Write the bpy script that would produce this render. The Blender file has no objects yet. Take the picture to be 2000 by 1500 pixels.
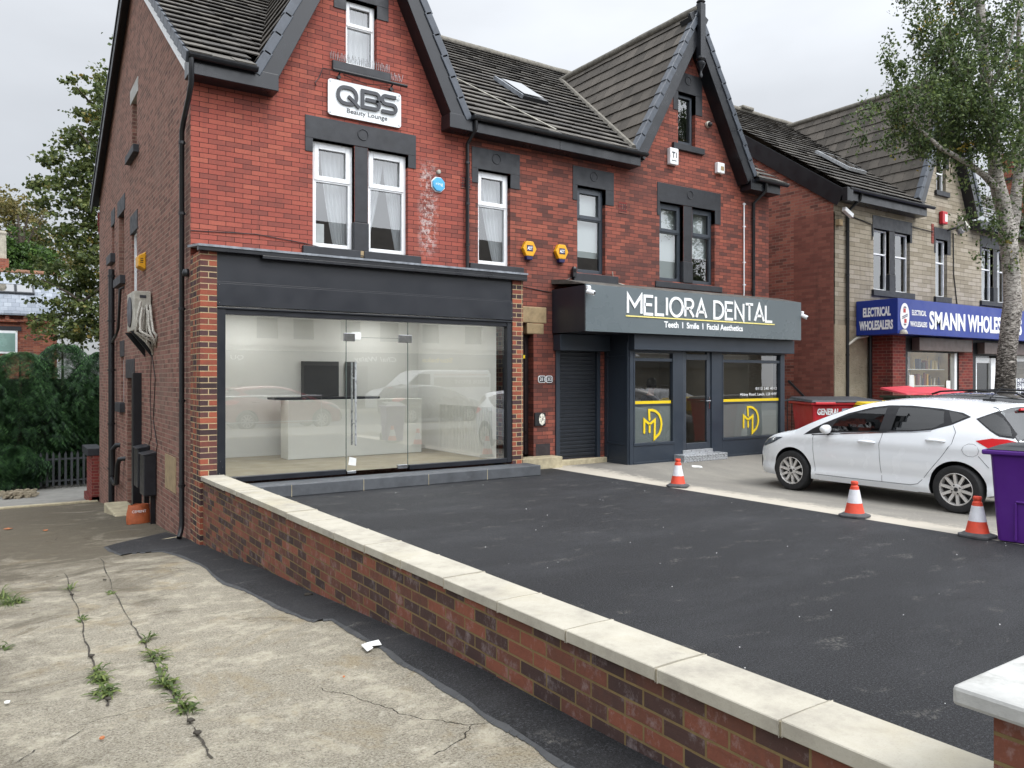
import bpy, bmesh, math, random
from mathutils import Vector, Matrix
random.seed(7)
PI = math.pi
SC = bpy.context.scene
COL = SC.collection
R = math.radians

# ------------------------------------------------------------------ camera numbers (metres; X along the facades, Y away, Z up)
CAM = Vector((-2.264, -10.825, 1.625))
F0, CX, CY = 1507.0, 1000.0, 738.0
YAW = math.atan(.67)
RV = Vector((math.cos(YAW), -math.sin(YAW), 0)); FV = Vector((math.sin(YAW), math.cos(YAW), 0)); UV = Vector((0, 0, 1))
def ray(u, v): return RV*((u-CX)/F0)+FV+UV*((CY-v)/F0)
def at(u, v, depth): return CAM+ray(u, v)*depth
def on(u, v, ax, val):
    d = ray(u, v); i = 'XYZ'.index(ax); return CAM+d*((val-CAM[i])/d[i])

# ------------------------------------------------------------------ objects
LOC = {}
def tag(o, label=None, cat=None, group=None, kind=None):
    if label: o['label'] = label
    if cat: o['category'] = cat
    if group: o['group'] = group
    if kind: o['kind'] = kind
    return o
def thing(name, label, cat, loc=(0, 0, 0), group=None, rz=0, local=False):
    o = bpy.data.objects.new(name, None); COL.objects.link(o)
    o.location = loc; o.rotation_euler = (0, 0, rz); o.empty_display_size = .2
    tag(o, label, cat, group)
    LOC[o.name] = Matrix() if local else Matrix.Translation(-Vector(loc))
    return o
def adopt(o, parent):
    if parent is None: return o
    o.parent = parent
    m = LOC.get(parent.name)
    if m is not None: o.matrix_parent_inverse = m
    return o
class MB:
    def __init__(s): s.v = []; s.f = []; s.m = []; s.k = 0
    def add(s, vs, fs):
        b = len(s.v); s.v += [tuple(p) for p in vs]
        for f in fs: s.f.append([b+i for i in f]); s.m.append(s.k)
        return s
    def poly(s, pts): return s.add(pts, [list(range(len(pts)))])
    def box(s, x0, x1, y0, y1, z0, z1):
        vs = [(x0,y0,z0),(x1,y0,z0),(x1,y1,z0),(x0,y1,z0),(x0,y0,z1),(x1,y0,z1),(x1,y1,z1),(x0,y1,z1)]
        return s.add(vs, [(0,3,2,1),(4,5,6,7),(0,1,5,4),(1,2,6,5),(2,3,7,6),(3,0,4,7)])
    def obox(s, c, ax, ay, az):   # oriented box: centre and three half-axis vectors
        c, ax, ay, az = map(Vector, (c, ax, ay, az)); vs = []
        for k in (-1, 1):
            for i, j in ((-1,-1),(1,-1),(1,1),(-1,1)): vs.append(c+ax*i+ay*j+az*k)
        return s.add(vs, [(0,3,2,1),(4,5,6,7),(0,1,5,4),(1,2,6,5),(2,3,7,6),(3,0,4,7)])
    def prism(s, pts, ext):       # polygon of 3-D points pushed along ext
        n = len(pts); e = Vector(ext); a = [Vector(p) for p in pts]
        s.add(a+[p+e for p in a], [list(range(n))[::-1], list(range(n, 2*n))]+[(i, (i+1) % n, n+(i+1) % n, n+i) for i in range(n)])
        return s
    def tube(s, path, r, n=8, cap=True):
        P = [Vector(p) for p in path]; rs = r if isinstance(r, (list, tuple)) else [r]*len(P)
        rings = []; up = None
        for i, p in enumerate(P):
            d = (P[min(i+1, len(P)-1)]-P[max(i-1, 0)])
            d = d.normalized() if d.length > 1e-9 else Vector((0, 0, 1))
            if up is None:
                up = Vector((0, 0, 1)) if abs(d.z) < .9 else Vector((1, 0, 0))
            a = d.cross(up)
            if a.length < 1e-6: a = d.cross(Vector((0, 1, .3)))
            a.normalize(); b = a.cross(d).normalized(); up = b
            rings.append([p+(a*math.cos(2*PI*k/n)+b*math.sin(2*PI*k/n))*rs[i] for k in range(n)])
        vs = [q for g in rings for q in g]; fs = []
        for i in range(len(P)-1):
            for k in range(n): fs.append((i*n+k, i*n+(k+1) % n, (i+1)*n+(k+1) % n, (i+1)*n+k))
        if cap: fs += [list(range(n))[::-1], list(range((len(P)-1)*n, len(P)*n))]
        return s.add(vs, fs)
    def lathe(s, prof, c=(0, 0, 0), n=20, axis='Z', a0=0, cap=True):
        vs = []; fs = []
        for r, h in prof:
            for k in range(n):
                t = 2*PI*k/n+a0; p = (r*math.cos(t), r*math.sin(t), h)
                if axis == 'X': p = (h, p[0], p[1])
                if axis == 'Y': p = (p[0], h, p[1])
                vs.append((p[0]+c[0], p[1]+c[1], p[2]+c[2]))
        for i in range(len(prof)-1):
            for k in range(n): fs.append((i*n+k, i*n+(k+1) % n, (i+1)*n+(k+1) % n, (i+1)*n+k))
        if cap: fs += [list(range(n))[::-1], list(range((len(prof)-1)*n, len(prof)*n))]
        return s.add(vs, fs)
    def build(s, name, m, parent=None, smooth=False, bevel=0, seg=2, kind=None, angle=None):
        me = bpy.data.meshes.new(name); me.from_pydata(s.v, [], s.f)
        ms = m if isinstance(m, (list, tuple)) else [m]
        for q in ms: me.materials.append(q)
        if any(s.m): me.polygons.foreach_set('material_index', s.m)
        if smooth or angle: me.polygons.foreach_set('use_smooth', [True]*len(s.f))
        me.validate(); me.update()
        o = bpy.data.objects.new(name, me); COL.objects.link(o)
        if angle: me.set_sharp_from_angle(angle=R(angle))
        if bevel:
            b = o.modifiers.new('bevel', 'BEVEL'); b.width = bevel; b.segments = seg; b.limit_method = 'ANGLE'; b.angle_limit = R(35)
        if kind: o['kind'] = kind
        return adopt(o, parent)
def copy_tree(o, parent=None):
    c = o.copy(); COL.objects.link(c)
    if parent is not None: c.parent = parent
    for ch in [k for k in bpy.data.objects if k.parent == o]: copy_tree(ch, c)
    return c

# 2-D strokes and lettering
def offset_poly(pts, w, closed=False):
    n = len(pts); L = []; Rr = []
    for i in range(n):
        p = Vector(pts[i])
        a = Vector(pts[i-1]) if (i > 0 or closed) else None
        b = Vector(pts[(i+1) % n]) if (i < n-1 or closed) else None
        d1 = (p-a).normalized() if a is not None else None; d2 = (b-p).normalized() if b is not None else None
        if d1 is None: d1 = d2
        if d2 is None: d2 = d1
        n1 = Vector((-d1.y, d1.x)); n2 = Vector((-d2.y, d2.x)); m = n1+n2
        m = n1 if m.length < 1e-6 else m.normalized()
        k = min(1/max(.25, m.dot(n1)), 2.6)
        L.append(p+m*w/2*k); Rr.append(p-m*w/2*k)
    return L, Rr
def stroke(mb, pts, w, mp, depth, closed=False, rnd=False):   # mp(a, b, d) -> 3-D
    pts = [p for i, p in enumerate(pts) if i == 0 or math.hypot(p[0]-pts[i-1][0], p[1]-pts[i-1][1]) > w*.06]
    if closed and math.hypot(pts[0][0]-pts[-1][0], pts[0][1]-pts[-1][1]) < w*.06: pts = pts[:-1]
    L, Q = offset_poly(pts, w, closed); n = len(pts)
    for i in range(n if closed else n-1):
        j = (i+1) % n; q = [L[i], Q[i], Q[j], L[j]]
        lo = [mp(p.x, p.y, 0) for p in q]; hi = [mp(p.x, p.y, depth) for p in q]
        mb.add(lo+hi, [(4,5,6,7), (0,1,5,4), (1,2,6,5), (2,3,7,6), (3,0,4,7)])
    if rnd:
        for p in ([] if closed else (pts[0], pts[-1])):
            q = [(p[0]+w/2*math.cos(t*PI/8), p[1]+w/2*math.sin(t*PI/8)) for t in range(16)]
            mb.poly([mp(a, b, depth*.98) for a, b in q])
def arc(cx, cy, rx, ry, a0, a1, n=10):
    return [(cx+rx*math.cos(R(a0+(a1-a0)*i/n)), cy+ry*math.sin(R(a0+(a1-a0)*i/n))) for i in range(n+1)]
GLYPH = {'M': (1.02, [[(0,0),(0,1),(.48,.38),(.96,1),(.96,0)]]), 'E': (.66, [[(.62,1),(0,1),(0,0),(.62,0)], [(0,.53),(.54,.53)]]),
 'L': (.62, [[(0,1),(0,0),(.6,0)]]), 'I': (.12, [[(.04,1),(.04,0)]]), 'O': (1.0, [arc(.48,.5,.48,.52,90,450,28)]),
 'R': (.72, [[(0,0),(0,1),(.36,1)]+arc(.36,.74,.26,.26,90,-90,8)+[(0,.48)], [(.3,.48),(.66,0)]]),
 'A': (.82, [[(0,0),(.4,1),(.8,0)], [(.14,.32),(.66,.32)]]), 'D': (.8, [[(.26,0),(0,0),(0,1),(.26,1)]+arc(.26,.5,.5,.5,90,-90,12)]),
 'N': (.76, [[(0,0),(0,1),(.72,0),(.72,1)]]), 'T': (.66, [[(0,1),(.64,1)], [(.32,1),(.32,0)]]), ' ': (.3, [])}
def stroke_word(mb, s, x0, x1, z0, z1, w, mp, depth, gap=.17):
    tot = sum(GLYPH[c][0] for c in s)+gap*(len(s)-1); k = (x1-x0)/tot; h = z1-z0; x = x0
    for c in s:
        for ln in GLYPH[c][1]: stroke(mb, [(x+a*k, z0+b*h) for a, b in ln], w, mp, depth)
        x += (GLYPH[c][0]+gap)*k
def text(name, s, m, parent, loc, rot, h, width=None, ext=.004, bold=0, align='LEFT', cap=.73, shear=0):
    cu = bpy.data.curves.new(name, 'FONT'); cu.body = s; cu.size = h/cap; cu.extrude = ext; cu.offset = bold; cu.align_x = align; cu.shear = shear
    cu.materials.append(m); cu.resolution_u = 3
    o = bpy.data.objects.new(name, cu); COL.objects.link(o); o.location = loc; o.rotation_euler = rot
    bpy.context.view_layer.update(); me = bpy.data.meshes.new_from_object(o.evaluated_get(bpy.context.evaluated_depsgraph_get()))
    bpy.data.objects.remove(o); bpy.data.curves.remove(cu)
    w = max((v.co.x for v in me.vertices), default=1)-min((v.co.x for v in me.vertices), default=0)
    o = bpy.data.objects.new(name, me); COL.objects.link(o); o.location = loc; o.rotation_euler = rot
    if width and w > 1e-6: o.scale.x = width/w
    return adopt(o, parent)
FRONT = (PI/2, 0, 0); LEFT = (PI/2, 0, -PI/2); BACK = (PI/2, 0, PI)

# ------------------------------------------------------------------ materials
def lin(h):
    h = h.lstrip('#'); o = []
    for i in (0, 2, 4):
        c = int(h[i:i+2], 16)/255; o.append(c/12.92 if c <= .04045 else ((c+.055)/1.055)**2.4)
    return (o[0], o[1], o[2], 1)
class NT:
    def __init__(s, name):
        s.mat = bpy.data.materials.new(name); s.mat.use_nodes = True; s.t = s.mat.node_tree; s.n = s.t.nodes
        s.b = s.n['Principled BSDF']; s.out = s.n['Material Output']
    def N(s, kind, **kw):
        x = s.n.new('ShaderNode'+kind)
        for k, v in kw.items(): setattr(x, k, v)
        return x
    def L(s, a, b): s.t.links.new(a, b)
    def noise(s, scale, detail=4, rough=.55, vec=None, dist=0):
        x = s.N('TexNoise'); x.inputs['Scale'].default_value = scale; x.inputs['Detail'].default_value = detail; x.inputs['Roughness'].default_value = rough
        x.inputs['Distortion'].default_value = dist
        s.L(vec if vec is not None else s.obj(), x.inputs['Vector']); return x.outputs['Fac']
    def obj(s):
        if not hasattr(s, '_tc'): s._tc = s.N('TexCoord')
        return s._tc.outputs['Object']
    def scaled(s, sc, vec=None):
        x = s.N('Mapping'); x.inputs['Scale'].default_value = sc; s.L(vec if vec is not None else s.obj(), x.inputs['Vector']); return x.outputs['Vector']
    def ramp(s, fac, stops, interp='LINEAR'):
        x = s.N('ValToRGB'); x.color_ramp.interpolation = interp; e = x.color_ramp.elements
        for i, (p, c) in enumerate(stops):
            q = e[i] if i < 2 else e.new(p)
            q.position = p; q.color = c if len(c) == 4 else (*c, 1)
        s.L(fac, x.inputs['Fac']); return x.outputs['Color']
    def fr(s, fac, a, b, lo=0, hi=1):   # remap
        x = s.N('MapRange'); x.inputs['From Min'].default_value = a; x.inputs['From Max'].default_value = b; x.inputs['To Min'].default_value = lo; x.inputs['To Max'].default_value = hi
        s.L(fac, x.inputs['Value']); return x.outputs['Result']
    def mix(s, fac, a, b, mode='MIX'):
        x = s.N('Mix', data_type='RGBA', blend_type=mode)
        for v, i in ((fac, 0), (a, 6), (b, 7)):
            if hasattr(v, 'links') or hasattr(v, 'is_linked'): s.L(v, x.inputs[i])
            else: x.inputs[i].default_value = v
        return x.outputs[2]
    def math(s, op, a, b=0, c=0):
        x = s.N('Math', operation=op)
        for i, v in enumerate((a, b, c)):
            if hasattr(v, 'is_linked'): s.L(v, x.inputs[i])
            else: x.inputs[i].default_value = v
        return x.outputs[0]
    def color(s, c):
        if hasattr(c, 'is_linked'): s.L(c, s.b.inputs['Base Color'])
        else: s.b.inputs['Base Color'].default_value = c
    def bump(s, h, strength=.3, dist=.01):
        x = s.N('Bump'); x.inputs['Strength'].default_value = strength; x.inputs['Distance'].default_value = dist
        s.L(h, x.inputs['Height']); s.L(x.outputs['Normal'], s.b.inputs['Normal'])
    def fin(s, rough=.6, metal=0, spec=.5, **kw):
        if hasattr(rough, 'is_linked'): s.L(rough, s.b.inputs['Roughness'])
        else: s.b.inputs['Roughness'].default_value = rough
        s.b.inputs['Metallic'].default_value = metal; s.b.inputs['Specular IOR Level'].default_value = spec
        for k, v in kw.items(): s.b.inputs[k].default_value = v
        return s.mat
def paint(name, hexc, rough=.5, var=.12, scale=3, bump=0, bscale=60, metal=0, spec=.5, dirt=None, **kw):
    t = NT(name); c = lin(hexc); d = tuple(x*(1-var*2) for x in c[:3])+(1,); l = tuple(min(1, x*(1+var)) for x in c[:3])+(1,)
    col = t.ramp(t.noise(scale, 5, .65), [(.3, d), (.62, l)])
    if dirt:
        f = t.fr(t.noise(dirt[1], 6, .7, t.scaled((1, 1, dirt[3] if len(dirt) > 3 else 1))), dirt[2], dirt[2]+.16)
        col = t.mix(f, col, lin(dirt[0]))
    t.color(col)
    if bump: t.bump(t.noise(bscale, 3), bump, .004)
    r = t.fr(t.noise(scale*2.3, 3), .3, .7, max(.02, rough-.08), min(1, rough+.1))
    return t.fin(r, metal, spec, **kw)
def brick(name, bw, bh, mortar, msize, ramp, off=.5, squash=1, sqf=2, shift=(0, 0), weather=None, salt=0, bump=.5, rough=.85, msmooth=.15, stain=None, lime=None):
    t = NT(name)
    sep = t.N('SeparateXYZ'); t.L(t.obj(), sep.inputs[0])
    g = t.N('NewGeometry'); ns = t.N('SeparateXYZ'); t.L(g.outputs['True Normal'], ns.inputs[0])
    ax = t.math('GREATER_THAN', t.math('ABSOLUTE', ns.outputs['X']), .6)
    u = t.math('ADD', t.math('MULTIPLY', sep.outputs['Y'], ax), t.math('MULTIPLY', sep.outputs['X'], t.math('SUBTRACT', 1, ax)))
    wob = t.noise(1.3, 2)
    cv = t.N('CombineXYZ'); t.L(t.math('ADD', u, shift[0]), cv.inputs[0])
    t.L(t.math('ADD', t.math('ADD', sep.outputs['Z'], shift[1]), t.math('MULTIPLY', t.math('SUBTRACT', wob, .5), .012)), cv.inputs[1])
    b = t.N('TexBrick', offset=off, squash=squash, squash_frequency=sqf, offset_frequency=2)
    for k, v in (('Scale', 1), ('Mortar Size', msize), ('Mortar Smooth', msmooth), ('Bias', 0), ('Brick Width', bw), ('Row Height', bh)): b.inputs[k].default_value = v
    b.inputs['Color1'].default_value = (0, 0, 0, 1); b.inputs['Color2'].default_value = (1, 1, 1, 1); b.inputs['Mortar'].default_value = (.5, .5, .5, 1)
    t.L(cv.outputs[0], b.inputs['Vector'])
    n1 = t.noise(38, 4, .7); n2 = t.noise(.55, 4, .6); n3 = t.noise(4.5, 4, .65)
    f = t.math('ADD', b.outputs['Color'], t.math('MULTIPLY', t.math('SUBTRACT', n3, .5), .5))
    col = t.ramp(f, [(p, lin(c)) for p, c in ramp])
    col = t.mix(t.fr(n1, .25, .75, 0, .30), col, (.05, .03, .025, 1))
    if salt:
        s1 = t.fr(t.noise(9, 5, .8, t.scaled((1, 1, .75))), .60-salt*.1, .80-salt*.1, 0, .42)
        col = t.mix(s1, col, (.42, .36, .36, 1))
    if stain:      # white efflorescence / lime blotches
        col = t.mix(t.fr(t.noise(stain[0], 5, .8), stain[1], stain[1]+.07, 0, .75), col, (.6, .57, .54, 1))
    mcol = t.mix(t.fr(n3, .3, .7), lin(mortar), tuple(x*.7 for x in lin(mortar)[:3])+(1,))
    col = t.mix(b.outputs['Fac'], col, mcol)
    stk = t.fr(t.noise(2.4, 5, .7, t.scaled((1.4, 1.4, .16))), .54, .72, 0, .34)      # soot run-off
    col = t.mix(stk, col, (.045, .032, .03, 1))
    if lime:       # a column of lime streaks where a pipe once ran
        mk = t.fr(t.math('ABSOLUTE', t.math('SUBTRACT', t.math('ADD', u, t.math('MULTIPLY', n3, .12)), lime[0]+.06)), lime[1]*1.5, lime[1]*.5)
        mz = t.math('MULTIPLY', t.fr(sep.outputs['Z'], lime[2], lime[2]+.3), t.fr(sep.outputs['Z'], lime[3], lime[3]-.3))
        col = t.mix(t.math('MULTIPLY', t.math('MULTIPLY', mk, mz), t.fr(t.noise(14, 4, .8), .47, .6, 0, .75)), col, (.52, .46, .44, 1))
    if weather: col = t.mix(t.fr(n2, weather[1], weather[1]+.2, 0, weather[2]), col, lin(weather[0]))
    t.color(col)
    h = t.math('ADD', t.math('MULTIPLY', t.math('SUBTRACT', 1, b.outputs['Fac']), .7), t.math('MULTIPLY', n1, .35))
    t.bump(h, bump, .012)
    return t.fin(rough, 0, .3)
def glass(name, tint=(.9, .93, .93, 1), k=1.0, base=.0, rough=0.0, bump=0):
    t = NT(name); t.n.remove(t.b)
    tr = t.N('BsdfTransparent'); tr.inputs[0].default_value = tint
    gl = t.N('BsdfGlossy'); gl.inputs['Roughness'].default_value = rough
    fz = t.N('Fresnel'); gg = t.N('NewGeometry'); t.L(t.math('MULTIPLY_ADD', gg.outputs['Backfacing'], 1/1.5-1.5, 1.5), fz.inputs[0])
    if bump:
        bp = t.N('Bump'); bp.inputs['Strength'].default_value = bump; bp.inputs['Distance'].default_value = .01
        t.L(t.noise(.9, 1), bp.inputs['Height']); t.L(bp.outputs[0], gl.inputs['Normal'])
    fac = t.math('MULTIPLY_ADD', fz.outputs[0], k, base)
    mx = t.N('MixShader'); t.L(fac, mx.inputs[0]); t.L(tr.outputs[0], mx.inputs[1]); t.L(gl.outputs[0], mx.inputs[2]); t.L(mx.outputs[0], t.out.inputs[0])
    return t.mat
def leafmat(name, cols, yellow=None, rough=.5, trans=.35):
    t = NT(name); g = t.N('NewGeometry'); r = g.outputs['Random Per Island']
    big = t.noise(.9, 3)
    f = t.math('ADD', t.math('MULTIPLY', r, .6), t.math('MULTIPLY', big, .4))
    st = [(i/(len(cols)-1)*.7+.15, lin(c)) for i, c in enumerate(cols)]
    col = t.ramp(f, st)
    if yellow:
        col = t.mix(t.math('MULTIPLY', t.fr(t.noise(1.1, 3), yellow[1], yellow[1]+.05), t.math('GREATER_THAN', r, .35)), col, lin(yellow[0]))
    t.color(col); t.fin(rough, 0, .4)
    tl = t.N('BsdfTranslucent'); t.L(col, tl.inputs[0]); mx = t.N('MixShader'); mx.inputs[0].default_value = trans
    t.L(t.b.outputs[0], mx.inputs[1]); t.L(tl.outputs[0], mx.inputs[2]); t.L(mx.outputs[0], t.out.inputs[0])
    return t.mat
def sheer(name, hexc, alpha=.6):
    t = NT(name); t.n.remove(t.b); d = t.N('BsdfDiffuse'); d.inputs[0].default_value = lin(hexc); tl = t.N('BsdfTranslucent'); tl.inputs[0].default_value = lin(hexc)
    a = t.N('MixShader'); a.inputs[0].default_value = .4; t.L(d.outputs[0], a.inputs[1]); t.L(tl.outputs[0], a.inputs[2])
    tr = t.N('BsdfTransparent'); mx = t.N('MixShader'); mx.inputs[0].default_value = alpha
    t.L(tr.outputs[0], mx.inputs[1]); t.L(a.outputs[0], mx.inputs[2]); t.L(mx.outputs[0], t.out.inputs[0]); return t.mat

M = {}
M['brick_red'] = brick('smooth_red_brick', .238, .0715, '2a1c1b', .004, [(0, '824840'), (.3, '964f44'), (.65, '9e5246'), (1, 'a85d4d')], weather=('6b3f3a', .58, .4), bump=.45, stain=(2.3, .72), lime=(3.72, .14, 3.6, 5.3))
M['brick_worn'] = brick('weathered_red_brick', .238, .0715, '4c332d', .005, [(0, '5b3a35'), (.3, '7b473d'), (.65, '914f42'), (1, '9f5a49')], weather=('4c3633', .50, .5), bump=.6, stain=(3.1, .72))
M['brick_side'] = brick('brown_side_brick', .232, .074, '9a8675', .007, [(0, '644640'), (.4, '7c564c'), (.7, '8a6056'), (1, '966c60')], weather=('7d685e', .52, .5), bump=.45, squash=.62, stain=(1.7, .76))
M['brick_pier'] = brick('multi_stock_brick', .226, .078, 'b39f7c', .0065, [(0, '382c2e'), (.32, '4f383a'), (.5, '6b4039'), (.7, '8e4b39'), (1, 'a05a43')], off=0, squash=.5, shift=(.006, 0), bump=.6)
M['brick_wall'] = brick('boundary_wall_brick', .232, .0765, '7d6a48', .006, [(0, '3d302f'), (.3, '4f3a35'), (.5, '684337'), (.75, '7d4b3b'), (1, '8a5340')], salt=.75, bump=.7, shift=(.05, .009), stain=(3.3, .70))
M['brick_next'] = brick('neighbour_side_brick', .232, .078, '9a7f72', .006, [(0, '6f4a42'), (.4, '91594d'), (.7, 'a16456'), (1, 'ac6f5d')], weather=('4e3833', .55, .4), bump=.45)
M['brick_next_red'] = brick('neighbour_quoin_brick', .232, .078, '7a5c50', .004, [(0, '7a4b42'), (.5, '8b564b'), (1, '966052')], bump=.35)
M['brick_shop'] = brick('neighbour_shop_brick', .226, .08, '8c6a5e', .006, [(0, '5e2b28'), (.5, '742f2b'), (1, '86392f')], bump=.4)
M['brick_far'] = brick('far_house_brick', .232, .078, '8c7466', .006, [(0, '6d3d33'), (.5, '8b4c3a'), (1, 'a86a50')], bump=.3)
M['stone'] = brick('pitched_faced_stone', .46, .118, '6f6653', .006, [(0, '8e8573'), (.5, 'a09785'), (1, 'aea596')], weather=('7a7263', .48, .6), bump=1.0, msmooth=.4)
def _rough_stone():
    t = NT('tooled_stone_face'); n = t.noise(9, 6, .75, t.scaled((1, 1, 1.7)), .6)
    t.color(t.ramp(t.noise(1.2, 5, .7), [(.3, lin('807665')), (.6, lin('9c927e')), (.8, lin('a99f8c'))])); t.bump(n, .9, .05); return t.fin(.9, 0, .2)
M['stone_plain'] = _rough_stone()
M['black'] = paint('black_gloss_paint', '191b20', .32, .10, 2, .05, 40)
M['soffit'] = paint('black_soffit_paint', '14161b', .4, .08, 2)
M['charcoal'] = paint('charcoal_stone_paint', '24262b', .55, .14, 4, .25, 45, dirt=('3a3c41', 5, .64))
M['frame_black'] = paint('satin_black_aluminium', '171a21', .38, .06, 2)
M['fascia_black'] = paint('black_fascia_panel', '1a1d24', .4, .05, 1.2, dirt=('262a31', 1.4, .6))
M['white'] = paint('white_upvc', 'e6e8ea', .3, .03, 4, dirt=('b8b6b0', 6, .68))
M['anthracite'] = paint('anthracite_upvc', '363c44', .35, .06, 3)
M['dental'] = paint('dark_blue_grey_joinery', '29313b', .42, .05, 1.5)
M['dental_sign'] = paint('grey_sign_face', '5b6468', .3, .0, .8)
M['dental_dark'] = paint('dark_sign_return', '23262e', .4, .05, 1.5)
M['lead'] = paint('lead_flashing', '80858c', .5, .2, 8, .3, 30, dirt=('5a5f66', 9, .55))
M['stone_lintel'] = paint('buff_sandstone', '978465', .85, .14, 7, .4, 90, dirt=('6f604a', 3, .6))
M['concrete_step'] = paint('dark_grey_step', '4b4e52', .6, .14, 4, .15, 80, dirt=('686b6d', 5, .62))
M['sandstone_sill'] = paint('pale_concrete', 'a3997f', .8, .15, 8, .4, 90)
def _coping():
    t = NT('cast_stone_coping'); c = t.ramp(t.noise(2.6, 6, .7), [(.28, lin('88837a')), (.5, lin('a5a093')), (.75, lin('b4afa2'))])
    c = t.mix(t.fr(t.noise(1.1, 4, .7), .52, .68, 0, .4), c, lin('a39a80')); c = t.mix(t.fr(t.noise(5, 6, .8), .58, .68, 0, .45), c, lin('86827a')); c = t.mix(t.fr(t.noise(120, 3, .8), .55, .75, 0, .35), c, lin('7a7568'))
    t.color(c); t.bump(t.noise(70, 5, .8), .35, .006); return t.fin(.85, 0, .3)
M['coping'] = _coping()
M['cap'] = paint('white_cast_cap', 'a9a9a6', .7, .1, 5, .3, 70, dirt=('8f8f8b', 6, .5))
def _tile(name, a, b, c, moss):
    t = NT(name); g = t.N('NewGeometry')
    f = t.math('ADD', t.math('MULTIPLY', g.outputs['Random Per Island'], .45), t.math('MULTIPLY', t.noise(3.5, 5, .7), .55))
    col = t.ramp(f, [(.25, lin(a)), (.5, lin(b)), (.78, lin(c))])
    col = t.mix(t.fr(t.noise(16, 4, .8), .64, .70, 0, .75), col, lin(moss)); col = t.mix(t.fr(t.noise(1.0, 4, .7), .5, .7, 0, .5), col, lin('3a3733'))
    t.color(col); t.bump(t.noise(60, 4, .7), .4, .006); return t.fin(.85, 0, .3)
M['tile_main'] = _tile('grey_concrete_tile', '474543', '585551', '6b6761', '7c7a68')
M['tile_gable'] = _tile('brown_flat_tile', '46423d', '55504a', '635d56', '8a877f')
M['tile_verge'] = paint('dark_slate_verge', '414750', .4, .14, 6, .1, 40)
M['slate'] = brick('far_roof_slate', .28, .2, '5b636c', .006, [(0, '7b838c'), (.5, '8d949d'), (1, '9ba2aa')], bump=.3)
M['ridge'] = paint('weathered_ridge_tile', '6e6a62', .85, .22, 9, .4, 40, dirt=('9a977f', 14, .6))
M['glass'] = glass('clear_window_glass', (.86, .89, .9, 1), 1.6, .13, 0, .02)
M['glass_shop'] = glass('frameless_shop_glass', (.92, .94, .93, 1), 1.9, .16, 0, .010)
M['glass_dental'] = glass('dental_shop_glass', (.8, .83, .83, 1), 1.5, .10, 0, .03)
M['glass_car'] = glass('tinted_car_glass', (.28, .30, .30, 1), 1.3, .05)
M['sky_glass'] = glass('rooflight_glass', (.5, .55, .58, 1), 2.2, .35, .05)
M['curtain'] = sheer('sheer_white_curtain', 'eceef0', .8)
M['blind'] = sheer('pale_roller_blind', 'd9e2e0', .94)
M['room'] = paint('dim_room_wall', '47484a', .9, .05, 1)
M['room_pale'] = paint('pale_plaster', 'dfe0de', .8, .02, 1)
M['room_floor'] = paint('beige_floor_sheet', '9c927c', .45, .08, 1.5)
M['counter'] = paint('white_counter_panel', 'e2e3df', .4, .02, 1)
M['steel'] = paint('brushed_steel', 'b4b7ba', .3, .08, 8, metal=.5)
M['pipe'] = paint('black_plastic_pipe', '15171b', .35, .08, 4)
M['yellow'] = paint('alarm_yellow', 'd89c14', .4, .05, 4)
M['navy'] = paint('navy_plastic', '1c1b4a', .35, .08, 4)
M['blue_ring'] = paint('sky_blue_plastic', '4aa3cf', .4, .05, 4)
M['letter_white'] = paint('white_letter', 'e9ebec', .45, .01, 2)
M['letter_dark'] = paint('dark_grey_letter', '33353b', .4, .04, 2)
M['letter_yellow'] = paint('yellow_vinyl', 'd9bd1b', .45, .03, 2)
M['pale_yellow'] = paint('pale_yellow_line', 'e6d883', .45, .03, 2)
M['letter_red'] = paint('red_letter', 'b03034', .45, .03, 2)
M['sign_white'] = paint('white_sign_panel', 'dfe3e5', .35, .02, 1.5)
M['sign_blue'] = paint('royal_blue_sign', '183286', .4, .05, 1, dirt=('2f4a98', 2, .66))
M['cone_orange'] = paint('faded_cone_red', 'd2482f', .55, .08, 9, dirt=('a84a38', 12, .66))
M['cone_white'] = paint('reflective_sleeve', 'd2d2d6', .35, .05, 14, dirt=('9a989a', 16, .6))
M['rubber'] = paint('black_rubber', '1d1d1e', .75, .15, 9, .2, 80)
M['cone_base'] = paint('grey_recycled_rubber', '4c4d4f', .85, .15, 9, .3, 80)
M['purple'] = paint('purple_bin_plastic', '53217f', .45, .05, 3, .06, 90, dirt=('6a4a86', 7, .66))
M['bin_lid'] = paint('dark_grey_bin_lid', '34363a', .5, .1, 5, .06, 60)
M['bin_red'] = paint('red_bin_plastic', 'b11f2a', .45, .08, 3)
M['bin_green'] = paint('dark_green_bin', '2c4032', .5, .1, 4)
M['bin_yellow'] = paint('yellow_bin_plastic', 'd6b622', .45, .06, 3)
M['lid_red'] = paint('faded_red_lid', 'cf4652', .5, .08, 5)
M['carwhite'] = paint('white_car_paint', 'e4e7ea', .22, .0, 2, spec=.5, **{'Coat Weight': .7, 'Coat Roughness': .04})
M['cardark'] = paint('black_car_paint', '1a1c20', .25, .05, 2, **{'Coat Weight': 1.0, 'Coat Roughness': .04})
M['carred'] = paint('red_car_paint', '8e1f22', .25, .05, 2, **{'Coat Weight': 1.0, 'Coat Roughness': .04})
M['carsilver'] = paint('silver_car_paint', '8f959b', .3, .03, 2, metal=.5, **{'Coat Weight': .8, 'Coat Roughness': .05})
M['trim'] = paint('black_trim', '15161a', .5, .05, 5)
M['seam'] = paint('dark_panel_gap', '3a3d42', .8, .03, 5)
M['alloy'] = paint('alloy_wheel', 'c9c6c2', .3, .05, 9, metal=.35)
M['tail'] = paint('red_tail_lamp', 'c8141c', .35, .05, 9, spec=.3)
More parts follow.
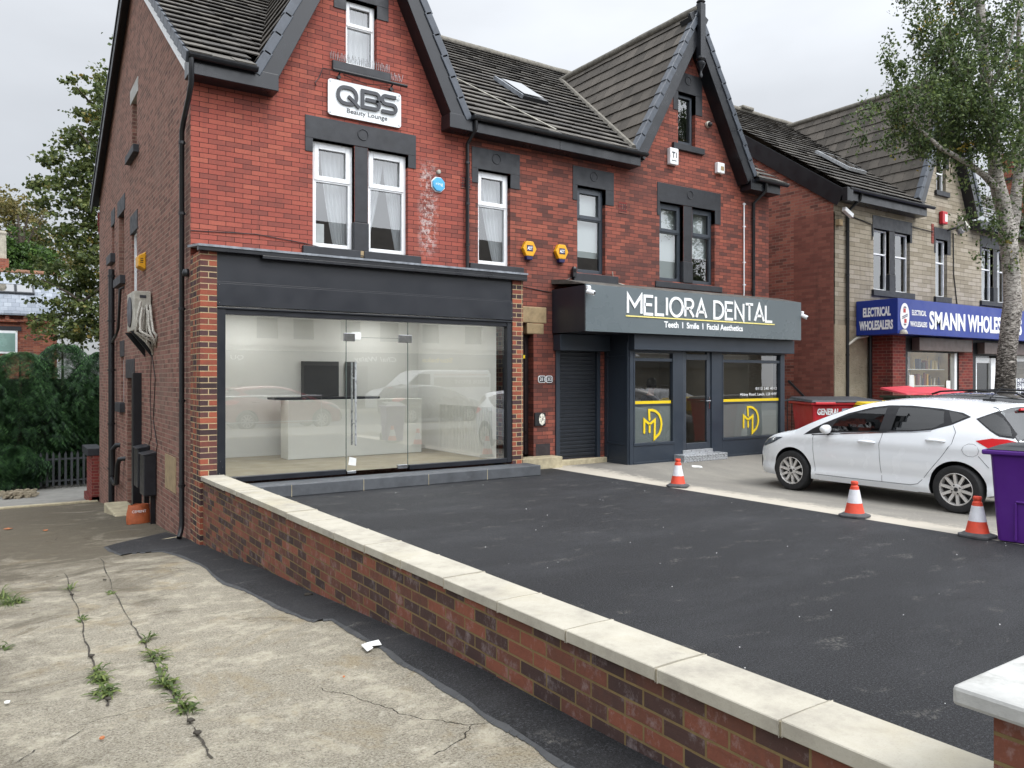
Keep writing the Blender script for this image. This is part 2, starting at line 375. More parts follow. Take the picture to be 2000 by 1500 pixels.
M['headlamp'] = paint('smoked_headlamp', '4a4f55', .12, .3, 14, **{'Coat Weight': 1.0})
M['chrome'] = paint('chrome', 'b8babd', .12, .03, 4, metal=1)
M['skin'] = paint('skin', 'a5735c', .5, .05, 9)
M['hair'] = paint('black_hair', '141112', .55, .2, 60, .3, 160)
M['shirt'] = paint('dark_navy_top', '171b27', .85, .1, 12)
M['aircon'] = paint('dirty_white_metal', 'aaa79c', .5, .15, 7, dirt=('7d776a', 8, .58))
M['hose'] = paint('grey_hose_wrap', 'a9a59b', .6, .14, 20, .3, 60)
M['paper'] = paint('white_paper', 'd9dad8', .7, .04, 9)
M['orange_bag'] = paint('orange_brown_bag', 'a4552f', .6, .15, 9, .3, 30)
M['leaf_litter'] = paint('dead_leaf', 'a8683f', .7, .25, 30)
M['bark'] = paint('brown_bark', '3f372e', .9, .25, 12, .7, 30)
def _birch():
    t = NT('birch_bark'); s = t.scaled((1, 1, .4)); n = t.noise(16, 6, .75, t.scaled((.8, .8, 2.6)), .6)
    sep = t.N('SeparateXYZ'); t.L(t.obj(), sep.inputs[0])
    low = t.fr(sep.outputs['Z'], .8, 3.6, .17, 0.0)
    d = t.math('ADD', n, low)
    c = t.ramp(d, [(.45, lin('bdb8b1')), (.53, lin('938d87')), (.60, lin('4a4540')), (.70, lin('262422'))])
    t.color(c); t.bump(t.noise(18, 6, .8, t.scaled((1, 1, .6))), .8, .04); return t.fin(.9, 0, .2)
M['birch'] = _birch()
M['lf_birch'] = leafmat('birch_leaf', ['2b3a20', '42542e', '5b6d40', '7b8a50'], ('a98f35', .64))
M['lf_syc'] = leafmat('sycamore_leaf', ['2c3820', '46552c', '5e6a38', '757a45'], ('8a7a3a', .62))
M['lf_brown'] = leafmat('autumn_leaf', ['44431f', '5d5a30', '77703f', '8d7b4c'])
M['lf_ivy'] = leafmat('ivy_leaf', ['26361a', '385024', '4e6a30', '63803c'])
M['lf_con'] = leafmat('conifer_spray', ['13221a', '203724', '33532f', '527a43'], None, .6, .2)
M['lf_weed'] = leafmat('weed_leaf', ['34421f', '4a5c2c', '5f7038', '7c8448'])
def _tarmac(name, dark, lightc, dusty, sp=1.0):
    t = NT(name); c = t.ramp(t.noise(70, 4, .9), [(.40, lin('0f1012')), (.49, lin(dark)), (.56, lin(lightc)), (.66, lin('5a5b60'))])
    c = t.mix(t.fr(t.noise(.55, 5, .7), .45, .75, 0, .6), c, lin(dusty))
    c = t.mix(t.fr(t.noise(.9, 6, .75, t.scaled((.5, 1.2, 1))), .48, .70, 0, .5), c, lin('434447')); c = t.mix(t.fr(t.noise(.35, 3, .6), .5, .65, 0, .35), c, lin('202124'))
    v = t.N('TexVoronoi'); v.inputs['Scale'].default_value = 3.2; t.L(t.obj(), v.inputs['Vector'])
    c = t.mix(t.math('LESS_THAN', v.outputs['Distance'], .004*sp), c, lin('8d8a83'))
    c = t.mix(t.math('MULTIPLY', t.fr(t.noise(3.3, 3, .6, t.scaled((.7, 1.5, 1))), .60, .68, 0, .5), t.fr(t.noise(38, 4, .85), .48, .6)), c, lin('85827b'))
    t.color(c); t.bump(t.noise(100, 4, .8), 1.0, .018)
    return t.fin(t.fr(t.noise(150, 2), .3, .7, .55, .85), 0, .4)
M['tarmac'] = _tarmac('fresh_black_tarmac', '17181b', '2b2c2f', '323336')
M['tarmac_strip'] = _tarmac('tarmac_strip', '1b1c1e', '2b2c2e', '333335', .4)
M['tarmac_edge'] = paint('sealed_tarmac_edge', '3b3c3d', .7, .15, 8, .3, 120)
M['road'] = _tarmac('worn_road', '3c3d40', '4c4d50', '55555a', .3)
def _drive():
    t = NT('old_concrete_drive')
    c = t.ramp(t.noise(85, 5, .85), [(.38, lin('5a5449')), (.47, lin('8b8474')), (.57, lin('a09a8c')), (.66, lin('bab4a6'))])
    big = t.noise(.9, 6, .72, None, .6)
    c = t.mix(t.fr(t.noise(3.4, 8, .8), .50, .62, 0, .6), c, lin('bfb7a3'))
    c = t.mix(t.fr(t.noise(1.3, 6, .75, None, .7), .54, .66, 0, .5), c, lin('8f7f60')); c = t.mix(t.fr(t.noise(2.1, 5, .7, t.scaled((1.0, .8, 1)), .9), .63, .67, 0, .6), c, lin('5f5747'))
    c = t.mix(t.fr(t.noise(7, 7, .82), .58, .66, 0, .6), c, lin('c6bfae'))
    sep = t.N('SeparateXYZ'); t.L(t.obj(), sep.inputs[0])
    g = t.math('MULTIPLY', t.fr(sep.outputs['Y'], -4.6, 2.5), .34)      # silt, damp and painted shade darken the low end
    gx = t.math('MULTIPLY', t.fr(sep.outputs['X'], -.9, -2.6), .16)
    wet_shade = t.math('ADD', t.math('ADD', g, gx), big)
    c = t.mix(t.fr(wet_shade, .60, .80, 0, .82), c, lin('4d463a'))
    cr = t.N('TexVoronoi', feature='DISTANCE_TO_EDGE'); cr.inputs['Scale'].default_value = .5
    dv = t.N('VectorMath', operation='ADD'); nz = t.N('TexNoise'); nz.inputs['Scale'].default_value = 1.6; nz.inputs['Detail'].default_value = 5; t.L(t.obj(), nz.inputs['Vector'])
    sc = t.N('VectorMath', operation='SCALE'); sc.inputs['Scale'].default_value = .5; t.L(nz.outputs['Color'], sc.inputs[0]); t.L(t.obj(), dv.inputs[0]); t.L(sc.outputs[0], dv.inputs[1]); t.L(dv.outputs[0], cr.inputs['Vector'])
    crk = t.math('MULTIPLY', t.math('LESS_THAN', cr.outputs['Distance'], .0016), t.math('GREATER_THAN', t.noise(.8, 4), .53))
    c = t.mix(crk, c, lin('3a352d'))
    c = t.mix(t.fr(t.noise(26, 4, .8), .68, .74, 0, .5), c, lin('5b5448'))
    t.color(c); t.bump(t.math('ADD', t.noise(85, 5, .85), t.math('MULTIPLY', crk, -1)), .9, .016); return t.fin(.9, 0, .25)
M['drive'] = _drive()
def _fore():
    t = NT('grey_concrete_forecourt'); c = t.ramp(t.noise(60, 5, .8), [(.3, lin('66635d')), (.6, lin('7c7973'))])
    c = t.mix(t.fr(t.noise(.7, 6, .7, t.scaled((1, .5, 1))), .42, .68, 0, .7), c, lin('8f8b82'))
    sep = t.N('SeparateXYZ'); t.L(t.obj(), sep.inputs[0])
    e = t.math('ADD', t.fr(sep.outputs['X'], 6.95, 6.2, 0, .55), t.math('SUBTRACT', t.noise(5, 6, .8), .35))
    c = t.mix(t.fr(e, .25, .5, 0, .85), c, lin('b4ada0'))
    c = t.mix(t.fr(t.noise(11, 6, .8), .64, .72, 0, .5), c, lin('4f4c46'))
    t.color(c); t.bump(t.noise(90, 4, .8), .5, .01); return t.fin(.88, 0, .25)
M['fore'] = _fore()
M['soil'] = paint('rough_ground', '5b5545', .95, .2, 2, .5, 20)
M['paving'] = paint('pavement_slabs', '7b7973', .9, .1, 3, .2, 60)
M['render'] = paint('cream_render', 'e8e4da', .85, .05, 1)
M['dark_glass'] = paint('dark_window', '2a2d30', .15, .1, 1)
M['film'] = sheer('frosted_film', 'aab0ae', .93)
M['fence'] = paint('grey_palisade', '34373a', .6, .15, 6)
M['meter'] = paint('black_meter_box', '1b1d22', .4, .08, 4)
# ------------------------------------------------------------------ ground
def interp(x, T):
    if x <= T[0][0]: return T[0][1]
    for (a, p), (b, q) in zip(T, T[1:]):
        if x <= b: return p+(q-p)*(x-a)/(b-a)
    return T[-1][1]
ZD = [(-14, .06), (-10.8, .05), (-9.2, .03), (-7.85, -.02), (-6.18, -.11), (-3.36, -.33), (.7, -.68), (5.4, -.97), (9.1, -1.33), (12, -1.63), (17, -1.77), (30, -1.95), (60, -2.1)]
def zd(y): return interp(y, ZD)
def sm(t): t = max(0, min(1, t)); return t*t*(3-2*t)
def zg(x, y):
    if x <= 6.05: return 0
    k = -.065*min(x-6.05, 2.05)-.012*max(0, min(x-8.1, 5))
    if x > 9.8: k *= 1-sm((x-9.8)/1.2)
    return k*sm((-.3-y)/1.6)
def on_drive(u, v):
    z = -.3
    for _ in range(30):
        p = on(u, v, 'Z', z); z = .5*z+.5*zd(p.y)
    return on(u, v, 'Z', zd(p.y))
def sheet(name, xs, ys, fz, m, kind='structure'):
    mb = MB(); nx = len(xs)
    mb.v = [(x, y, fz(x, y)) for y in ys for x in xs]
    for j in range(len(ys)-1):
        for i in range(nx-1): mb.f.append([j*nx+i, j*nx+i+1, (j+1)*nx+i+1, (j+1)*nx+i]); mb.m.append(0)
    return mb.build(name, m, None, smooth=True, kind=kind)
def lsp(a, b, n): return [a+(b-a)*i/n for i in range(n+1)]
def wav(x, y): return .006*math.sin(3.1*x+1.7*y)+.004*math.sin(5.3*x-2.9*y)
sheet('ground', [-300, 300], [-300, 300], lambda x, y: -2.6, M['soil'])
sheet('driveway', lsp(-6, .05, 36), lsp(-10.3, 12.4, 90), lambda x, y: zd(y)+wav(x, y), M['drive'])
sheet('back_yard', lsp(-6, 12, 36), lsp(12.4, 60, 60), lambda x, y: zd(y)-.03+wav(x, y)*2, M['paving'])
sheet('side_ground', [-60, -6], lsp(-10.3, 60, 30), lambda x, y: zd(y)-.02, M['soil'])
sheet('tarmac_forecourt', lsp(.1, 6.05, 12), lsp(-10.3, .7, 22), lambda x, y: 0, M['tarmac'])
sheet('concrete_forecourt', lsp(6.05, 34, 112), lsp(-10.3, .9, 56), lambda x, y: zg(x, y), M['fore'])
sheet('pavement', [-60, 60], [-13.4, -10.3], lambda x, y: .03, M['paving'])
sheet('road', [-120, 120], [-24, -13.4], lambda x, y: -.09, M['road'])
sheet('far_pavement', [-120, 120], [-27.5, -24], lambda x, y: .02, M['paving'])
k = MB(); k.box(-60, 60, -13.55, -13.4, -.2, .034); k.build('kerb', M['sandstone_sill'], None, bevel=.015, kind='structure')
# tarmac strip laid along the foot of the boundary wall
SE = [(206, 1068), (222, 1077), (238, 1086), (275, 1080), (318, 1077), (350, 1084), (392, 1104), (440, 1140), (480, 1153), (520, 1172), (560, 1192), (600, 1212), (622, 1216), (650, 1213), (690, 1236), (725, 1256), (765, 1276), (800, 1303), (850, 1332), (900, 1362), (950, 1400), (990, 1418), (1040, 1452), (1090, 1484), (1150, 1520), (1240, 1585)]
SE = [(a+(c-a)*k/4+random.uniform(-1.6, 1.6)*(k > 0), b_+(d-b_)*k/4+random.uniform(-1.2, 1.2)*(k > 0)) for (a, b_), (c, d) in zip(SE, SE[1:]) for k in range(4)]+[SE[-1]]
edge = [on_drive(u, v) for u, v in SE]
mb = MB(); me_ = MB()
inner = [Vector((.06, p.y+.15, 0)) for p in edge]
for i_ in range(12): inner[i_] = on_drive(298+2.4*i_, 1049-.6*i_)
for q in inner: q.z = zd(q.y)
n = len(edge)
for i in range(n-1):
    for j in range(5):
        pts = []
        for (q, s) in ((i, j), (i, j+1), (i+1, j+1), (i+1, j)):
            p = edge[q].lerp(inner[q], s/5); pts.append((p.x, p.y, zd(p.y)+wav(p.x, p.y)+(.024 if s else .012)))
        mb.poly(pts)
    a, b = edge[i], edge[i+1]; d = (b-a).normalized(); nn = Vector((-d.y, d.x, 0))*(.028+.012*math.sin(i*.7))
    if nn.x > 0: nn = -nn
    me_.poly([(p.x, p.y, zd(p.y)+wav(p.x, p.y)+h) for p, h in ((a, .014), (a+nn, .004), (b+nn, .004), (b, .014))])
mb.build('tarmac_strip', M['tarmac_strip'], None, smooth=True, kind='structure')
me_.build('strip_edge', M['tarmac_edge'], None, kind='structure')
# dark cracks in the concrete
def crack(pts, w):
    P = []
    for (a, b), (c, d) in zip(pts, pts[1:]):
        for k in range(6): P.append(on_drive(a+(c-a)*k/6+random.uniform(-3, 3), b+(d-b)*k/6))
    c_ = MB()
    for i in range(len(P)-1):
        a, b = P[i], P[i+1]; wa, wb = w*random.uniform(.1, .9), w*random.uniform(.1, .9)
        c_.poly([(a.x-wa, a.y, zd(a.y)+wav(a.x, a.y)+.005), (a.x+wa, a.y, zd(a.y)+wav(a.x, a.y)+.005), (b.x+wb, b.y, zd(b.y)+wav(b.x, b.y)+.005), (b.x-wb, b.y, zd(b.y)+wav(b.x, b.y)+.005)])
    c_.build('crack', M['soil_dark'], None, kind='structure')
M['soil_dark'] = paint('dark_crack_soil', '37322a', .95, .2, 20)
crack([(128, 1120), (135, 1150), (158, 1212), (170, 1260), (186, 1310), (200, 1352), (214, 1388)], .009)
crack([(196, 1090), (220, 1150), (255, 1215), (282, 1255), (300, 1290), (325, 1340), (360, 1390), (388, 1440), (418, 1496)], .008)
crack([(20, 1500), (70, 1470), (120, 1455), (180, 1420)], .006)

# ------------------------------------------------------------------ building helpers
def clip_poly(pts, H):
    for a, b, c in H:         # keep a*u+b*z <= c
        out = []
        for i in range(len(pts)):
            p, q = pts[i], pts[(i+1) % len(pts)]; dp, dq = a*p[0]+b*p[1]-c, a*q[0]+b*q[1]-c
            if dp <= 0: out.append(p)
            if dp*dq < 0: t = dp/(dp-dq); out.append((p[0]+(q[0]-p[0])*t, p[1]+(q[1]-p[1])*t))
        pts = out
        if len(pts) < 3: return []
    return pts
def facade(mb, rect, holes, mp, reveal=.22, clip=()):
    us = sorted({rect[0], rect[1], *[h[0] for h in holes], *[h[1] for h in holes]}); zs = sorted({rect[2], rect[3], *[h[2] for h in holes], *[h[3] for h in holes]})
    us = [u for u in us if rect[0] <= u <= rect[1]]; zs = [z for z in zs if rect[2] <= z <= rect[3]]
    for u0, u1 in zip(us, us[1:]):
        for z0, z1 in zip(zs, zs[1:]):
            cu, cz = (u0+u1)/2, (z0+z1)/2
            if any(h[0] < cu < h[1] and h[2] < cz < h[3] for h in holes): continue
            p = clip_poly([(u0, z0), (u1, z0), (u1, z1), (u0, z1)], clip)
            if p: mb.poly([mp(a, b, 0) for a, b in p])
    for u0, u1, z0, z1 in holes:
        for (a, b), (c, d) in (((u0, z0), (u0, z1)), ((u0, z1), (u1, z1)), ((u1, z1), (u1, z0)), ((u1, z0), (u0, z0))):
            mb.poly([mp(a, b, 0), mp(c, d, 0), mp(c, d, reveal), mp(a, b, reveal)])
W = .61
def fmap(y0=W): return lambda u, z, d: (u, y0+d, z)
def smap(x0=0): return lambda u, z, d: (x0+d, u, z)
def tiles(mb, O, U, S, LU, LS, tw, gauge, thick=.014, gap=.022, stagger=False, jit=.003, cut=None):
    O, U, S = Vector(O), Vector(U).normalized(), Vector(S).normalized(); Nn = U.cross(S).normalized()
    if Nn.z < 0: Nn = -Nn
    rows = int(LS/gauge)+1; cols = int(LU/tw)+2
    for r in range(rows):
        s0 = r*gauge; s1 = min(LS, s0+gauge+.03)
        if s1-s0 < .05: continue
        off = (tw*.5 if (stagger and r % 2) else 0)
        for c in range(cols):
            a = max(0, c*tw-off); b = min(LU, (c+1)*tw-off-.007)
            if b-a < .02: continue
            if cut and cut(O+U*((a+b)/2)+S*((s0+s1)/2)): continue
            j = random.uniform(-jit, jit); jj = random.uniform(-.006, .006)
            h0 = gap+thick+j; h1 = .004+j*.3
            p = [O+U*a+S*(s0+jj)+Nn*h0, O+U*b+S*(s0+jj)+Nn*(h0+random.uniform(-jit, jit)), O+U*b+S*s1+Nn*h1, O+U*a+S*s1+Nn*h1]
            q = [p[0]-Nn*thick, p[1]-Nn*thick]
            mb.add(p+q, [(0, 1, 2, 3), (4, 5, 1, 0), (4, 0, 3), (1, 5, 2)])
def win(parent, x0, x1, z0, z1, fm, y=None, split=.64, curtain=None, fw=.072, opener=True, gm=None, name='window', mp=None, single=False):
    y = W+.09 if y is None else y
    f = MB(); d = .06
    def bx(a, b, c, e, y0, y1): f.box(a, b, y0, y1, c, e)
    bx(x0, x0+fw, z0, z1, y, y+d); bx(x1-fw, x1, z0, z1, y, y+d); bx(x0+fw, x1-fw, z1-fw, z1, y, y+d); bx(x0+fw, x1-fw, z0, z0+fw, y, y+d)
    zs = z0+(z1-z0)*split
    if not single:
        bx(x0+fw, x1-fw, zs-fw*.45, zs+fw*.45, y, y+d)
        if opener:
            a, b, c, e, t = x0+fw*.55, x1-fw*.55, zs-fw*.1, z1-fw*.55, fw*1.0
            for q in ((a, a+t, c, e), (b-t, b, c, e), (a+t, b-t, c, c+t), (a+t, b-t, e-t, e)): bx(*q, y-.014, y+.03)
    elif opener:
        a, b, c, e, t = x0+fw*.55, x1-fw*.55, z0+fw*.5, z1-fw*.55, fw*.85
        for q in ((a, a+t, c, e), (b-t, b, c, e), (a+t, b-t, c, c+t), (a+t, b-t, e-t, e)): bx(*q, y-.014, y+.03)
    o = f.build(name, fm, parent, bevel=.006)
    g = MB(); yy = y+.034
    if not single: g.poly([(x0+fw, yy, zs), (x1-fw, yy, zs), (x1-fw, yy, z1-fw), (x0+fw, yy, z1-fw)])
    zt = z1-fw if single else zs
    g.poly([(x0+fw, yy, z0+fw), (x1-fw, yy, z0+fw), (x1-fw, yy, zt), (x0+fw, yy, zt)])
    g.build('pane', gm or M['glass'], o)
    for k in (curtain or []):
        c = MB(); nx, nz = 30, 14; ta, tb, ba, bb, zb, pow_ = k
        for j in range(nz+1):
            t = j/nz; s = t**pow_; a = ta+(ba-ta)*s; b = tb+(bb-tb)*s; z = z1-.03-(z1-.03-zb)*t
            for i in range(nx+1):
                w = i/nx; c.v.append((x0+(a+(b-a)*w)*(x1-x0), y+.16+.022*math.sin(w*nx*1.15+.4*math.sin(t*3)), z))
        for j in range(nz):
            for i in range(nx): c.f.append([j*(nx+1)+i, j*(nx+1)+i+1, (j+1)*(nx+1)+i+1, (j+1)*(nx+1)+i]); c.m.append(0)
        c.build('curtain', M['curtain'], o, smooth=True)
    return o
def lintel(parent, xl, xr, zt, ze, ox0, ox1, zo, m, y=W, ring=True, mull=None):
    b = MB(); P = [(xl, ze), (xl, zt), (xr, zt), (xr, ze), (ox1, ze), (ox1, zo), (ox0, zo), (ox0, ze)]
    if mull: P = [(xl, ze), (xl, zt), (xr, zt), (xr, ze), (ox1, ze), (ox1, zo-.04), (ox1-.05, zo), (mull[1], zo), (mull[1], zo-.03), (mull[0], zo-.03), (mull[0], zo), (ox0, zo), (ox0, ze)]
    # front face split into boxes so that every face stays convex
    b.box(xl, xr, y-.014, y+.2, zo+.0, zt)
    b.box(xl, ox0, y-.014, y+.2, ze, zo); b.box(ox1, xr, y-.014, y+.2, ze, zo)
    if ring:
        cx, cz, r = (xl+xr)/2, zt-.15, .085
        b.tube([(cx+r*math.cos(2*PI*k/24), y-.016, cz+r*math.sin(2*PI*k/24)) for k in range(25)], .010, 6, cap=False)
    o = b.build('lintel', m, parent, bevel=.008)
    if mull:
        q = MB(); q.box(mull[0], mull[1], y-.004, y+.2, mull[2]+.45, zo); q.box(mull[0]-.012, mull[1]+.012, y-.016, y+.2, mull[2], mull[2]+.45)
        q.build('mullion', m, parent, bevel=.012)
    return o
def sill(parent, x0, x1, z, m, y=W, h=.1, out=.07, name='sill'):
    b = MB(); b.box(x0, x1, y-out, y+.12, z-h, z); return b.build(name, m, parent, bevel=.008)
def gable_roof(parent, xc, za, sl, hw, y0, y1, mt, rows_verge=True, board=M['black'], wall_y=W, cut=None, tw=.3, gauge=.345, roof=None):
    th = math.atan(sl); ln = hw/math.cos(th)
    r = MB()
    for s in (-1, 1):
        O = (xc+s*hw, y0, za-sl*hw)
        tiles(r, O, (0, 1, 0), (-s*math.cos(th), 0, math.sin(th)), y1-y0, ln, tw, gauge, .016, .018, True, .002, cut)
    o = r.build('gable_roof', mt, roof or parent)
    v = MB(); bd = MB(); sf = MB(); rg = MB()
    for s in (-1, 1):
        S = Vector((-s*math.cos(th), 0, math.sin(th))); Nn = Vector((s*math.sin(th), 0, math.cos(th))); E = Vector((xc+s*hw, y0, za-sl*hw))
        k = 0
        while k*gauge < ln-.05:
            a = k*gauge; b = min(ln, a+gauge+.05); c = E+S*((a+b)/2)-Nn*.03
            tilt = Nn*.02
            v.obox(c+Vector((0, .03, 0)), S*((b-a)/2)-tilt*.5, Vector((0, .075, 0)), Nn*.065)
            k += 1
        bd.obox(E+S*(ln/2)-Nn*.2+Vector((0, .0, 0)), S*(ln/2+.02), Vector((0, .022, 0)), Nn*.115)
        bd.obox(E+S*(ln/2)-Nn*.115+Vector((0, .1, 0)), S*(ln/2), Vector((0, .09, 0)), Nn*.022)
        sf.obox(E+S*(ln/2-.05)-Nn*.24+Vector((0, (wall_y-y0)/2+.02, 0)), S*(ln/2-.0), Vector((0, (wall_y-y0)/2-.005, 0)), Nn*.07)
    rg.tube([(xc, y0-.03, za+.02)]+[(xc, y0+.42*i, za+.03+random.uniform(-.006, .006)) for i in range(1, int((y1-y0)/.42)+1)]+[(xc, y1, za+.02)], .085, 8)
    v.build('verge', M['tile_verge'], roof or parent, bevel=.012)
    bd.build('bargeboard', board, parent, bevel=.006)
    sf.build('soffit', M['soffit'], parent)
    rg.build('ridge', M['ridge'], roof or parent, smooth=True)
    return o
def gutter(parent, x0, x1, y, z, name='gutter'):
    g = MB(); pr_ = [(y+.06*math.cos(R(a)), z+.06*math.sin(R(a))) for a in range(180, 361, 20)]
    g.prism([(x0, a, b) for a, b in pr_]+[(x0, y+.05, z+.012), (x0, y-.05, z+.012)], (x1-x0, 0, 0))
    return g.build(name, M['pipe'], parent, smooth=False)
def eave_box(parent, x0, x1, y0, z0, z1, wall_y=W):
    b = MB(); b.box(x0, x1, y0, wall_y-.003, z0, z1); return b.build('eave_box', M['black'], parent, bevel=.008)
def brick_vent(parent, x, z, m=M['letter_dark']):
    b = MB(); b.box(x-.11, x+.11, W-.01, W+.02, z-.11, z+.11); o = b.build('air_brick', M['brick_shop'], parent)
    h = MB()
    for i in range(4):
        for j in range(4): h.box(x-.085+i*.046, x-.06+i*.046, W-.0125, W-.008, z-.085+j*.046, z-.06+j*.046)
    h.build('holes', M['trim'], o); return o
def room(parent, x0, x1, y0, y1, z0, z1, m, skip='F', name='interior'):
    b = MB()
    b.poly([(x0,y1,z0),(x1,y1,z0),(x1,y1,z1),(x0,y1,z1)]); b.poly([(x0,y0,z0),(x0,y1,z0),(x0,y1,z1),(x0,y0,z1)]); b.poly([(x1,y0,z0),(x1,y1,z0),(x1,y1,z1),(x1,y0,z1)])
    b.poly([(x0,y0,z0),(x1,y0,z0),(x1,y1,z0),(x0,y1,z0)]); b.poly([(x0,y0,z1),(x1,y0,z1),(x1,y1,z1),(x0,y1,z1)])
    return b.build(name, m, parent)

SL = .684
def zroof(y): return 6.02+SL*(y-.26)

# ------------------------------------------------------------------ left house with the empty shop
HL = thing('brick_house', 'red brick gabled house on the left with an empty black framed glass shopfront', 'house', (3.1, 6, 0))
fm = fmap()
b = MB()
facade(b, (0, 4.45, 2.9, 5.98), [(1.75, 2.42, 3.62, 5.27), (2.65, 3.35, 3.62, 5.27)], fm)
facade(b, (.85, 4.3, 5.98, 9.5), [(2.28, 2.80, 6.52, 7.56)], fm, .2, [(-2.08, 1, 9.50-2.08*2.57), (2.08, 1, 9.50+2.08*2.57)])
b.build('front_wall', M['brick_red'], HL)
b = MB(); facade(b, (4.45, 6.24, 2.9, 5.98), [(4.69, 5.36, 3.6, 5.25)], fm); facade(b, (5.0, 6.24, -.1, 2.9), [(5.12, 5.87, .2, 2.62)], fm, .3)
b.build('front_wall', M['brick_worn'], HL)
side_holes = [(5.5, 6.13, 6.05, 7.12), (7.25, 8.1, 3.78, 5.18), (8.85, 9.3, 4.45, 5.15), (5.5, 6.2, 3.1, 4.5), (7.3, 7.75, 1.1, 2.1), (5.9, 6.8, -1.1, 1.65)]
b = MB(); facade(b, (W, 11.9, -2.2, 9.9), side_holes, smap(), .13, [(-SL, 1, 6.02-SL*W+.05), (.56, 1, 9.80+.56*6.2)])
b.build('side_wall', M['brick_side'], HL)
b = MB()   # bricked-up openings and back wall
for y0, y1, z0, z1 in side_holes[:3]: b.poly([(.115, y0, z0), (.115, y1, z0), (.115, y1, z1), (.115, y0, z1)])
b.build('blocked_opening', M['brick_side'], HL)
b = MB(); b.box(.02, 12.49, 11.86, 11.95, -2.2, 6.4); b.build('back_wall', M['brick_side'], HL)
b = MB(); b.box(-.03, .22, 11.92, 12.05, 5.6, 5.95); b.box(-.02, .2, 11.93, 12.0, 5.4, 5.6); b.build('corbel', M['brick_shop'], HL)
def side_block(y0, y1, z0, z1, m, name, out=.015):
    q = MB(); q.box(-out, .1, y0, y1, z0, z1); return q.build(name, m, HL, bevel=.008)
side_block(5.32, 6.3, 7.08, 7.36, M['cap'], 'lintel'); side_block(5.25, 6.38, 5.9, 6.05, M['charcoal'], 'sill', .1)
side_block(7.1, 8.25, 5.16, 5.5, M['charcoal'], 'lintel'); side_block(7.1, 8.25, 3.6, 3.78, M['charcoal'], 'sill', .1)
side_block(8.75, 9.4, 5.14, 5.5, M['charcoal'], 'lintel'); side_block(8.7, 9.5, 4.25, 4.45, M['charcoal'], 'sill', .1)
side_block(5.38, 6.32, 4.48, 4.85, M['charcoal'], 'lintel'); side_block(7.2, 7.85, 2.08, 2.42, M['charcoal'], 'lintel'); side_block(7.15, 7.95, .9, 1.1, M['charcoal'], 'sill', .1)
side_block(5.75, 6.95, 1.62, 2.0, M['charcoal'], 'lintel')
for y0, y1, z0, z1, sp in ((5.5, 6.2, 3.1, 4.5, .66), (7.3, 7.75, 1.1, 2.1, .66)):
    q = MB(); t = .06; zs = z0+(z1-z0)*sp
    for a, c, e, f_ in ((y0, y0+t, z0, z1), (y1-t, y1, z0, z1), (y0+t, y1-t, z1-t, z1), (y0+t, y1-t, z0, z0+t), (y0+t, y1-t, zs-.03, zs+.03)): q.box(.05, .11, a, c, e, f_)
    o = q.build('window', M['white'], HL, bevel=.006); g = MB(); g.poly([(.09, y0+t, z0+t), (.09, y1-t, z0+t), (.09, y1-t, z1-t), (.09, y0+t, z1-t)]); g.build('pane', M['glass'], o)
    room(o, .12, 1.2, y0-.2, y1+.2, z0-.1, z1+.1, M['room'])
q = MB(); q.box(.08, .12, 5.9, 6.8, -1.1, 1.65); o = q.build('side_door', M['frame_black'], HL)
q = MB(); q.box(-.15, .02, 4.92, 5.06, -1.02, 1.72); q.build('door_screen', M['soffit'], HL, bevel=.01)
q = MB(); q.box(-.42, .02, 5.1, 6.9, -1.35, -.92); q.build('side_step', M['sandstone_sill'], HL, bevel=.03)
q = MB(); q.box(-.009, .02, 1.62, 2.5, .0-.12, .42); q.build('wall_patch', M['stone_lintel'], HL)
# roof
rf = MB(); tiles(rf, (-.1, .2, 5.98), (1, 0, 0), (0, 1, SL), 6.34, 6.0/math.cos(math.atan(SL)), .3, .335, .016, .035, False, .005, lambda p: .83 < p.x < 4.31 and p.y < .85)
RF = rf.build('roof', M['tile_main'], HL)
q = MB(); q.poly([(-.1, 6.2, 10.08), (6.24, 6.2, 10.08), (6.24, 12.3, 6.5), (-.1, 12.3, 6.5)]); q.build('rear_slope', M['tile_main'], RF)
q = MB(); q.tube([(-.1+.42*i, 6.2, 10.1+random.uniform(-.008, .008)) for i in range(16)], .1, 8); q.build('ridge', M['ridge'], RF, smooth=True)
cs = math.cos(math.atan(SL)); Sx = Vector((0, cs, cs*SL)); Nx = Vector((0, -cs*SL, cs))
v = MB()
for k_ in range(21): v.obox(Vector((-.09, .22, 5.98))+Sx*(.17+.335*k_)-Nx*.045, (.04, 0, 0), Sx*.165-Nx*.012, Nx*.075)
v.build('verge', M['tile_verge'], RF, bevel=.008)
q = MB(); q.obox(Vector((-.045, .22, 5.98))+Sx*3.7-Nx*.21, (.014, 0, 0), Sx*3.68, Nx*.105); q.build('bargeboard', M['white'], HL)
q = MB(); dS = Vector((0, 6.1, -3.25)).normalized(); dN = Vector((0, 3.25, 6.1)).normalized()
q.obox(Vector((-.16, 9.2, 7.86))-dN*.14, (.016, 0, 0), dS*3.5, dN*.16); q.obox(Vector((-.07, 9.2, 7.86))-dN*.05, (.085, 0, 0), dS*3.5, dN*.03); q.obox(Vector((-.185, 9.2, 7.86))-dN*.03, (.012, 0, 0), dS*3.5, dN*.03)
q.build('rear_bargeboard', M['soffit'], HL)
gable_roof(HL, 2.57, 9.66, 2.08, 1.78, .33, 5.6, M['tile_gable'], roof=RF)
q = MB(); Sg = Vector((1, 0, 2.08)).normalized(); q.tube([(.83, .55+.55*i*1.0, 6.06+.0+.36*i*1.0+.06) for i in range(2)], .03, 6)
q.build('valley', M['lead'], RF)
P0 = Vector((6.9-1.0, 2.55, 0)); P0.z = 5.98+SL*(P0.y-.22)
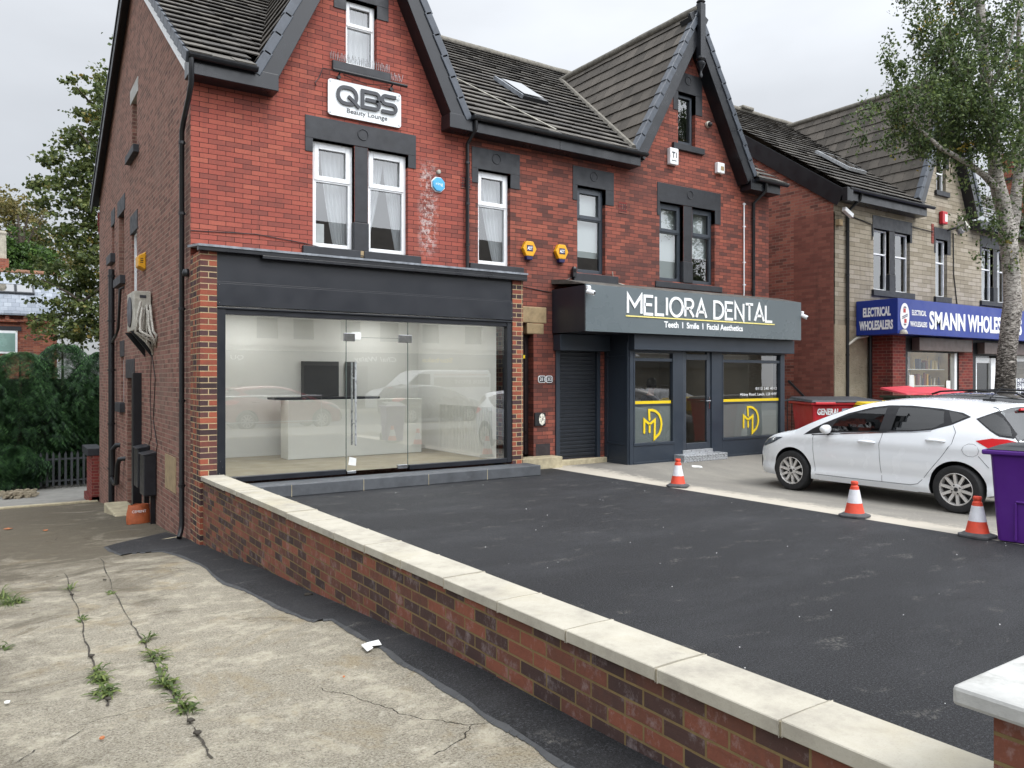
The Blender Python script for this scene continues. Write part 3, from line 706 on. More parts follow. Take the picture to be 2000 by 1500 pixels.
q = MB(); Ra, Rb = Vector((6.25, 5.2, 0)), Vector((5.9, .3, 0))
q = MB(); q.tube([(3.9, 5.3, zroof(5.3)+.06), (5.1, 2.6, zroof(2.6)+.06), (6.15, .3, zroof(.3)+.06)], .016, 6); q.build('lead_strip', M['aircon'], RF)
eave_box(HL, -.08, 1.14, .30, 5.76, 6.0); eave_box(HL, 3.96, 6.24, .30, 5.76, 6.0)
gutter(HL, -.1, .82, .23, 6.0); gutter(HL, 4.36, 6.24, .23, 6.0)
# front windows
M['stone_black'] = M['charcoal']
lintel(HL, 1.63, 3.49, 5.61, 5.06, 1.75, 3.35, 5.27, M['charcoal'], mull=(2.42, 2.65, 3.62))
lintel(HL, 4.56, 5.56, 5.62, 5.0, 4.69, 5.36, 5.25, M['charcoal'])
lintel(HL, 2.08, 3.0, 7.9, 7.35, 2.28, 2.80, 7.56, M['charcoal'])
sill(HL, 1.58, 2.5, 3.62, M['charcoal'], h=.12); sill(HL, 2.56, 3.56, 3.62, M['charcoal'], h=.12); sill(HL, 4.5, 5.62, 3.6, M['charcoal'], h=.16, out=.06); sill(HL, 2.05, 3.02, 6.52, M['charcoal'], h=.13, out=.05)
q = MB(); q.box(2.5, 2.56, W-.05, W+.1, 3.52, 3.62); q.build('sill_end', M['stone_lintel'], HL)
win(HL, 1.76, 2.42, 3.63, 5.26, M['white'], curtain=[(.3, 1.0, .62, .93, 3.68, 1.5), (0, .28, -.02, .06, 3.7, 1.2)])
win(HL, 2.66, 3.35, 3.63, 5.26, M['white'], curtain=[(.0, .52, .0, .12, 3.75, 1.3), (.5, 1.0, .84, 1.0, 3.7, 1.3)])
win(HL, 4.69, 5.36, 3.61, 5.24, M['white'], curtain=[(.25, 1.0, .68, 1.0, 3.7, 1.5), (0, .1, 0, .02, 3.7, 1)])
win(HL, 2.285, 2.795, 6.53, 7.55, M['white'], split=.62, fw=.055, curtain=[(0, 1, 0, 1, 6.6, 1)])
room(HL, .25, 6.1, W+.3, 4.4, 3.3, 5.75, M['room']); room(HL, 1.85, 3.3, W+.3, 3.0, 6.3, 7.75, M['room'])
q = MB(); q.box(1.84, 2.0, W+.2, W+.24, 3.7, 4.02); q.build('window_card', M['paper'], HL)
for i in range(34):
    pass
brick_vent(HL, 4.45, 4.98)
# shopfront, projecting from the house
def pillar(x0, x1, mm):
    q = MB(); q.box(x0, x1, 0, W-.004, -.9, 3.32); return q.build('brick_pillar', mm, HL)
pillar(0, .215, M['brick_pier']); pillar(5.0, 5.215, M['brick_pier'])
q = MB(); q.box(.215, 5.0, .02, .2, 2.93, 3.34); q.build('fascia_panel', M['fascia_black'], HL, bevel=.004)
q = MB(); q.box(.215, 5.0, -.005, .2, 2.60, 2.905); q.box(.215, 5.0, .008, .19, 2.905, 2.93); q.build('lower_fascia', M['fascia_black'], HL, bevel=.003)
q = MB(); q.box(.215, 5.0, .0, .16, 2.56, 2.585); q.box(.32, 4.91, .03, .2, 2.49, 2.56); q.box(.215, .33, .015, .17, .2, 2.56); q.box(4.905, 5.0, .015, .17, .2, 2.56)
q.box(.33, 2.05, .02, .12, .2, .27); q.box(3.09, 4.905, .02, .12, .2, .27); SF = q.build('shop_frame', M['frame_black'], HL, bevel=.004)
q = MB()
for x, z in ((.245, 2.88), (.245, 2.64), (4.97, 2.88), (4.97, 2.64), (.26, .5), (.29, .42), (.25, .33)): q.lathe([(.007, 0), (.006, -.006)], (x, -.006 if z > 2 else .014, z), 8, 'Y')
q.build('screw_head', M['chrome'], SF)
for x0, x1, z0 in ((.34, 2.068, .27), (3.082, 4.90, .27)):
    g = MB(); g.poly([(x0, .07, z0), (x1, .07, z0), (x1, .07, 2.49), (x0, .07, 2.49)]); g.build('shop_window', M['glass_shop'], HL)
g = MB(); g.poly([(2.072, .07, 2.235), (3.078, .07, 2.235), (3.078, .07, 2.49), (2.072, .07, 2.49)]); g.build('top_light', M['glass_shop'], HL)
g = MB(); g.poly([(2.076, .072, .235), (3.074, .072, .235), (3.074, .072, 2.228), (2.076, .072, 2.228)]); GD = g.build('glass_door', M['glass_shop'], HL)
M['glass_edge'] = paint('glass_edge', '5d6a66', .2, .05, 5)
q = MB()
for x in (2.070, 3.080): q.box(x-.003, x+.003, .062, .082, .24, 2.49)
q.box(2.07, 3.08, .066, .078, 2.229, 2.234); q.build('glass_joint', M['glass_edge'], HL)
q = MB()
for x, y in ((2.19, .0), (2.19, .145)):
    q.tube([(x, y, .62), (x, y, 1.86)], .015, 12)
for z in (.95, 1.62): q.tube([(2.19, 0, z), (2.19, .145, z)], .009, 8)
q.build('handle', M['steel'], GD, smooth=False, angle=40)
q = MB(); q.box(2.03, 2.2, .045, .095, 2.17, 2.29); q.box(2.92, 3.14, .045, .095, 2.17, 2.29); q.box(2.08, 2.22, .05, .095, .2, .24); q.box(2.9, 3.07, .05, .095, .22, .28); q.build('patch_fitting', M['chrome'], HL, bevel=.004)
q = MB(); q.box(2.16, 2.30, .055, .066, 2.20, 2.31); q.build('sticker', M['paper'], HL); q = MB(); q.poly([(2.10, .066, .33), (2.22, .066, .31), (2.23, .066, .42), (2.12, .066, .45)]); q.build('sticker', M['paper'], HL)
# lead flashing over the shopfront
q = MB(); q.prism([(-.04, -.09, 3.37), (-.04, -.09, 3.40), (-.04, W-.003, 3.475), (-.04, W-.003, 3.44)], (5.3, 0, 0)); q.build('flashing', M['lead'], HL)
q = MB(); q.box(-.035, 5.255, -.075, .02, 3.315, 3.372); q.box(.8, 5.25, -.082, .0, 3.27, 3.315); q.build('drip_board', M['black'], HL, bevel=.005)
q = MB(); q.box(.1, 5.3, -.40, .03, 0, .17); o = q.build('step', M['concrete_step'], HL, bevel=.012)
q = MB()
for x in (1.1, 2.15, 3.2, 4.25): q.box(x-.004, x+.004, -.403, -.39, .0, .165)
q.build('joint', M['sandstone_sill'], o)
# shop interior
q = MB(); y0, y1 = .2, 3.1
def qd(b, *p): b.poly(p)
for p in (((.24,y1,.2),(4.8,y1,.2),(4.8,y1,2.75),(.24,y1,2.75)), ((.24,y0,.2),(.24,y1,.2),(.24,y1,2.75),(.24,y0,2.75)), ((4.8,y0,.2),(4.8,y1,.2),(4.8,y1,2.75),(4.8,y0,2.75)), ((.24,y0,2.75),(4.8,y0,2.75),(4.8,y1,2.75),(.24,y1,2.75))): q.poly(p)
q.build('interior', M['room_pale'], HL)
q = MB(); q.poly([(.24, .1, .232), (4.8, .1, .232), (4.8, 3.1, .232), (.24, 3.1, .232)]); q.build('floor', M['room_floor'], HL)
q = MB(); q.box(2.40, 3.1, 3.02, 3.09, .24, 1.93); q.box(3.25, 3.42, 3.02, 3.09, .24, 1.93); q.build('back_doorway', M['room'], HL)
# entrance door beside the shop
q = MB(); q.box(5.08, 6.16, W-.012, W+.25, 2.62, 2.92); q.box(5.72, 6.1, W-.008, W+.2, 2.42, 2.62); q.build('lintel', M['stone_lintel'], HL, bevel=.02)
q = MB(); q.box(5.12, 5.2, W+.16, W+.24, .22, 2.6); q.box(5.79, 5.87, W+.16, W+.24, .22, 2.6); q.box(5.2, 5.79, W+.16, W+.24, 2.28, 2.6); q.box(5.2, 5.79, W+.18, W+.22, .25, 2.28)
ED = q.build('front_door', paint('dark_brown_door', '271f20', .35, .1, 3), HL, bevel=.006)
for z in (.78, 1.22): 
    q = MB(); q.tube([(5.5, W+.165, z)]+[(5.5+.13*math.sin(PI*i/8)+.05, W+.16, z+.02+.34*i/8) for i in range(9)]+[(5.5, W+.165, z+.38)], .018, 6); q.build('door_trim', M['steel'], ED)
q = MB(); q.poly([(5.24, W+.155, 1.75), (5.72, W+.155, 1.75), (5.72, W+.155, 2.24), (5.24, W+.155, 2.24)]); q.build('door_glass', M['dark_glass'], ED)
q = MB(); q.box(5.0, 6.3, .3, W+.2, -.05, .2); q.build('door_step', M['sandstone_sill'], HL, bevel=.015)
q = MB(); q.box(5.60, 5.78, W+.14, W+.156, 1.98, 2.04); q.build('sticker', M['letter_yellow'], ED)
q = MB(); q.box(5.92, 6.24, W-.006, W+.01, .08, .42); q.build('painted_plinth', paint('black_painted_brick', '2c2628', .8, .2, 9), HL)
# pipes
def pipe(parent, pts, r=.034, name='drainpipe', clips=(), m=None):
    q = MB(); q.tube(pts, r, 10); o = q.build(name, m or M['pipe'], parent, angle=50)
    if clips:
        c = MB()
        for p in clips: c.lathe([(r*1.25, -.02), (r*1.25, .02)], p, 10); c.box(p[0]-.01, p[0]+.05, p[1]-.012, p[1]+.05, p[2]-.012, p[2]+.012)
        c.build('pipe_clip', m or M['pipe'], o)
    return o
PY = on(355, 400, 'X', -.07).y
pipe(HL, [(-.06, .24, 5.97), (-.06, .25, 5.62), (-.065, .4, 5.45), (-.07, PY-.12, 5.22), (-.07, PY, 5.1), (-.07, PY, -.46), (-.09, PY-.02, -.56), (-.12, PY-.08, -.62)], .036, clips=[(-.07, PY, z) for z in (4.95, 3.95, 2.6, 1.3, .1)])
q = MB(); q.lathe([(.055, -.05), (.06, 0), (.045, .05)], (-.03, PY-.12, 3.1), 10); q.build('pipe_branch', M['pipe'], HL, smooth=True)
pipe(HL, [(4.44, .26, 5.95), (4.44, .27, 5.8), (4.44, W-.06, 5.62), (4.44, W-.06, 3.46)], .032, clips=[(4.44, W-.06, z) for z in (5.3, 4.6, 3.9)])
pipe(HL, [(-.1, 8.5, -1.4), (-.1, 8.5, 3.95), (-.1, 8.5, 4.05)], .065, 'soil_pipe', clips=[(-.1, 8.5, z) for z in (3.9, 2.9, 1.8, .6, -.4)])
pipe(HL, [(-.1, 8.45, 2.4), (-.08, 7.9, 2.55), (-.07, 7.6, 2.7), (-.07, 7.3, 3.5), (.02, 7.25, 3.55)], .03, 'waste_pipe')
pipe(HL, [(-.1, 8.4, -.62), (-.12, 7.8, -.66), (-.12, 7.4, -.6), (-.12, 7.3, -.2), (-.1, 7.15, -.08), (0.02, 7.1, -.06)], .05, 'waste_pipe')
pipe(HL, [(-.12, 8.1, -.5), (-.12, 8.1, .05), (-.06, 7.95, .16), (.02, 7.9, .16)], .055, 'waste_pipe')
q = MB(); q.prism([(.12, PY-.5, -.8), (-.3, PY-.45, -.8), (-.34, PY+.25, -.8), (.0, PY+.4, -.8)], (0, 0, .13)); q.build('gully_surround', M['sandstone_sill'], HL, bevel=.04)
# cables on the front
def cable(parent, pts, r=.006, m=None, name='cable'):
    q = MB(); q.tube(pts, r, 5); return q.build(name, m or M['pipe'], parent)
cable(HL, [(.0, W-.01, 3.68), (.9, W-.012, 3.72), (1.6, W-.012, 3.66), (2.2, W-.06, 3.56), (3.3, W-.07, 3.5)])
cable(HL, [(5.22, W-.012, 3.3), (5.6, W-.012, 3.27), (6.23, W-.012, 3.2)], .007)
cable(HL, [(-.008, 4.0, 2.4), (-.01, 3.4, 1.6), (-.01, 3.6, .9), (-.01, 3.2, .5), (-.01, 3.4, .3)], .007)
cable(HL, [(-.008, 3.75, 2.5), (-.01, 3.9, 1.3), (-.01, 3.8, .6), (-.01, 4.2, .35)], .006)
# ------------------------------------------------------------------ right house with the dental practice
HR = thing('brick_house', 'weathered red brick gabled house with a dark grey dental shopfront', 'house', (9.4, 6, 0))
b = MB()
facade(b, (6.24, 12.49, 2.2, 5.98), [(6.88, 7.58, 3.62, 5.27), (9.03, 9.72, 3.62, 5.24), (9.98, 10.68, 3.62, 5.24)], fm)
facade(b, (8.1, 11.66, 5.98, 9.1), [(9.56, 10.08, 6.52, 7.6)], fm, .2, [(-1.77, 1, 9.06-1.77*9.87), (1.77, 1, 9.06+1.77*9.87)])
facade(b, (6.24, 7.6, -.3, 2.2), [(6.44, 7.36, .1, 2.2)], fm, .25)
b.build('front_wall', M['brick_worn'], HR)
q = MB(); q.poly([(12.49, W, -1), (12.49, 11.9, -1), (12.49, 11.9, 6.4), (12.49, 6.2, 9.9), (12.49, W, 6.2)]); q.build('side_wall', M['brick_next'], HR)
rf = MB(); tiles(rf, (6.245, .2, 5.98), (1, 0, 0), (0, 1, SL), 6.36, 6.0/cs, .3, .335, .016, .035, False, .005, lambda p: 8.1 < p.x < 11.64 and p.y < .85)
RR = rf.build('roof', M['tile_main'], HR)
q = MB(); q.poly([(6.25, 6.2, 10.08), (12.6, 6.2, 10.08), (12.6, 12.3, 6.5), (6.25, 12.3, 6.5)]); q.build('rear_slope', M['tile_main'], RR)
q = MB(); q.tube([(6.25+.42*i, 6.2, 10.1+random.uniform(-.008, .008)) for i in range(16)], .1, 8); q.build('ridge', M['ridge'], RR, smooth=True)
gable_roof(HR, 9.87, 9.26, 1.77, 1.80, .33, 5.05, M['tile_gable'], roof=RR)
kl = on(1018, 174, 'Y', 2.5); ky = 2.55; kz = zroof(ky)
q = MB(); q.obox(Vector((kl.x, ky, kz))+Nx*.06, (.33, 0, 0), Sx*.62, Nx*.045); o = q.build('roof_window', M['pipe'], RR); q = MB(); q.obox(Vector((kl.x, ky-.04, kz))+Nx*.11, (.25, 0, 0), Sx*.50, Nx*.004); q.build('pane', M['sky_glass'], o)
q = MB(); q.obox(Vector((kl.x-.33, ky, kz))+Nx*.085, (.02, 0, 0), Sx*.63, Nx*.04); q.build('flashing', M['lead'], o)
q = MB()   # lead valley strips where the gable roof meets the main slope
for s in (-1, 1):
    P = []
    for i in range(9):
        x = 9.87+s*1.82*(1-i/8); z = 9.26-1.77*abs(x-9.87); y = .26+(z-6.02)/SL; P.append((x+s*.03, y, z+.05))
    q.tube(P, .055, 6)
q.build('valley', M['ridge'], RR)
eave_box(HR, 6.24, 8.22, .30, 5.76, 6.0); eave_box(HR, 11.5, 12.5, .30, 5.76, 6.0)
gutter(HR, 6.24, 8.32, .23, 6.0); gutter(HR, 11.62, 12.66, .23, 6.0)
q = MB()   # finial with a turned drop
q.box(9.80, 9.94, .2, .33, 8.25, 9.36)
q.lathe([(.05, 9.36), (.095, 9.40), (.06, 9.45), (.05, 9.5), (.09, 9.55), (.05, 9.62), (.03, 9.7), (.05, 9.76), (.01, 9.86)], (9.87, .265, 0), 14)
q.lathe([(.0, 7.82), (.03, 7.84), (.04, 7.89), (.02, 7.95), (.035, 8.0), (.085, 8.08), (.095, 8.13), (.06, 8.18), (.1, 8.22), (.1, 8.26)], (9.87, .265, 0), 14)
q.build('finial', M['black'], HR, angle=40)
brick_vent(HR, 9.86, 8.30); brick_vent(HR, 8.02, 4.98)
lintel(HR, 6.77, 7.79, 5.63, 4.98, 6.88, 7.58, 5.27, M['charcoal'])
lintel(HR, 8.96, 10.86, 5.63, 4.95, 9.03, 10.68, 5.24, M['charcoal'], mull=(9.72, 9.98, 3.62))
lintel(HR, 9.42, 10.28, 8.02, 7.2, 9.56, 10.08, 7.6, M['charcoal'])
sill(HR, 6.76, 7.86, 3.60, M['charcoal'], h=.16); sill(HR, 8.9, 10.9, 3.60, M['charcoal'], h=.12, out=.03); sill(HR, 9.38, 10.3, 6.50, M['charcoal'], h=.13)
w_ = win(HR, 6.89, 7.58, 3.63, 5.26, M['anthracite'])
q = MB(); q.poly([(6.9, W+.2, 3.95), (7.57, W+.2, 3.95), (7.57, W+.2, 5.2), (6.9, W+.2, 5.2)]); q.build('blind', M['blind'], w_)
for a, c in ((9.04, 9.715), (9.985, 10.67)):
    w_ = win(HR, a, c, 3.63, 5.23, M['anthracite'])
q = MB(); q.poly([(9.05, W+.22, 3.68), (9.70, W+.22, 3.68), (9.70, W+.22, 5.2), (9.05, W+.22, 5.2)]); q.build('blind', M['blind'], w_)
q = MB(); q.poly([(10.0, W+.22, 4.2), (10.66, W+.22, 4.2), (10.66, W+.22, 5.2), (10.0, W+.22, 5.2)]); q.build('blind', M['blind'], w_)
win(HR, 9.57, 10.07, 6.53, 7.59, M['anthracite'], single=True, fw=.055)
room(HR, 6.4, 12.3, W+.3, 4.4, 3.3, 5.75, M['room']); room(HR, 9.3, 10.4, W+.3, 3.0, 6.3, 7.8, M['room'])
pipe(HR, [(11.96, .26, 5.95), (11.96, .27, 5.78), (11.9, W-.05, 5.55), (11.9, W-.05, 3.2)], .034, clips=[(11.9, W-.05, z) for z in (5.2, 4.4, 3.6)])
pipe(HR, [(11.6, W-.03, 5.52), (11.6, W-.03, 3.3)], .014, 'white_pipe', clips=[(11.6, W-.03, z) for z in (5.5, 5.0, 4.2, 3.7)], m=M['white'])
cable(HR, [(6.25, W-.012, 3.2), (6.6, W-.012, 3.45), (6.75, W-.03, 3.52)], .007); cable(HR, [(7.75, W-.012, 3.7), (7.78, W-.012, 3.5), (8.3, W-.02, 3.42), (8.9, W-.03, 3.36)], .009, M['aircon'])
# roller shutter and its housing
q = MB(); N_ = 27
for i in range(N_):
    z = .14+i*.0735; q.prism([(6.46, W+.06, z), (6.46, W+.035, z+.012), (6.46, W+.03, z+.05), (6.46, W+.06, z+.068)], (.89, 0, 0))
q.box(6.46, 7.35, W+.05, W+.09, .1, 2.2); q.build('roller_shutter', paint('dark_shutter_slat', '23272d', .45, .08, 2), HR)
q = MB(); q.box(6.36, 6.455, W-.03, W+.1, .1, 2.15); q.box(7.355, 7.43, W-.03, W+.1, .1, 2.15); q.box(6.31, 7.52, W-.22, W-.005, 2.13, 2.43); q.build('shutter_frame', M['dental'], HR, bevel=.006)
q = MB(); q.box(6.34, 7.6, W-.1, W+.05, -.1, .1); q.build('shutter_step', M['sandstone_sill'], HR, bevel=.02)
# projecting bay
YB = -.1
q = MB()
q.box(7.55, 7.68, YB+.02, W, -.12, 2.45)                                 # left return
q.box(7.57, 7.66, YB, YB+.12, -.1, 2.42); q.box(12.0, 12.12, YB, YB+.12, -.2, 2.42); q.box(12.02, 12.1, YB+.12, W, -.2, 2.45)
q.box(8.72, 8.98, YB, YB+.1, -.05, 2.42); q.box(9.79, 10.1, YB, YB+.1, -.05, 2.42)
q.box(7.66, 8.72, YB, YB+.1, 2.10, 2.42); q.box(10.1, 12.0, YB, YB+.1, 2.12, 2.42); q.box(8.98, 9.79, YB, YB+.1, 2.14, 2.42)
q.box(7.66, 8.72, YB, YB+.1, -.12, .36); q.box(10.1, 12.0, YB, YB+.1, -.2, .36)
q.build('bay_frame', M['dental'], HR, bevel=.005)
q = MB()
for a, c in ((7.66, 8.72), (10.1, 12.0)):
    q.box(a, c, YB-.014, YB+.08, .345, .395); q.box(a, c, YB+.01, YB+.08, 1.94, 2.0); q.box(a, c, YB-.012, YB, -.04 if a < 9 else -.1, .04)
    q.box(a, a+.035, YB-.006, YB+.08, .395, 2.1); q.box(c-.035, c, YB-.006, YB+.08, .395, 2.1)
q.box(7.536, 7.55, YB+.09, W-.09, .36, .4); q.box(7.536, 7.55, YB+.09, W-.09, 2.0, 2.04); q.box(7.536, 7.55, YB+.03, YB+.10, .0, 2.3); q.box(7.536, 7.55, W-.12, W-.03, .0, 2.3); q.box(7.538, 7.55, YB+.09, W-.09, .0, .06)
q.build('moulding', M['dental'], HR, bevel=.004)
for a, c in ((7.7, 8.68), (10.14, 11.96)):
    for z0, z1 in ((.4, 1.935), (2.0, 2.1)):
        g = MB(); g.poly([(a, YB+.05, z0), (c, YB+.05, z0), (c, YB+.05, z1), (a, YB+.05, z1)]); o = g.build('bay_window', M['glass_dental'], HR)
        if z0 < 1:
            f = MB(); f.poly([(a, YB+.056, .4), (c, YB+.056, .4), (c, YB+.056, 1.13), (a, YB+.056, 1.13)]); f.build('frosted_film', M['film'], o)
            f = MB(); f.box(a, c, YB+.042, YB+.047, 1.13, 1.185); f.build('yellow_band', M['letter_yellow'], o)
            f = MB(); f.box(a, c, YB+.043, YB+.047, 1.09, 1.13); f.build('grey_band', M['dental'], o)
# door of the practice
q = MB(); q.box(8.98, 9.09, YB+.03, YB+.09, .2, 2.14); q.box(9.68, 9.79, YB+.03, YB+.09, .2, 2.14); q.box(9.09, 9.68, YB+.03, YB+.09, 1.98, 2.1); q.box(9.09, 9.68, YB+.03, YB+.09, .2, .33)
DD = q.build('practice_door', M['anthracite'], HR, bevel=.008)
g = MB(); g.poly([(9.09, YB+.06, .33), (9.68, YB+.06, .33), (9.68, YB+.06, 1.98), (9.09, YB+.06, 1.98)]); g.build('pane', M['glass_dental'], DD)
q = MB(); q.box(9.715, 9.75, YB+.005, YB+.03, 1.0, 1.24); q.tube([(9.735, YB-.02, 1.16), (9.61, YB-.02, 1.16)], .011, 8); q.tube([(9.735, YB+.03, 1.16), (9.735, YB-.02, 1.16)], .011, 8); q.build('handle', M['chrome'], DD, bevel=.003)
q = MB(); q.box(8.95, 9.8, YB-.02, YB+.1, .12, .2); q.build('threshold', M['steel'], HR, bevel=.004)
q = MB(); q.box(8.72, 9.95, YB-.27, YB+.02, -.2, .13); o = q.build('tread_step', M['steel'], HR, bevel=.006)
q = MB()
for i in range(26):
    for j in range(4):
        c = Vector((8.76+i*.046, YB-.273, -.04+j*.046+(.0 if i % 2 else .012))); a = R(45 if (i+j) % 2 else -45)
        q.obox(c, (.018*math.cos(a), 0, .018*math.sin(a)), (0, .004, 0), (-.005*math.sin(a), 0, .005*math.cos(a)))
q.build('tread_pattern', M['chrome'], o)
# interior of the practice
room(HR, 7.7, 11.98, .1, 3.6, .0, 2.42, paint('warm_grey_wall', '8d867a', .85, .08, 1))
q = MB(); q.box(8.5, 11.5, 2.4, 2.9, .02, 1.05); q.box(8.42, 11.58, 2.35, 2.95, 1.05, 1.1); q.build('reception_desk', M['counter'], HR, bevel=.01)
q = MB(); q.box(9.1, 9.6, 3.5, 3.56, 1.2, 2.0); q.build('wall_screen', M['trim'], HR)
M['added_lamp_soft'] = NT('added_practice_light'); _t = M['added_lamp_soft']; _e = _t.N('Emission'); _e.inputs[0].default_value = (1, .96, .9, 1); _e.inputs[1].default_value = 5; _t.L(_e.outputs[0], _t.out.inputs[0]); M['added_lamp_soft'] = _t.mat
for x, lab in ((8.6, 'added unseen ceiling light at the left inside the dental practice'), (10.8, 'added unseen ceiling light at the right inside the dental practice')):
    t = thing('added_ceiling_light', lab, 'light', (x, 1.6, 2.4), 'added unseen ceiling lights in the dental practice'); q = MB(); q.box(x-.3, x+.3, 1.3, 1.9, 2.385, 2.415); q.build('frame', M['white'], t); q = MB(); q.box(x-.27, x+.27, 1.33, 1.87, 2.375, 2.386); q.build('diffuser', M['added_lamp_soft'], t)  # added emitters, out of view, that brighten the practice interior
q = MB(); q.box(8.05, 8.25, 1.1, 1.3, .02, 2.4); q.build('inner_post', M['frame_black'], HR)
# lower band beneath the sign
q = MB(); q.box(7.56, 12.28, YB-.13, W-.01, 2.15, 2.44); q.build('shutter_box', M['dental'], HR, bevel=.006)

# dental sign: a boxed fascia
DS = thing('shop_sign', 'long grey boxed sign reading MELIORA DENTAL in white letters above the practice', 'sign', (9.27, -.39, 2.44))
q = MB(); q.box(6.28, 12.27, -.36, W-.015, 2.445, 3.25); q.build('sign_box', M['dental_dark'], DS)
q = MB(); q.box(6.27, 12.29, -.392, -.362, 2.44, 3.262); q.build('sign_face', M['dental_sign'], DS, bevel=.003)
q = MB(); q.prism([(6.27, -.37, 3.266), (6.27, W-.005, 3.36), (6.27, W-.005, 3.44), (6.27, .2, 3.40), (6.27, -.30, 3.285)], (6.0, 0, 0)); q.build('sign_cover', paint('weathered_timber_cover', '55524d', .9, .3, 4, .4, 40, dirt=('8b877c', 4, .6)), DS)
fmz = lambda y: (lambda a, b, d: (a, y-d, b))
q = MB(); stroke_word(q, 'MELIORA DENTAL', 7.24, 11.30, 2.80, 3.13, .052, fmz(-.3925), .015); q.build('lettering', M['letter_white'], DS)
q = MB(); q.box(7.20, 11.38, -.404, -.392, 2.735, 2.757); q.build('underline', M['pale_yellow'], DS)
text('lettering', 'Teeth  l  Smile  l  Facial Aesthetics', M['letter_white'], DS, (8.16, -.394, 2.575), FRONT, .115, 2.22, .003, .004)
def camera_bullet(loc, d, label):
    t = thing('security_camera', label, 'camera', loc, 'security cameras on the grey sign box')
    q = MB(); q.lathe([(.045, 0), (.045, .05), (.025, .06)], (loc[0], loc[1], loc[2]), 12); q.build('mount', M['white'], t, smooth=False, angle=40)
    q = MB(); c = Vector(loc)+Vector((0, -.06, -.06)); d = Vector(d).normalized(); q.tube([c-d*.07, c+d*.06, c+d*.075], [.042, .045, .04], 14); q.build('housing', M['white'], t, angle=40)
    q = MB(); q.tube([c+d*.07, c+d*.08], .028, 12); q.build('lens', M['trim'], t)
    return t
camera_bullet((6.3, -.43, 3.17), (.5, -1, -.35), 'white bullet camera on the left corner of the grey dental sign')
camera_bullet((12.36, -.36, 3.02), (.3, -1, -.5), 'white bullet camera at the right end of the grey dental sign')
# logos on the two bay windows
LG = [[(245, 1095), (245, 937), (310, 992), (375, 937), (370, 1168), (425, 1110), (448, 1050), (455, 985), (448, 930), (425, 870), (380, 830), (340, 818), (303, 820), (308, 935)], [(310, 992), (310, 1085)]]
def logo(dx, dz, sx, nm):
    o = on(1220+310/6.25, 670+990/6.25, 'Y', YB+.03); q = MB()
    for ln in LG:
        P = []
        for a, b_ in ln:
            p = on(1220+a/6.25, 670+b_/6.25, 'Y', YB+.03); P.append(((p.x-o.x)*sx+o.x+dx, p.z+dz))
        stroke(q, P, .048, lambda a, b_, d: (a, YB+.045-d, b_), .006, rnd=True)
    t = q.build('window_logo', M['letter_yellow'], None)
    tag(t, 'yellow monogram of joined m and d on the '+nm+' practice window', 'logo', 'yellow logos on the practice windows'); return t
logo(0, 0, 1, 'narrow left'); o1 = on(1275, 828, 'Y', YB); o2 = on(1467, 822, 'Y', YB); logo(o2.x-o1.x, .0, 1.05, 'wide right')
text('window_lettering', 'RWs', M['letter_white'], HR, (7.7, YB+.045, 2.03), FRONT, .045, .14, .001)
text('window_lettering', '0113 240 4012', M['letter_white'], HR, (11.2, YB+.045, 1.37), FRONT, .06, .7, .001)
text('window_lettering', 'Abbey Road, Leeds, LS8 4HY', M['letter_white'], HR, (10.7, YB+.045, 1.25), FRONT, .06, 1.2, .001)

# ------------------------------------------------------------------ things fixed to the two fronts
def board(mb, x0, x1, z0, z1, y, t, r):
    P = []
    for cx, cz, a in ((x1-r, z1-r, 0), (x0+r, z1-r, 90), (x0+r, z0+r, 180), (x1-r, z0+r, 270)): P += [(cx+r*math.cos(R(a+i*15)), y, cz+r*math.sin(R(a+i*15))) for i in range(7)]
    mb.prism(P, (0, -t, 0))
QS = thing('shop_sign', 'white rounded board reading QBS Beauty Lounge in dark letters below the attic window', 'sign', (2.6, W, 5.67))
q = MB(); board(q, 1.975, 3.205, 5.67, 6.225, W-.02, .025, .05); q.build('sign_board', M['sign_white'], QS, bevel=.004)
q = MB()
for x in (2.01, 3.17):
    for z in (5.71, 6.185): q.lathe([(.014, 0), (.012, -.01)], (x, W-.045, z), 8, 'Y')
q.build('screw_head', M['steel'], QS)
mpq = lambda a, b_, d: (a, W-.058-d, b_)
q = MB(); k = 1
def rr(x0, x1, z0, z1, r, n=7): return arc(x1-r, z1-r, r, r, 0, 90, n)+arc(x0+r, z1-r, r, r, 90, 180, n)+arc(x0+r, z0+r, r, r, 180, 270, n)+arc(x1-r, z0+r, r, r, 270, 360, n)
wq = .054
stroke(q, rr(2.13, 2.43, 5.88, 6.13, .115), wq, mpq, .014, closed=True)
stroke(q, [(2.29, 6.0), (2.36, 5.95), (2.475, 5.845)], wq*.9, mpq, .0225)
stroke(q, [(2.58, 6.005), (2.74, 6.005)]+arc(2.75, 6.068, .06, .062, -60, 90, 8)+[(2.53, 6.13), (2.53, 5.88), (2.72, 5.88)]+arc(2.74, 5.943, .07, .063, -90, 80, 8), wq, mpq, .022)
stroke(q, [(3.105, 6.13), (2.93, 6.13)]+arc(2.92, 6.067, .06, .063, 90, 270, 9)+[(3.03, 6.004)]+arc(3.04, 5.942, .062, .062, 90, -90, 9)+[(2.85, 5.88)], wq, mpq, .022)
stroke(q, arc(3.145, 6.115, .018, .018, 0, 360, 12), .005, mpq, .004)
q.build('lettering', M['letter_dark'], QS)
text('lettering', 'Beauty Lounge', M['letter_dark'], QS, (2.27, W-.047, 5.745), FRONT, .075, .68, .004)
LB = thing('sign_light', 'slim black light bar mounted over the white QBS board', 'light', (2.6, .5, 6.33))
q = MB(); q.tube([(2.03, .5, 6.345), (3.28, .5, 6.345)], .024, 10); q.build('bar', M['pipe'], LB, angle=50)
q = MB()
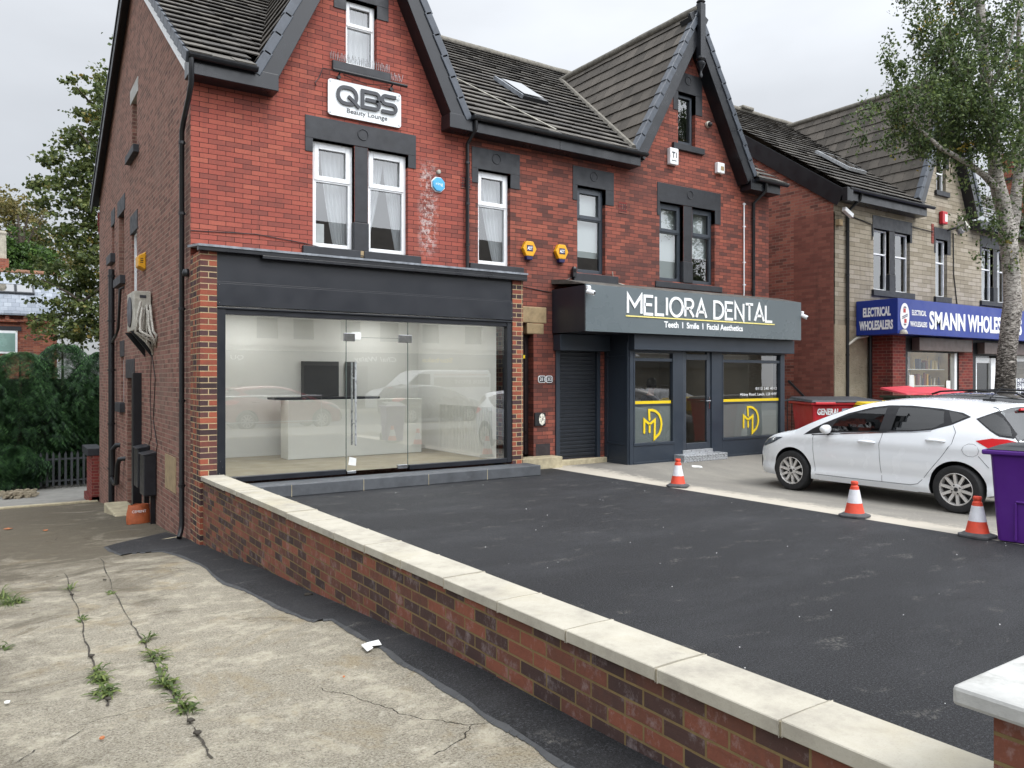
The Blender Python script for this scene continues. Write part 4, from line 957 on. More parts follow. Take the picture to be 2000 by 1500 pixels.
for x in (2.15, 3.03): q.tube([(x, .5, 6.335), (x, W-.03, 6.30), (x, W, 6.28)], .014, 6); q.lathe([(.03, 0), (.03, .05)], (x, W-.06, 6.27), 10, 'Y')
q.build('bracket', M['pipe'], LB); q = MB(); q.tube([(2.05, .51, 6.34), (1.9, W-.03, 6.36), (1.84, W-.01, 6.2), (1.78, W-.01, 6.12), (1.80, W-.01, 6.08)], .007, 5); q.tube([(2.2, .53, 6.31), (2.6, .55, 6.25), (3.0, .53, 6.31)], .006, 5); q.build('cable', M['pipe'], LB)
SP = MB()
for i in range(34):
    x = 2.02+i*.036; lean = random.uniform(-.02, .02)
    if x < 3.3: SP.tube([(x, .56, 6.53 if x < 3.0 else 6.42), (x+lean, .54, 6.64 if x < 3 else 6.53)], .0035, 4); SP.tube([(x, .575, 6.53 if x < 3 else 6.42), (x-lean, .585, 6.63 if x < 3 else 6.52)], .0035, 4)
tag(SP.build('bird_spikes', M['steel'], None), 'row of thin metal bird spikes on the attic window sill', 'bird spikes')
def alarm_hex(x, z, lab):
    t = thing('alarm_box', lab, 'alarm box', (x, W, z), 'yellow hexagonal alarm boxes between the upper windows')
    P = [(x+.15*math.cos(R(60*i)), W-.002, z+.155*math.sin(R(60*i))) for i in range(6)]
    q = MB(); q.prism(P, (0, -.085, 0)); q.build('cover', M['yellow'], t, bevel=.012)
    q = MB(); q.prism([(x-.075, W-.002, z-.125), (x+.075, W-.002, z-.125), (x+.06, W-.002, z-.2), (x-.06, W-.002, z-.2)], (0, -.08, 0)); q.build('strobe', M['navy'], t, bevel=.01)
    q = MB(); q.box(x-.068, x+.062, W-.092, W-.086, z-.045, z+.06); q.build('badge', M['navy'], t)
    text('lettering', 'ADT', M['letter_white'], t, (x-.058, W-.093, z-.022), FRONT, .06, .11, .001, .002)
alarm_hex(5.73, 3.95, 'yellow hexagonal alarm box nearer the white framed window'); alarm_hex(6.46, 3.96, 'yellow hexagonal alarm box nearer the grey framed window')
RB = thing('alarm_box', 'sky blue octagonal ring alarm box beside the black drainpipe', 'alarm box', (3.90, W, 4.87))
q = MB(); q.prism([(3.90+.12*math.cos(R(22.5+45*i)), W-.002, 4.86+.12*math.sin(R(22.5+45*i))) for i in range(8)], (0, -.045, 0)); q.build('cover', M['blue_ring'], RB, bevel=.008)
q = MB(); q.prism([(3.90+.135*math.cos(R(22.5+45*i)), W-.001, 4.86+.135*math.sin(R(22.5+45*i))) for i in range(8)], (0, -.012, 0)); q.build('backplate', M['white'], RB)
text('lettering', 'ring', M['letter_white'], RB, (3.835, W-.048, 4.845), FRONT, .05, .13, .001)
q = MB(); q.lathe([(.035, 0), (.035, -.05), (.02, -.06)], (3.9, W, 5.07), 12, 'Y'); tag(q.build('vent_outlet', M['aircon'], None), 'small round metal vent outlet above the blue alarm box', 'vent')
def wallbox(x0, x1, z0, z1, lab, txt=None):
    t = thing('alarm_box', lab, 'alarm box', ((x0+x1)/2, W, z0))
    q = MB(); q.box(x0, x1, W-.1, W-.002, z0, z1); q.build('cover', M['white'], t, bevel=.015)
    if txt: text('lettering', 'T', M['letter_dark'], t, (x0+.05, W-.102, z0+.14), FRONT, .12, .09, .001, .006); q = MB(); q.box(x0+.16, x0+.18, W-.104, W-.1, z0+.14, z0+.25); q.box(x0+.04, x1-.06, W-.104, W-.1, z0+.07, z0+.085); q.build('mark', M['letter_dark'], t)
    else: q = MB(); q.box(x0+.09, x1-.03, W-.103, W-.1, z0+.06, z0+.15); q.build('grille', M['stone_lintel'], t)
wallbox(9.24, 9.48, 6.02, 6.36, 'tall white alarm box with a dark T, left of centre under the attic sill', True)
wallbox(10.67, 10.89, 6.05, 6.28, 'small white alarm box with a brown grille, right under the attic sill')
DC = thing('security_camera', 'grey dome camera on the brick gable right of the attic window', 'camera', (10.45, W, 7.05))
q = MB(); q.lathe([(.07, 0), (.07, -.05), (.05, -.06)], (10.45, W, 7.06), 14, 'Y'); q.build('base', M['aircon'], DC, angle=40); q = MB(); q.lathe([(.055, -.05), (.05, -.09), (.03, -.12), (.005, -.13)], (10.45, W, 7.05), 14, 'Y'); q.build('dome', M['trim'], DC, smooth=True)
q = MB(); q.box(6.72, 6.80, W-.09, W-.01, 3.52, 3.62); q.lathe([(.05, 0), (.055, .05), (.03, .09)], (6.76, W-.06, 3.62), 12); tag(q.build('junction_box', M['pipe'], None), 'small black junction box with domed top beside the grey window sill', 'junction box')
for x, w_, s, lab in ((6.05, .17, '311', 'oval black house number plate reading 311 beside the entrance door'), (6.215, .15, '313', 'dark number plate half hidden behind the shutter frame')):
    t = thing('number_plate', lab, 'number plate', (x, W, 1.6)); q = MB(); board(q, x-w_/2, x+w_/2, 1.535, 1.665, W-.002, .014, .04); q.build('rim', M['letter_white'], t); q = MB(); board(q, x-w_/2+.012, x+w_/2-.012, 1.547, 1.653, W-.014, .006, .035); q.build('face', M['trim'], t)
    text('lettering', s, M['letter_white'], t, (x-w_*.32, W-.021, 1.57), FRONT, .065, w_*.62, .001, .002)
t = thing('entry_panel', 'black entry panel with a torn white sticker beside the brown door', 'entry panel', (6.03, W, .85)); q = MB(); q.box(5.88, 6.12, W-.03, W-.002, .75, .99); q.build('panel', M['trim'], t, bevel=.004)
q = MB(); P = arc(6.04, .87, .07, .105, 0, 330, 12); q.prism([(a+random.uniform(-.006, .006), W-.031, b_+random.uniform(-.01, .01)) for a, b_ in P], (0, -.004, 0)); q.build('sticker', paint('torn_sticker', 'c6c4b8', .7, .6, 28), t)

# side wall fittings
AC = thing('air_conditioner', 'dirty grey air conditioning unit with drooping wrapped hoses on the side wall', 'air conditioner', (-.15, 4.1, 2.42))
q = MB(); q.box(-.29, -.02, 3.74, 4.55, 2.44, 3.12); q.build('casing', M['aircon'], AC, bevel=.015)
q = MB(); q.lathe([(.26, 0), (.27, -.012), (.22, -.016), (.05, -.016)], (-.292, 4.2, 2.78), 20, 'X'); q.build('fan_grille', M['letter_dark'], AC)
q = MB(); q.box(-.2, -.1, 3.732, 3.74, 3.0, 3.05); q.build('terminal_cover', M['letter_dark'], AC)
q = MB(); q.prism([(-.34, 3.8, 2.43), (-.01, 3.8, 2.43), (-.01, 3.8, 2.0)], (0, .04, 0)); q.prism([(-.34, 4.45, 2.43), (-.01, 4.45, 2.43), (-.01, 4.45, 2.0)], (0, .04, 0)); q.build('bracket', M['pipe'], AC)
q = MB()
for i, (x, s, e) in enumerate(((-.16, -.25, -.18), (-.14, -.1, -.1), (-.1, -.03, .0), (-.2, -.2, -.08), (-.08, -.05, .03), (-.18, -.15, -.14), (-.06, .0, .02))):
    y = 3.68-.02*i; zt = 2.7+.05*(i % 4)
    q.tube([(x, 3.74, zt), (x-.01, y-.05, zt+.06), (x+.3*s, y-.1, zt-.15), (x+.5*s, y-.09-.2*(i > 3), 2.4), (-.03-.04*(i % 3), y-.06-.32*(i > 3), 2.16+.03*i), (-.01, 3.6-.3*(i > 3), 2.02+.03*i)], .022, 7)
q.build('hose', M['hose'], AC, smooth=True)
BB = thing('alarm_box', 'orange wedge shaped bell box high on the brown side wall', 'alarm box', (-.06, 4.55, 3.7))
q = MB(); q.prism([(-.003, 4.42, 3.58), (-.003, 4.42, 3.90), (-.125, 4.42, 3.83), (-.125, 4.42, 3.64)], (0, .34, 0)); q.build('cover', M['yellow'], BB, bevel=.012)
q = MB()
for z in (3.70, 3.735, 3.77): q.box(-.095, -.045, 4.415, 4.42, z, z+.012)
q.build('louvre', M['trim'], BB)
for y0, z0, lab in ((3.3, -.36, 'black meter box on the side wall, the nearer of two'), (3.98, -.3, 'black meter box on the side wall, further from the corner')):
    t = thing('meter_box', lab, 'meter box', (-.1, y0+.25, z0), 'black meter boxes at the foot of the side wall')
    q = MB(); q.box(-.2, -.004, y0, y0+.45, z0, z0+.68); q.build('box', M['meter'], t, bevel=.015); q = MB(); q.prism([(-.22, y0-.015, z0+.68), (-.22, y0-.015, z0+.70), (-.004, y0-.015, z0+.74), (-.004, y0-.015, z0+.68)], (0, .48, 0)); q.build('lid', M['meter'], t, bevel=.006)
    q = MB(); q.box(-.08, -.01, y0+.1, y0+.2, zd(y0)-.02, z0); q.build('duct', M['pipe'], t)
CB = thing('cement_bag', 'torn orange cement bag slumped against the foot of the side wall', 'bag', (-.2, 3.75, zd(3.75)))
q = MB(); P = []
for i, (s, z) in enumerate(((1, 0), (1.08, .06), (1.02, .18), (.94, .26), (.88, .31))):
    P.append([(-.22+s*.15*math.cos(a)*(1+.25*abs(math.cos(a)))+random.uniform(-.01, .01), 3.72+s*.1*math.sin(a)+.03*i*.3, zd(3.75)+.005+z+random.uniform(-.008, .012)) for a in [2*PI*j/14 for j in range(14)]])
for g in P: q.v += g
for i in range(4):
    for j in range(14): q.f.append([i*14+j, i*14+(j+1) % 14, (i+1)*14+(j+1) % 14, (i+1)*14+j]); q.m.append(0)
q.poly([(-.22, 3.72, zd(3.75)+.22)]+P[-1][:2])
q.build('sack', M['orange_bag'], CB, smooth=True)
text('lettering', 'CEMENT', M['letter_white'], CB, (-.34, 3.608, zd(3.75)+.2), FRONT, .045, .22, .002)
LW = thing('low_wall', 'low brick wall with dark coping at the far corner of the house', 'wall', (-.05, 12.7, zd(12.7)))
q = MB(); q.box(-.16, .1, 12.08, 13.4, -2.2, -.42); q.box(-.22, .1, 12.08, 13.5, -2.2, -1.5); q.build('brickwork', M['brick_shop'], LW); q = MB(); q.box(-.27, .1, 12.06, 13.5, -.42, -.22); q.build('coping', M['charcoal'], LW, bevel=.02)

# ------------------------------------------------------------------ boundary wall and pier
BW = thing('boundary_wall', 'low multi coloured brick wall with pale coping between driveway and tarmac', 'wall', (.14, -5, 0))
q = MB(); q.box(.035, .25, -9.84, -.003, -1.0, .268)
q.build('brickwork', M['brick_wall'], BW)
CW = lambda y: .322-.0125*y        # coping top rises gently towards the road
ys = [-.05]
while ys[-1] > -9.82: ys.append(ys[-1]-.605)
for a, c in zip(ys, ys[1:]):
    c = max(c+.012, -9.86); q = MB(); j = random.uniform(-.004, .004); h = random.uniform(-.003, .003)
    x0, x1 = .0+j, .292+j; P = []
    for y in (a, c):
        z = CW(y)+h; P += [(x0, y, z-.058), (x1, y, z-.058), (x1, y, z-.001), ((x0+x1)/2, y, z+.001), (x0, y, z-.001)]
    q.v = P
    q.f = [[0, 1, 2, 3, 4], [9, 8, 7, 6, 5]]+[[i, (i+1) % 5, 5+(i+1) % 5, 5+i] for i in range(5)]; q.m = [0]*7
    q.build('coping_stone', M['coping'], BW, bevel=.0035, seg=1)
q = MB(); q.v = [(.035, -.003, .2), (.25, -.003, .2), (.25, -9.84, .2), (.035, -9.84, .2), (.035, -.003, CW(0)-.057), (.25, -.003, CW(0)-.057), (.25, -9.84, CW(-9.84)-.057), (.035, -9.84, CW(-9.84)-.057)]
q.f = [[0, 1, 5, 4], [1, 2, 6, 5], [2, 3, 7, 6], [3, 0, 4, 7], [4, 5, 6, 7]]; q.m = [0]*5
for i, p in enumerate(q.v):
    q.v[i] = (p[0]+(.0015 if p[0] > .1 else -.0015), p[1]+(-.0015 if p[1] > -1 else .0015), p[2])
q.build('top_course', M['brick_wall'], BW)
q = MB()
for y in ys[1:-1]: q.box(.001, .29, y-.001, y+.013, CW(y)-.056, CW(y)-.006)
q.build('mortar_joint', paint('joint_mortar', '8d8570', .9, .1, 9), BW)
GP = thing('gate_pier', 'brick gate pier with a white slab cap at the end of the boundary wall', 'pier', (.2, -10.05, 0))
q = MB(); q.box(-.05, .41, -10.3, -9.83, -.2, .735); q.build('brickwork', M['brick_wall'], GP)
q = MB(); q.box(-.10, .46, -10.35, -9.745, .735, .79); q.build('cap', M['cap'], GP, bevel=.012)
# ------------------------------------------------------------------ neighbouring stone-fronted house with the blue sign
HN = thing('stone_house', 'tan stone fronted gabled house with a brick side and electrical shop beneath', 'house', (20, 6, 0))
XN = 14.98
NW = [(16.71, 17.45, 3.92, 5.52), (17.72, 18.45, 3.92, 5.52), (19.78, 20.42, 3.92, 5.55), (22.42, 23.15, 3.95, 5.57), (23.4, 24.1, 3.95, 5.57)]
b = MB(); facade(b, (XN, 28, -.3, 6.22), NW+[(16.9, 24.5, .2, 2.4)], fm, .2)
facade(b, (18.4, 21.9, 6.22, 10.1), [(19.82, 20.34, 6.92, 7.98)], fm, .2, [(-2.1, 1, 10.0-2.1*20.1), (2.1, 1, 10.0+2.1*20.1)])
b.build('front_wall', M['stone'], HN)
b = MB(); facade(b, (W+.002, 12, -1, 10), [], smap(XN), .1, [(-.70, 1, 6.22-.70*W), (.70, 1, 10.2+.7*6.2)]); b.build('side_wall', M['brick_next'], HN)
q = MB(); q.box(XN-.012, XN+.05, W+.0, 1.75, -.3, 5.75); q.build('brick_quoin', M['brick_next_red'], HN)
q = MB(); q.box(XN+.01, 16.4, W-.02, W+.01, -.3, 2.95); q.build('plain_stone_band', M['stone_plain'], HN)
rf = MB(); sn = .70; cn = math.cos(math.atan(sn))
tiles(rf, (XN-.08, .2, 6.28), (1, 0, 0), (0, 1, sn), 13, 6.0/cn, .3, .335, .016, .036, False, .005, lambda p: 18.4 < p.x < 21.8 and p.y < .85); RN = rf.build('roof', M['tile_main'], HN)
q = MB(); q.poly([(XN-.05, 6.2, 10.45), (28, 6.2, 10.45), (28, 12.3, 6.2), (XN-.05, 12.3, 6.2)]); q.build('rear_slope', M['tile_main'], RN)
q = MB(); q.tube([(XN-.08+.5*i, 6.2, 10.5+random.uniform(-.01, .01)) for i in range(26)], .09, 8); q.box(18.2, 18.75, 6.05, 6.35, 10.52, 10.62); q.build('ridge', M['ridge'], RN, smooth=True)
Sn = Vector((0, cn, cn*sn)); Nn_ = Vector((0, -cn*sn, cn)); q = MB()
q.obox(Vector((XN-.06, .22, 6.25))+Sn*3.65-Nn_*.26, (.018, 0, 0), Sn*3.65, Nn_*.21); q.box(XN-.09, XN+.16, .18, .32, 5.93, 6.26); q.build('bargeboard', M['soffit'], HN, bevel=.008)
eave_box(HN, XN+.1, 18.75, .3, 6.0, 6.25); gutter(HN, XN+.05, 18.95, .22, 6.26); eave_box(HN, 21.7, 28, .3, 6.0, 6.25)
gable_roof(HN, 20.1, 10.12, 2.1, 1.75, .33, 6.2, M['tile_gable'], roof=RN)
lintel(HN, 16.66, 18.55, 5.86, 5.3, 16.71, 18.45, 5.52, M['charcoal'], mull=(17.45, 17.72, 3.92), ring=False); lintel(HN, 19.7, 20.6, 5.88, 5.15, 19.78, 20.42, 5.55, M['charcoal'], ring=False)
lintel(HN, 22.32, 24.2, 5.92, 5.3, 22.42, 24.1, 5.57, M['charcoal'], mull=(23.15, 23.4, 3.95), ring=False); lintel(HN, 19.7, 20.5, 8.3, 7.6, 19.82, 20.34, 7.98, M['charcoal'], ring=False)
sill(HN, 16.62, 18.6, 3.92, M['charcoal'], h=.16); sill(HN, 19.68, 20.55, 3.92, M['charcoal'], h=.16); sill(HN, 22.3, 24.2, 3.95, M['charcoal'], h=.14); sill(HN, 19.72, 20.46, 6.92, M['charcoal'], h=.14)
for x0, x1, z0, z1 in NW: win(HN, x0, x1, z0, z1, M['white'], fw=.045, split=.6, opener=False, curtain=[(.1, 1, .3, 1, z0+.1, 1.4)] if x0 > 18 else None)
win(HN, 19.82, 20.34, 6.92, 7.98, M['white'], fw=.045, split=.5, opener=False, curtain=[(.0, .6, 0, .2, 6.98, 1.2)])
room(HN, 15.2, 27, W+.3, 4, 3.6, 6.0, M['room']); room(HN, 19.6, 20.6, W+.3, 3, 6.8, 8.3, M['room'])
q = MB(); P0 = Vector((17.2, 1.9, 7.55)); Ux = Vector((1, 0, 0)); q.obox(P0+Nn_*.06, Ux*.42, Sn*.62, Nn_*.04); o = q.build('roof_window', M['steel'], RN); q = MB(); q.obox(P0+Nn_*.102, Ux*.34, Sn*.54, Nn_*.004); q.build('pane', M['sky_glass'], o)
pipe(HN, [(15.62, .27, 6.2), (15.6, .3, 6.05), (15.5, W-.05, 5.8), (15.49, W-.05, 0)], .04, clips=[(15.49, W-.05, z) for z in (5.3, 4.2, 3.1, 2.2)])
pipe(HN, [(16.42, W-.09, 2.7), (16.42, W-.09, -.1)], .045); pipe(HN, [(15.49, W-.06, 2.45), (15.8, W-.09, 2.62), (16.3, W-.09, 2.7)], .035, m=M['aircon'])
cable(HN, [(15.3, W-.02, 5.75), (16.6, W-.02, 5.6), (16.62, W-.02, 5.2)], .012); cable(HN, [(18.5, W-.02, 5.75), (19.6, W-.02, 5.72)], .012); cable(HN, [(20.72, W-.02, 5.8), (20.75, W-.02, 4.6), (20.95, W-.02, 3.7)], .014)
q = MB(); q.box(19.55, 19.68, W-.012, W+.01, 5.4, 5.95); q.build('brick_patch', M['brick_shop'], HN)
# shop below
YS = -.05
def pieces(name, L, m, parent, bevel=.006):
    for b_ in L: q = MB(); q.box(*b_); q.build(name, m, parent, bevel=bevel)
q = MB(); q.box(16.46, 17.05, YS+.05, W-.03, -.3, 2.75); q.box(16.46, 17.05, YS, YS+.05, -.3, 2.75); q.build('brick_pier', M['brick_shop'], HN)
pieces('brick_pier', [(19.75, 20.5, YS, YS+.3, -.3, 2.75), (22.1, 22.3, YS, YS+.3, -.3, 2.75)], M['brick_shop'], HN, 0); pieces('stall_riser', [(17.05, 19.75, YS, YS+.3, -.3, .62)], M['brick_shop'], HN, 0)
pieces('shop_frame', [(17.05, 17.2, YS+.02, YS+.2, .5, 2.7), (19.62, 19.75, YS+.02, YS+.2, .3, 2.7), (17.2, 19.62, YS+.02, YS+.2, 2.3, 2.7), (20.5, 20.72, YS+.02, YS+.2, -.1, 2.7), (21.92, 22.1, YS+.02, YS+.2, -.1, 2.7), (20.72, 21.92, YS+.02, YS+.2, 2.25, 2.7), (22.3, 25.5, YS+.02, YS+.2, 2.3, 2.7)], M['trim'], HN)
pieces('shutter_box', [(17.35, 20.05, YS-.2, YS+.0, 2.33, 2.66), (20.75, 22.0, YS-.2, YS, 2.3, 2.62), (22.4, 25.4, YS-.2, YS, 2.3, 2.62)], paint('brown_shutter_box', '594c48', .5, .08, 3), HN)
pieces('white_frame', [(17.2, 17.28, YS+.06, YS+.12, .62, 2.3), (19.5, 19.62, YS+.0, YS+.12, .62, 2.3), (20.72, 20.86, YS+.06, YS+.12, 0, 2.2), (21.62, 21.9, YS+.03, YS+.12, 0, 2.2), (20.86, 21.62, YS+.06, YS+.12, 2.05, 2.2), (22.3, 22.45, YS+.06, YS+.12, 0, 2.3), (22.45, 25, YS+.06, YS+.12, 2.12, 2.3)], M['white'], HN)
M['glass_lit'] = glass('clear_shop_glass', (.9, .9, .86, 1), 1.2, .03)
for a, c in ((17.28, 19.5), (20.86, 21.62), (22.45, 25)): g = MB(); g.poly([(a, YS+.09, .1), (c, YS+.09, .1), (c, YS+.09, 2.3), (a, YS+.09, 2.3)]); g.build('shop_window', M['glass_lit'], HN)
room(HN, 16.9, 20.3, YS+.2, 1.6, .4, 2.7, paint('cream_pegboard', 'd8c79a', .8, .06, 3)); room(HN, 20.4, 25.5, YS+.2, 4, -.1, 2.7, M['room'])
ST = thing('shelf_display', 'shelves of hand tools and boxes in the electrical shop window', 'display', (18.4, .5, .7))
q = MB()
for z in (1.0, 1.42, 1.86): q.box(17.3, 19.5, .22, .6, z-.02, z)
q.build('shelf', M['counter'], ST)
M['lamp'] = NT('added_panel_light'); _t = M['lamp']; _e = _t.N('Emission'); _e.inputs[0].default_value = (1, .98, .94, 1); _e.inputs[1].default_value = 12; _t.L(_e.outputs[0], _t.out.inputs[0]); M['lamp'] = _t.mat
for x, lab in ((17.8, 'left added unseen strip light over the electrical shop window display'), (19.1, 'right added unseen strip light over the electrical shop window display')):
    t = thing('added_ceiling_light', lab, 'light', (x, .6, 2.66), 'added unseen strip lights in the electrical shop'); q = MB(); q.box(x-.45, x+.45, .5, .75, 2.66, 2.695); q.build('frame', M['white'], t); q = MB(); q.box(x-.42, x+.42, .53, .72, 2.65, 2.662); q.build('diffuser', M['lamp'], t)  # unseen emitters added to light the tool display
STC = [lin(c) for c in ('1d1d20', '6b2a22', 'c8b27a', '8d8f92', '2b3b57', 'c09030', 'd5d2c8', '3c3a38')]
t_ = NT('mixed_stock'); g_ = t_.N('NewGeometry'); t_.color(t_.ramp(g_.outputs['Random Per Island'], [(i/8, c) for i, c in enumerate(STC)], 'CONSTANT')); M['stock'] = t_.fin(.5)
q = MB()
for z, h in ((.62, .3), (1.0, .34), (1.42, .36), (1.86, .36)):
    x = 17.32
    while x < 19.45:
        w = random.uniform(.03, .12); hh = h*random.uniform(.5, 1); y = random.uniform(.24, .34)
        if random.random() < .5: q.box(x, x+w, y, y+.12, z, z+hh)
        else: q.tube([(x+w/2, y+.05, z), (x+w/2+random.uniform(-.02, .02), y+.05, z+hh)], [w*.35, w*.25], 6)
        x += w+random.uniform(.005, .05)
q.build('stock', M['stock'], ST, kind='stuff')
for x, z, lab in ((17.36, 1.7, 'tall white notice taped at the left edge of the tool window'), (19.2, 1.55, 'pale blue notice taped at the right of the tool window')):
    q = MB(); q.box(x, x+.22, YS+.07, YS+.075, z-.4, z); tag(q.build('notice', M['paper'], None), lab, 'notice')
t = thing('notice', 'white CUSTOMERS ENTRANCE notice in the shop window right of the trunk', 'notice', (22.9, YS, 1.0))
nu = [on(1984, 739, 'Y', YS+.06), on(2030, 772, 'Y', YS+.06)]
q = MB(); q.box(nu[0].x, nu[1].x, YS+.05, YS+.056, nu[1].z, nu[0].z); q.build('sheet', M['sign_white'], t)
hh = (nu[0].z-nu[1].z)
for i, (s, h) in enumerate((('CUSTOMER', .12), ('ENTRANCE', .12), ('PLEASE USE', .08), ('THIS DOOR', .08))): text('lettering', s, M['navy'], t, (nu[0].x+.03, YS+.048, nu[0].z-hh*(.24+.23*i)), FRONT, h*1.1, (nu[1].x-nu[0].x)*.85, .001, .004)
# the blue sign
BS = thing('shop_sign', 'royal blue boxed sign reading ELECTRICAL WHOLESALERS on the stone house', 'sign', (20, -.5, 2.7))
q = MB(); q.box(15.9, 26, -.5, W-.025, 2.70, 3.56); q.build('sign_box', M['sign_blue'], BS, bevel=.004)
YF = -.505
text('lettering', 'ELECTRICAL', M['letter_white'], BS, (15.895, .40, 3.16), LEFT, .22, .72, .003, .012); text('lettering', 'WHOLESALERS', M['letter_white'], BS, (15.895, .49, 2.83), LEFT, .22, .88, .003, .012)
ov = on(1767, 617, 'Y', YF); q = MB(); q.prism([(ov.x+.2*math.cos(2*PI*i/28), YF+.003, ov.z+.315*math.sin(2*PI*i/28)) for i in range(28)], (0, -.008, 0)); q.build('oval_badge', M['letter_white'], BS)
q = MB()
for dx, dz, w, h, r in ((-.02, .13, .05, .05, 0), (.02, -.12, .05, .05, 0)): q.box(ov.x+dx-w, ov.x+dx+w, YF-.01, YF-.006, ov.z+dz-h, ov.z+dz+h)
q.build('badge_mark', M['letter_red'], BS); q = MB(); stroke(q, [(ov.x-.12, ov.z-.03), (ov.x+.12, ov.z+.05)], .022, fmz(YF-.006), .003); stroke(q, [(ov.x-.12, ov.z-.07), (ov.x+.12, ov.z+.01)], .022, fmz(YF-.006), .003); stroke(q, arc(ov.x, ov.z, .1, .22, 60, 120, 6), .03, fmz(YF-.006), .003); stroke(q, arc(ov.x, ov.z, .1, .22, 240, 300, 6), .03, fmz(YF-.006), .003); q.build('badge_mark', M['navy'], BS)
a = on(1781, 615, 'Y', YF); c = on(1809, 618, 'Y', YF); text('lettering', 'ELECTRICAL', M['letter_white'], BS, (a.x, YF, a.z), FRONT, .13, c.x-a.x, .002, .004); a = on(1778, 637, 'Y', YF); c = on(1811, 638, 'Y', YF); text('lettering', 'WHOLESALERS', M['letter_white'], BS, (a.x, YF, a.z), FRONT, .13, c.x-a.x, .002, .004)
a = on(1815, 640, 'Y', YF); text('lettering', 'SMANN', M['letter_white'], BS, (a.x, YF, 2.88), FRONT, .44, on(1885, 640, 'Y', YF).x-a.x, .004, .02)
a = on(1891, 640, 'Y', YF); text('lettering', 'WHOLESALERS', M['letter_white'], BS, (a.x, YF, 2.88), FRONT, .44, 3.1, .004, .02)
q = MB(); q.lathe([(.0, .06), (.06, .05), (.09, .0), (.1, -.05)], (16.05, -.56, 2.74), 14); tag(q.build('dome_lamp', M['aircon'], None), 'small grey dome lamp under the corner of the blue sign', 'lamp')
t = thing('alarm_box', 'red bell box on the stone wall above the single window', 'alarm box', (20.05, W, 6.0)); q = MB(); q.box(19.95, 20.22, W-.12, W-.01, 5.98, 6.34); q.build('cover', M['bin_red'], t, bevel=.02); q = MB(); q.box(20.06, 20.2, W-.125, W-.12, 6.05, 6.26); q.build('label_plate', M['paper'], t)
t = thing('flood_light', 'grey flood lamp on an arm beside the white round lamp', 'lamp', (20.7, W, 5.95)); q = MB(); q.obox((20.72, W-.3, 6.02), (.12, .02, 0), (0, .06, -.05), (.02, .12, .18)); q.build('head', M['aircon'], t, bevel=.02); q = MB(); q.tube([(20.4, W, 5.85), (20.5, W-.2, 5.9), (20.7, W-.28, 5.98)], .03, 6); q.build('arm', M['trim'], t)
q = MB(); q.lathe([(.19, 0), (.2, -.06), (.15, -.12), (.02, -.15)], (21.12, W, 6.02), 18, 'Y'); tag(q.build('round_lamp', M['cap'], None), 'white round bulkhead lamp on the stone gable', 'lamp')
t = thing('flood_light', 'white slim flood lamp under the eave at the stone corner', 'lamp', (15.2, .3, 5.75)); q = MB(); q.obox((15.28, .42, 5.72), (.17, 0, -.07), (0, .05, 0), (.02, 0, .05)); q.build('head', M['white'], t, bevel=.01); q = MB(); q.box(15.05, 15.2, .5, W, 5.4, 5.55); q.build('sensor', M['stone_lintel'], t)
RL = thing('railing', 'short black iron railing in the gap beside the practice', 'railing', (12.9, .5, 0)); q = MB()
for i in range(13): q.tube([(12.5+i*.17, .62, -.3), (12.5+i*.17, .62, 1.15)], .012, 6)
q.tube([(12.4, .62, 1.1), (14.9, .62, 1.1)], .018, 6); q.tube([(13.2, .6, 1.55), (13.9, .6, 1.1)], .03, 6); q.build('bars', M['pipe'], RL)
# taller brick house beyond
HB = thing('brick_house', 'red brick gable end glimpsed behind the birch trunk', 'house', (34, 5, 0))
q = MB(); q.box(30, 38, 2.4, 12, -.5, 7.2); q.box(31.3, 33.6, 2.5, 4, 7.2, 10.6); q.build('wall', M['brick_far'], HB); q = MB(); q.poly([(29.7, 2.1, 7.2), (38, 2.1, 7.2), (38, 7, 10.2), (29.7, 7, 10.2)]); q.build('roof', M['tile_main'], HB); q = MB(); q.box(31.25, 33.65, 2.45, 4.05, 9.5, 9.6); q.build('string_course', M['charcoal'], HB)

# ------------------------------------------------------------------ cars
ZT = [(-.72, .78), (-.70, .93), (-.66, 1.0), (-.55, 1.16), (-.45, 1.30), (-.40, 1.385), (-.30, 1.41), (0, 1.445), (.4, 1.468), (.75, 1.474), (1.1, 1.455), (1.4, 1.405), (1.6, 1.345), (2.0, 1.19), (2.42, 1.0), (2.55, .965), (2.8, .915), (3.0, .855), (3.15, .785), (3.28, .68), (3.345, .56), (3.36, .48)]
ZB = [(-.72, .42), (-.6, .3), (-.3, .22), (0, .2), (2.5, .2), (3.0, .19), (3.25, .2), (3.36, .3)]
WY = [(-.72, .56), (-.68, .66), (-.6, .735), (-.4, .80), (0, .845), (.5, .862), (1.5, .866), (2.2, .86), (2.6, .845), (2.85, .81), (3.05, .74), (3.2, .64), (3.3, .5), (3.36, .34)]
GZ = [(.18, -.06), (.24, -.03), (.30, -.012), (.34, -.016), (.40, -.03), (.5, -.008), (.66, .002), (.74, -.004), (.80, .002), (.845, .014), (.875, -.004), (.98, -.03), (1.05, -.055), (1.15, -.105), (1.25, -.158), (1.34, -.215), (1.42, -.28), (1.5, -.36)]
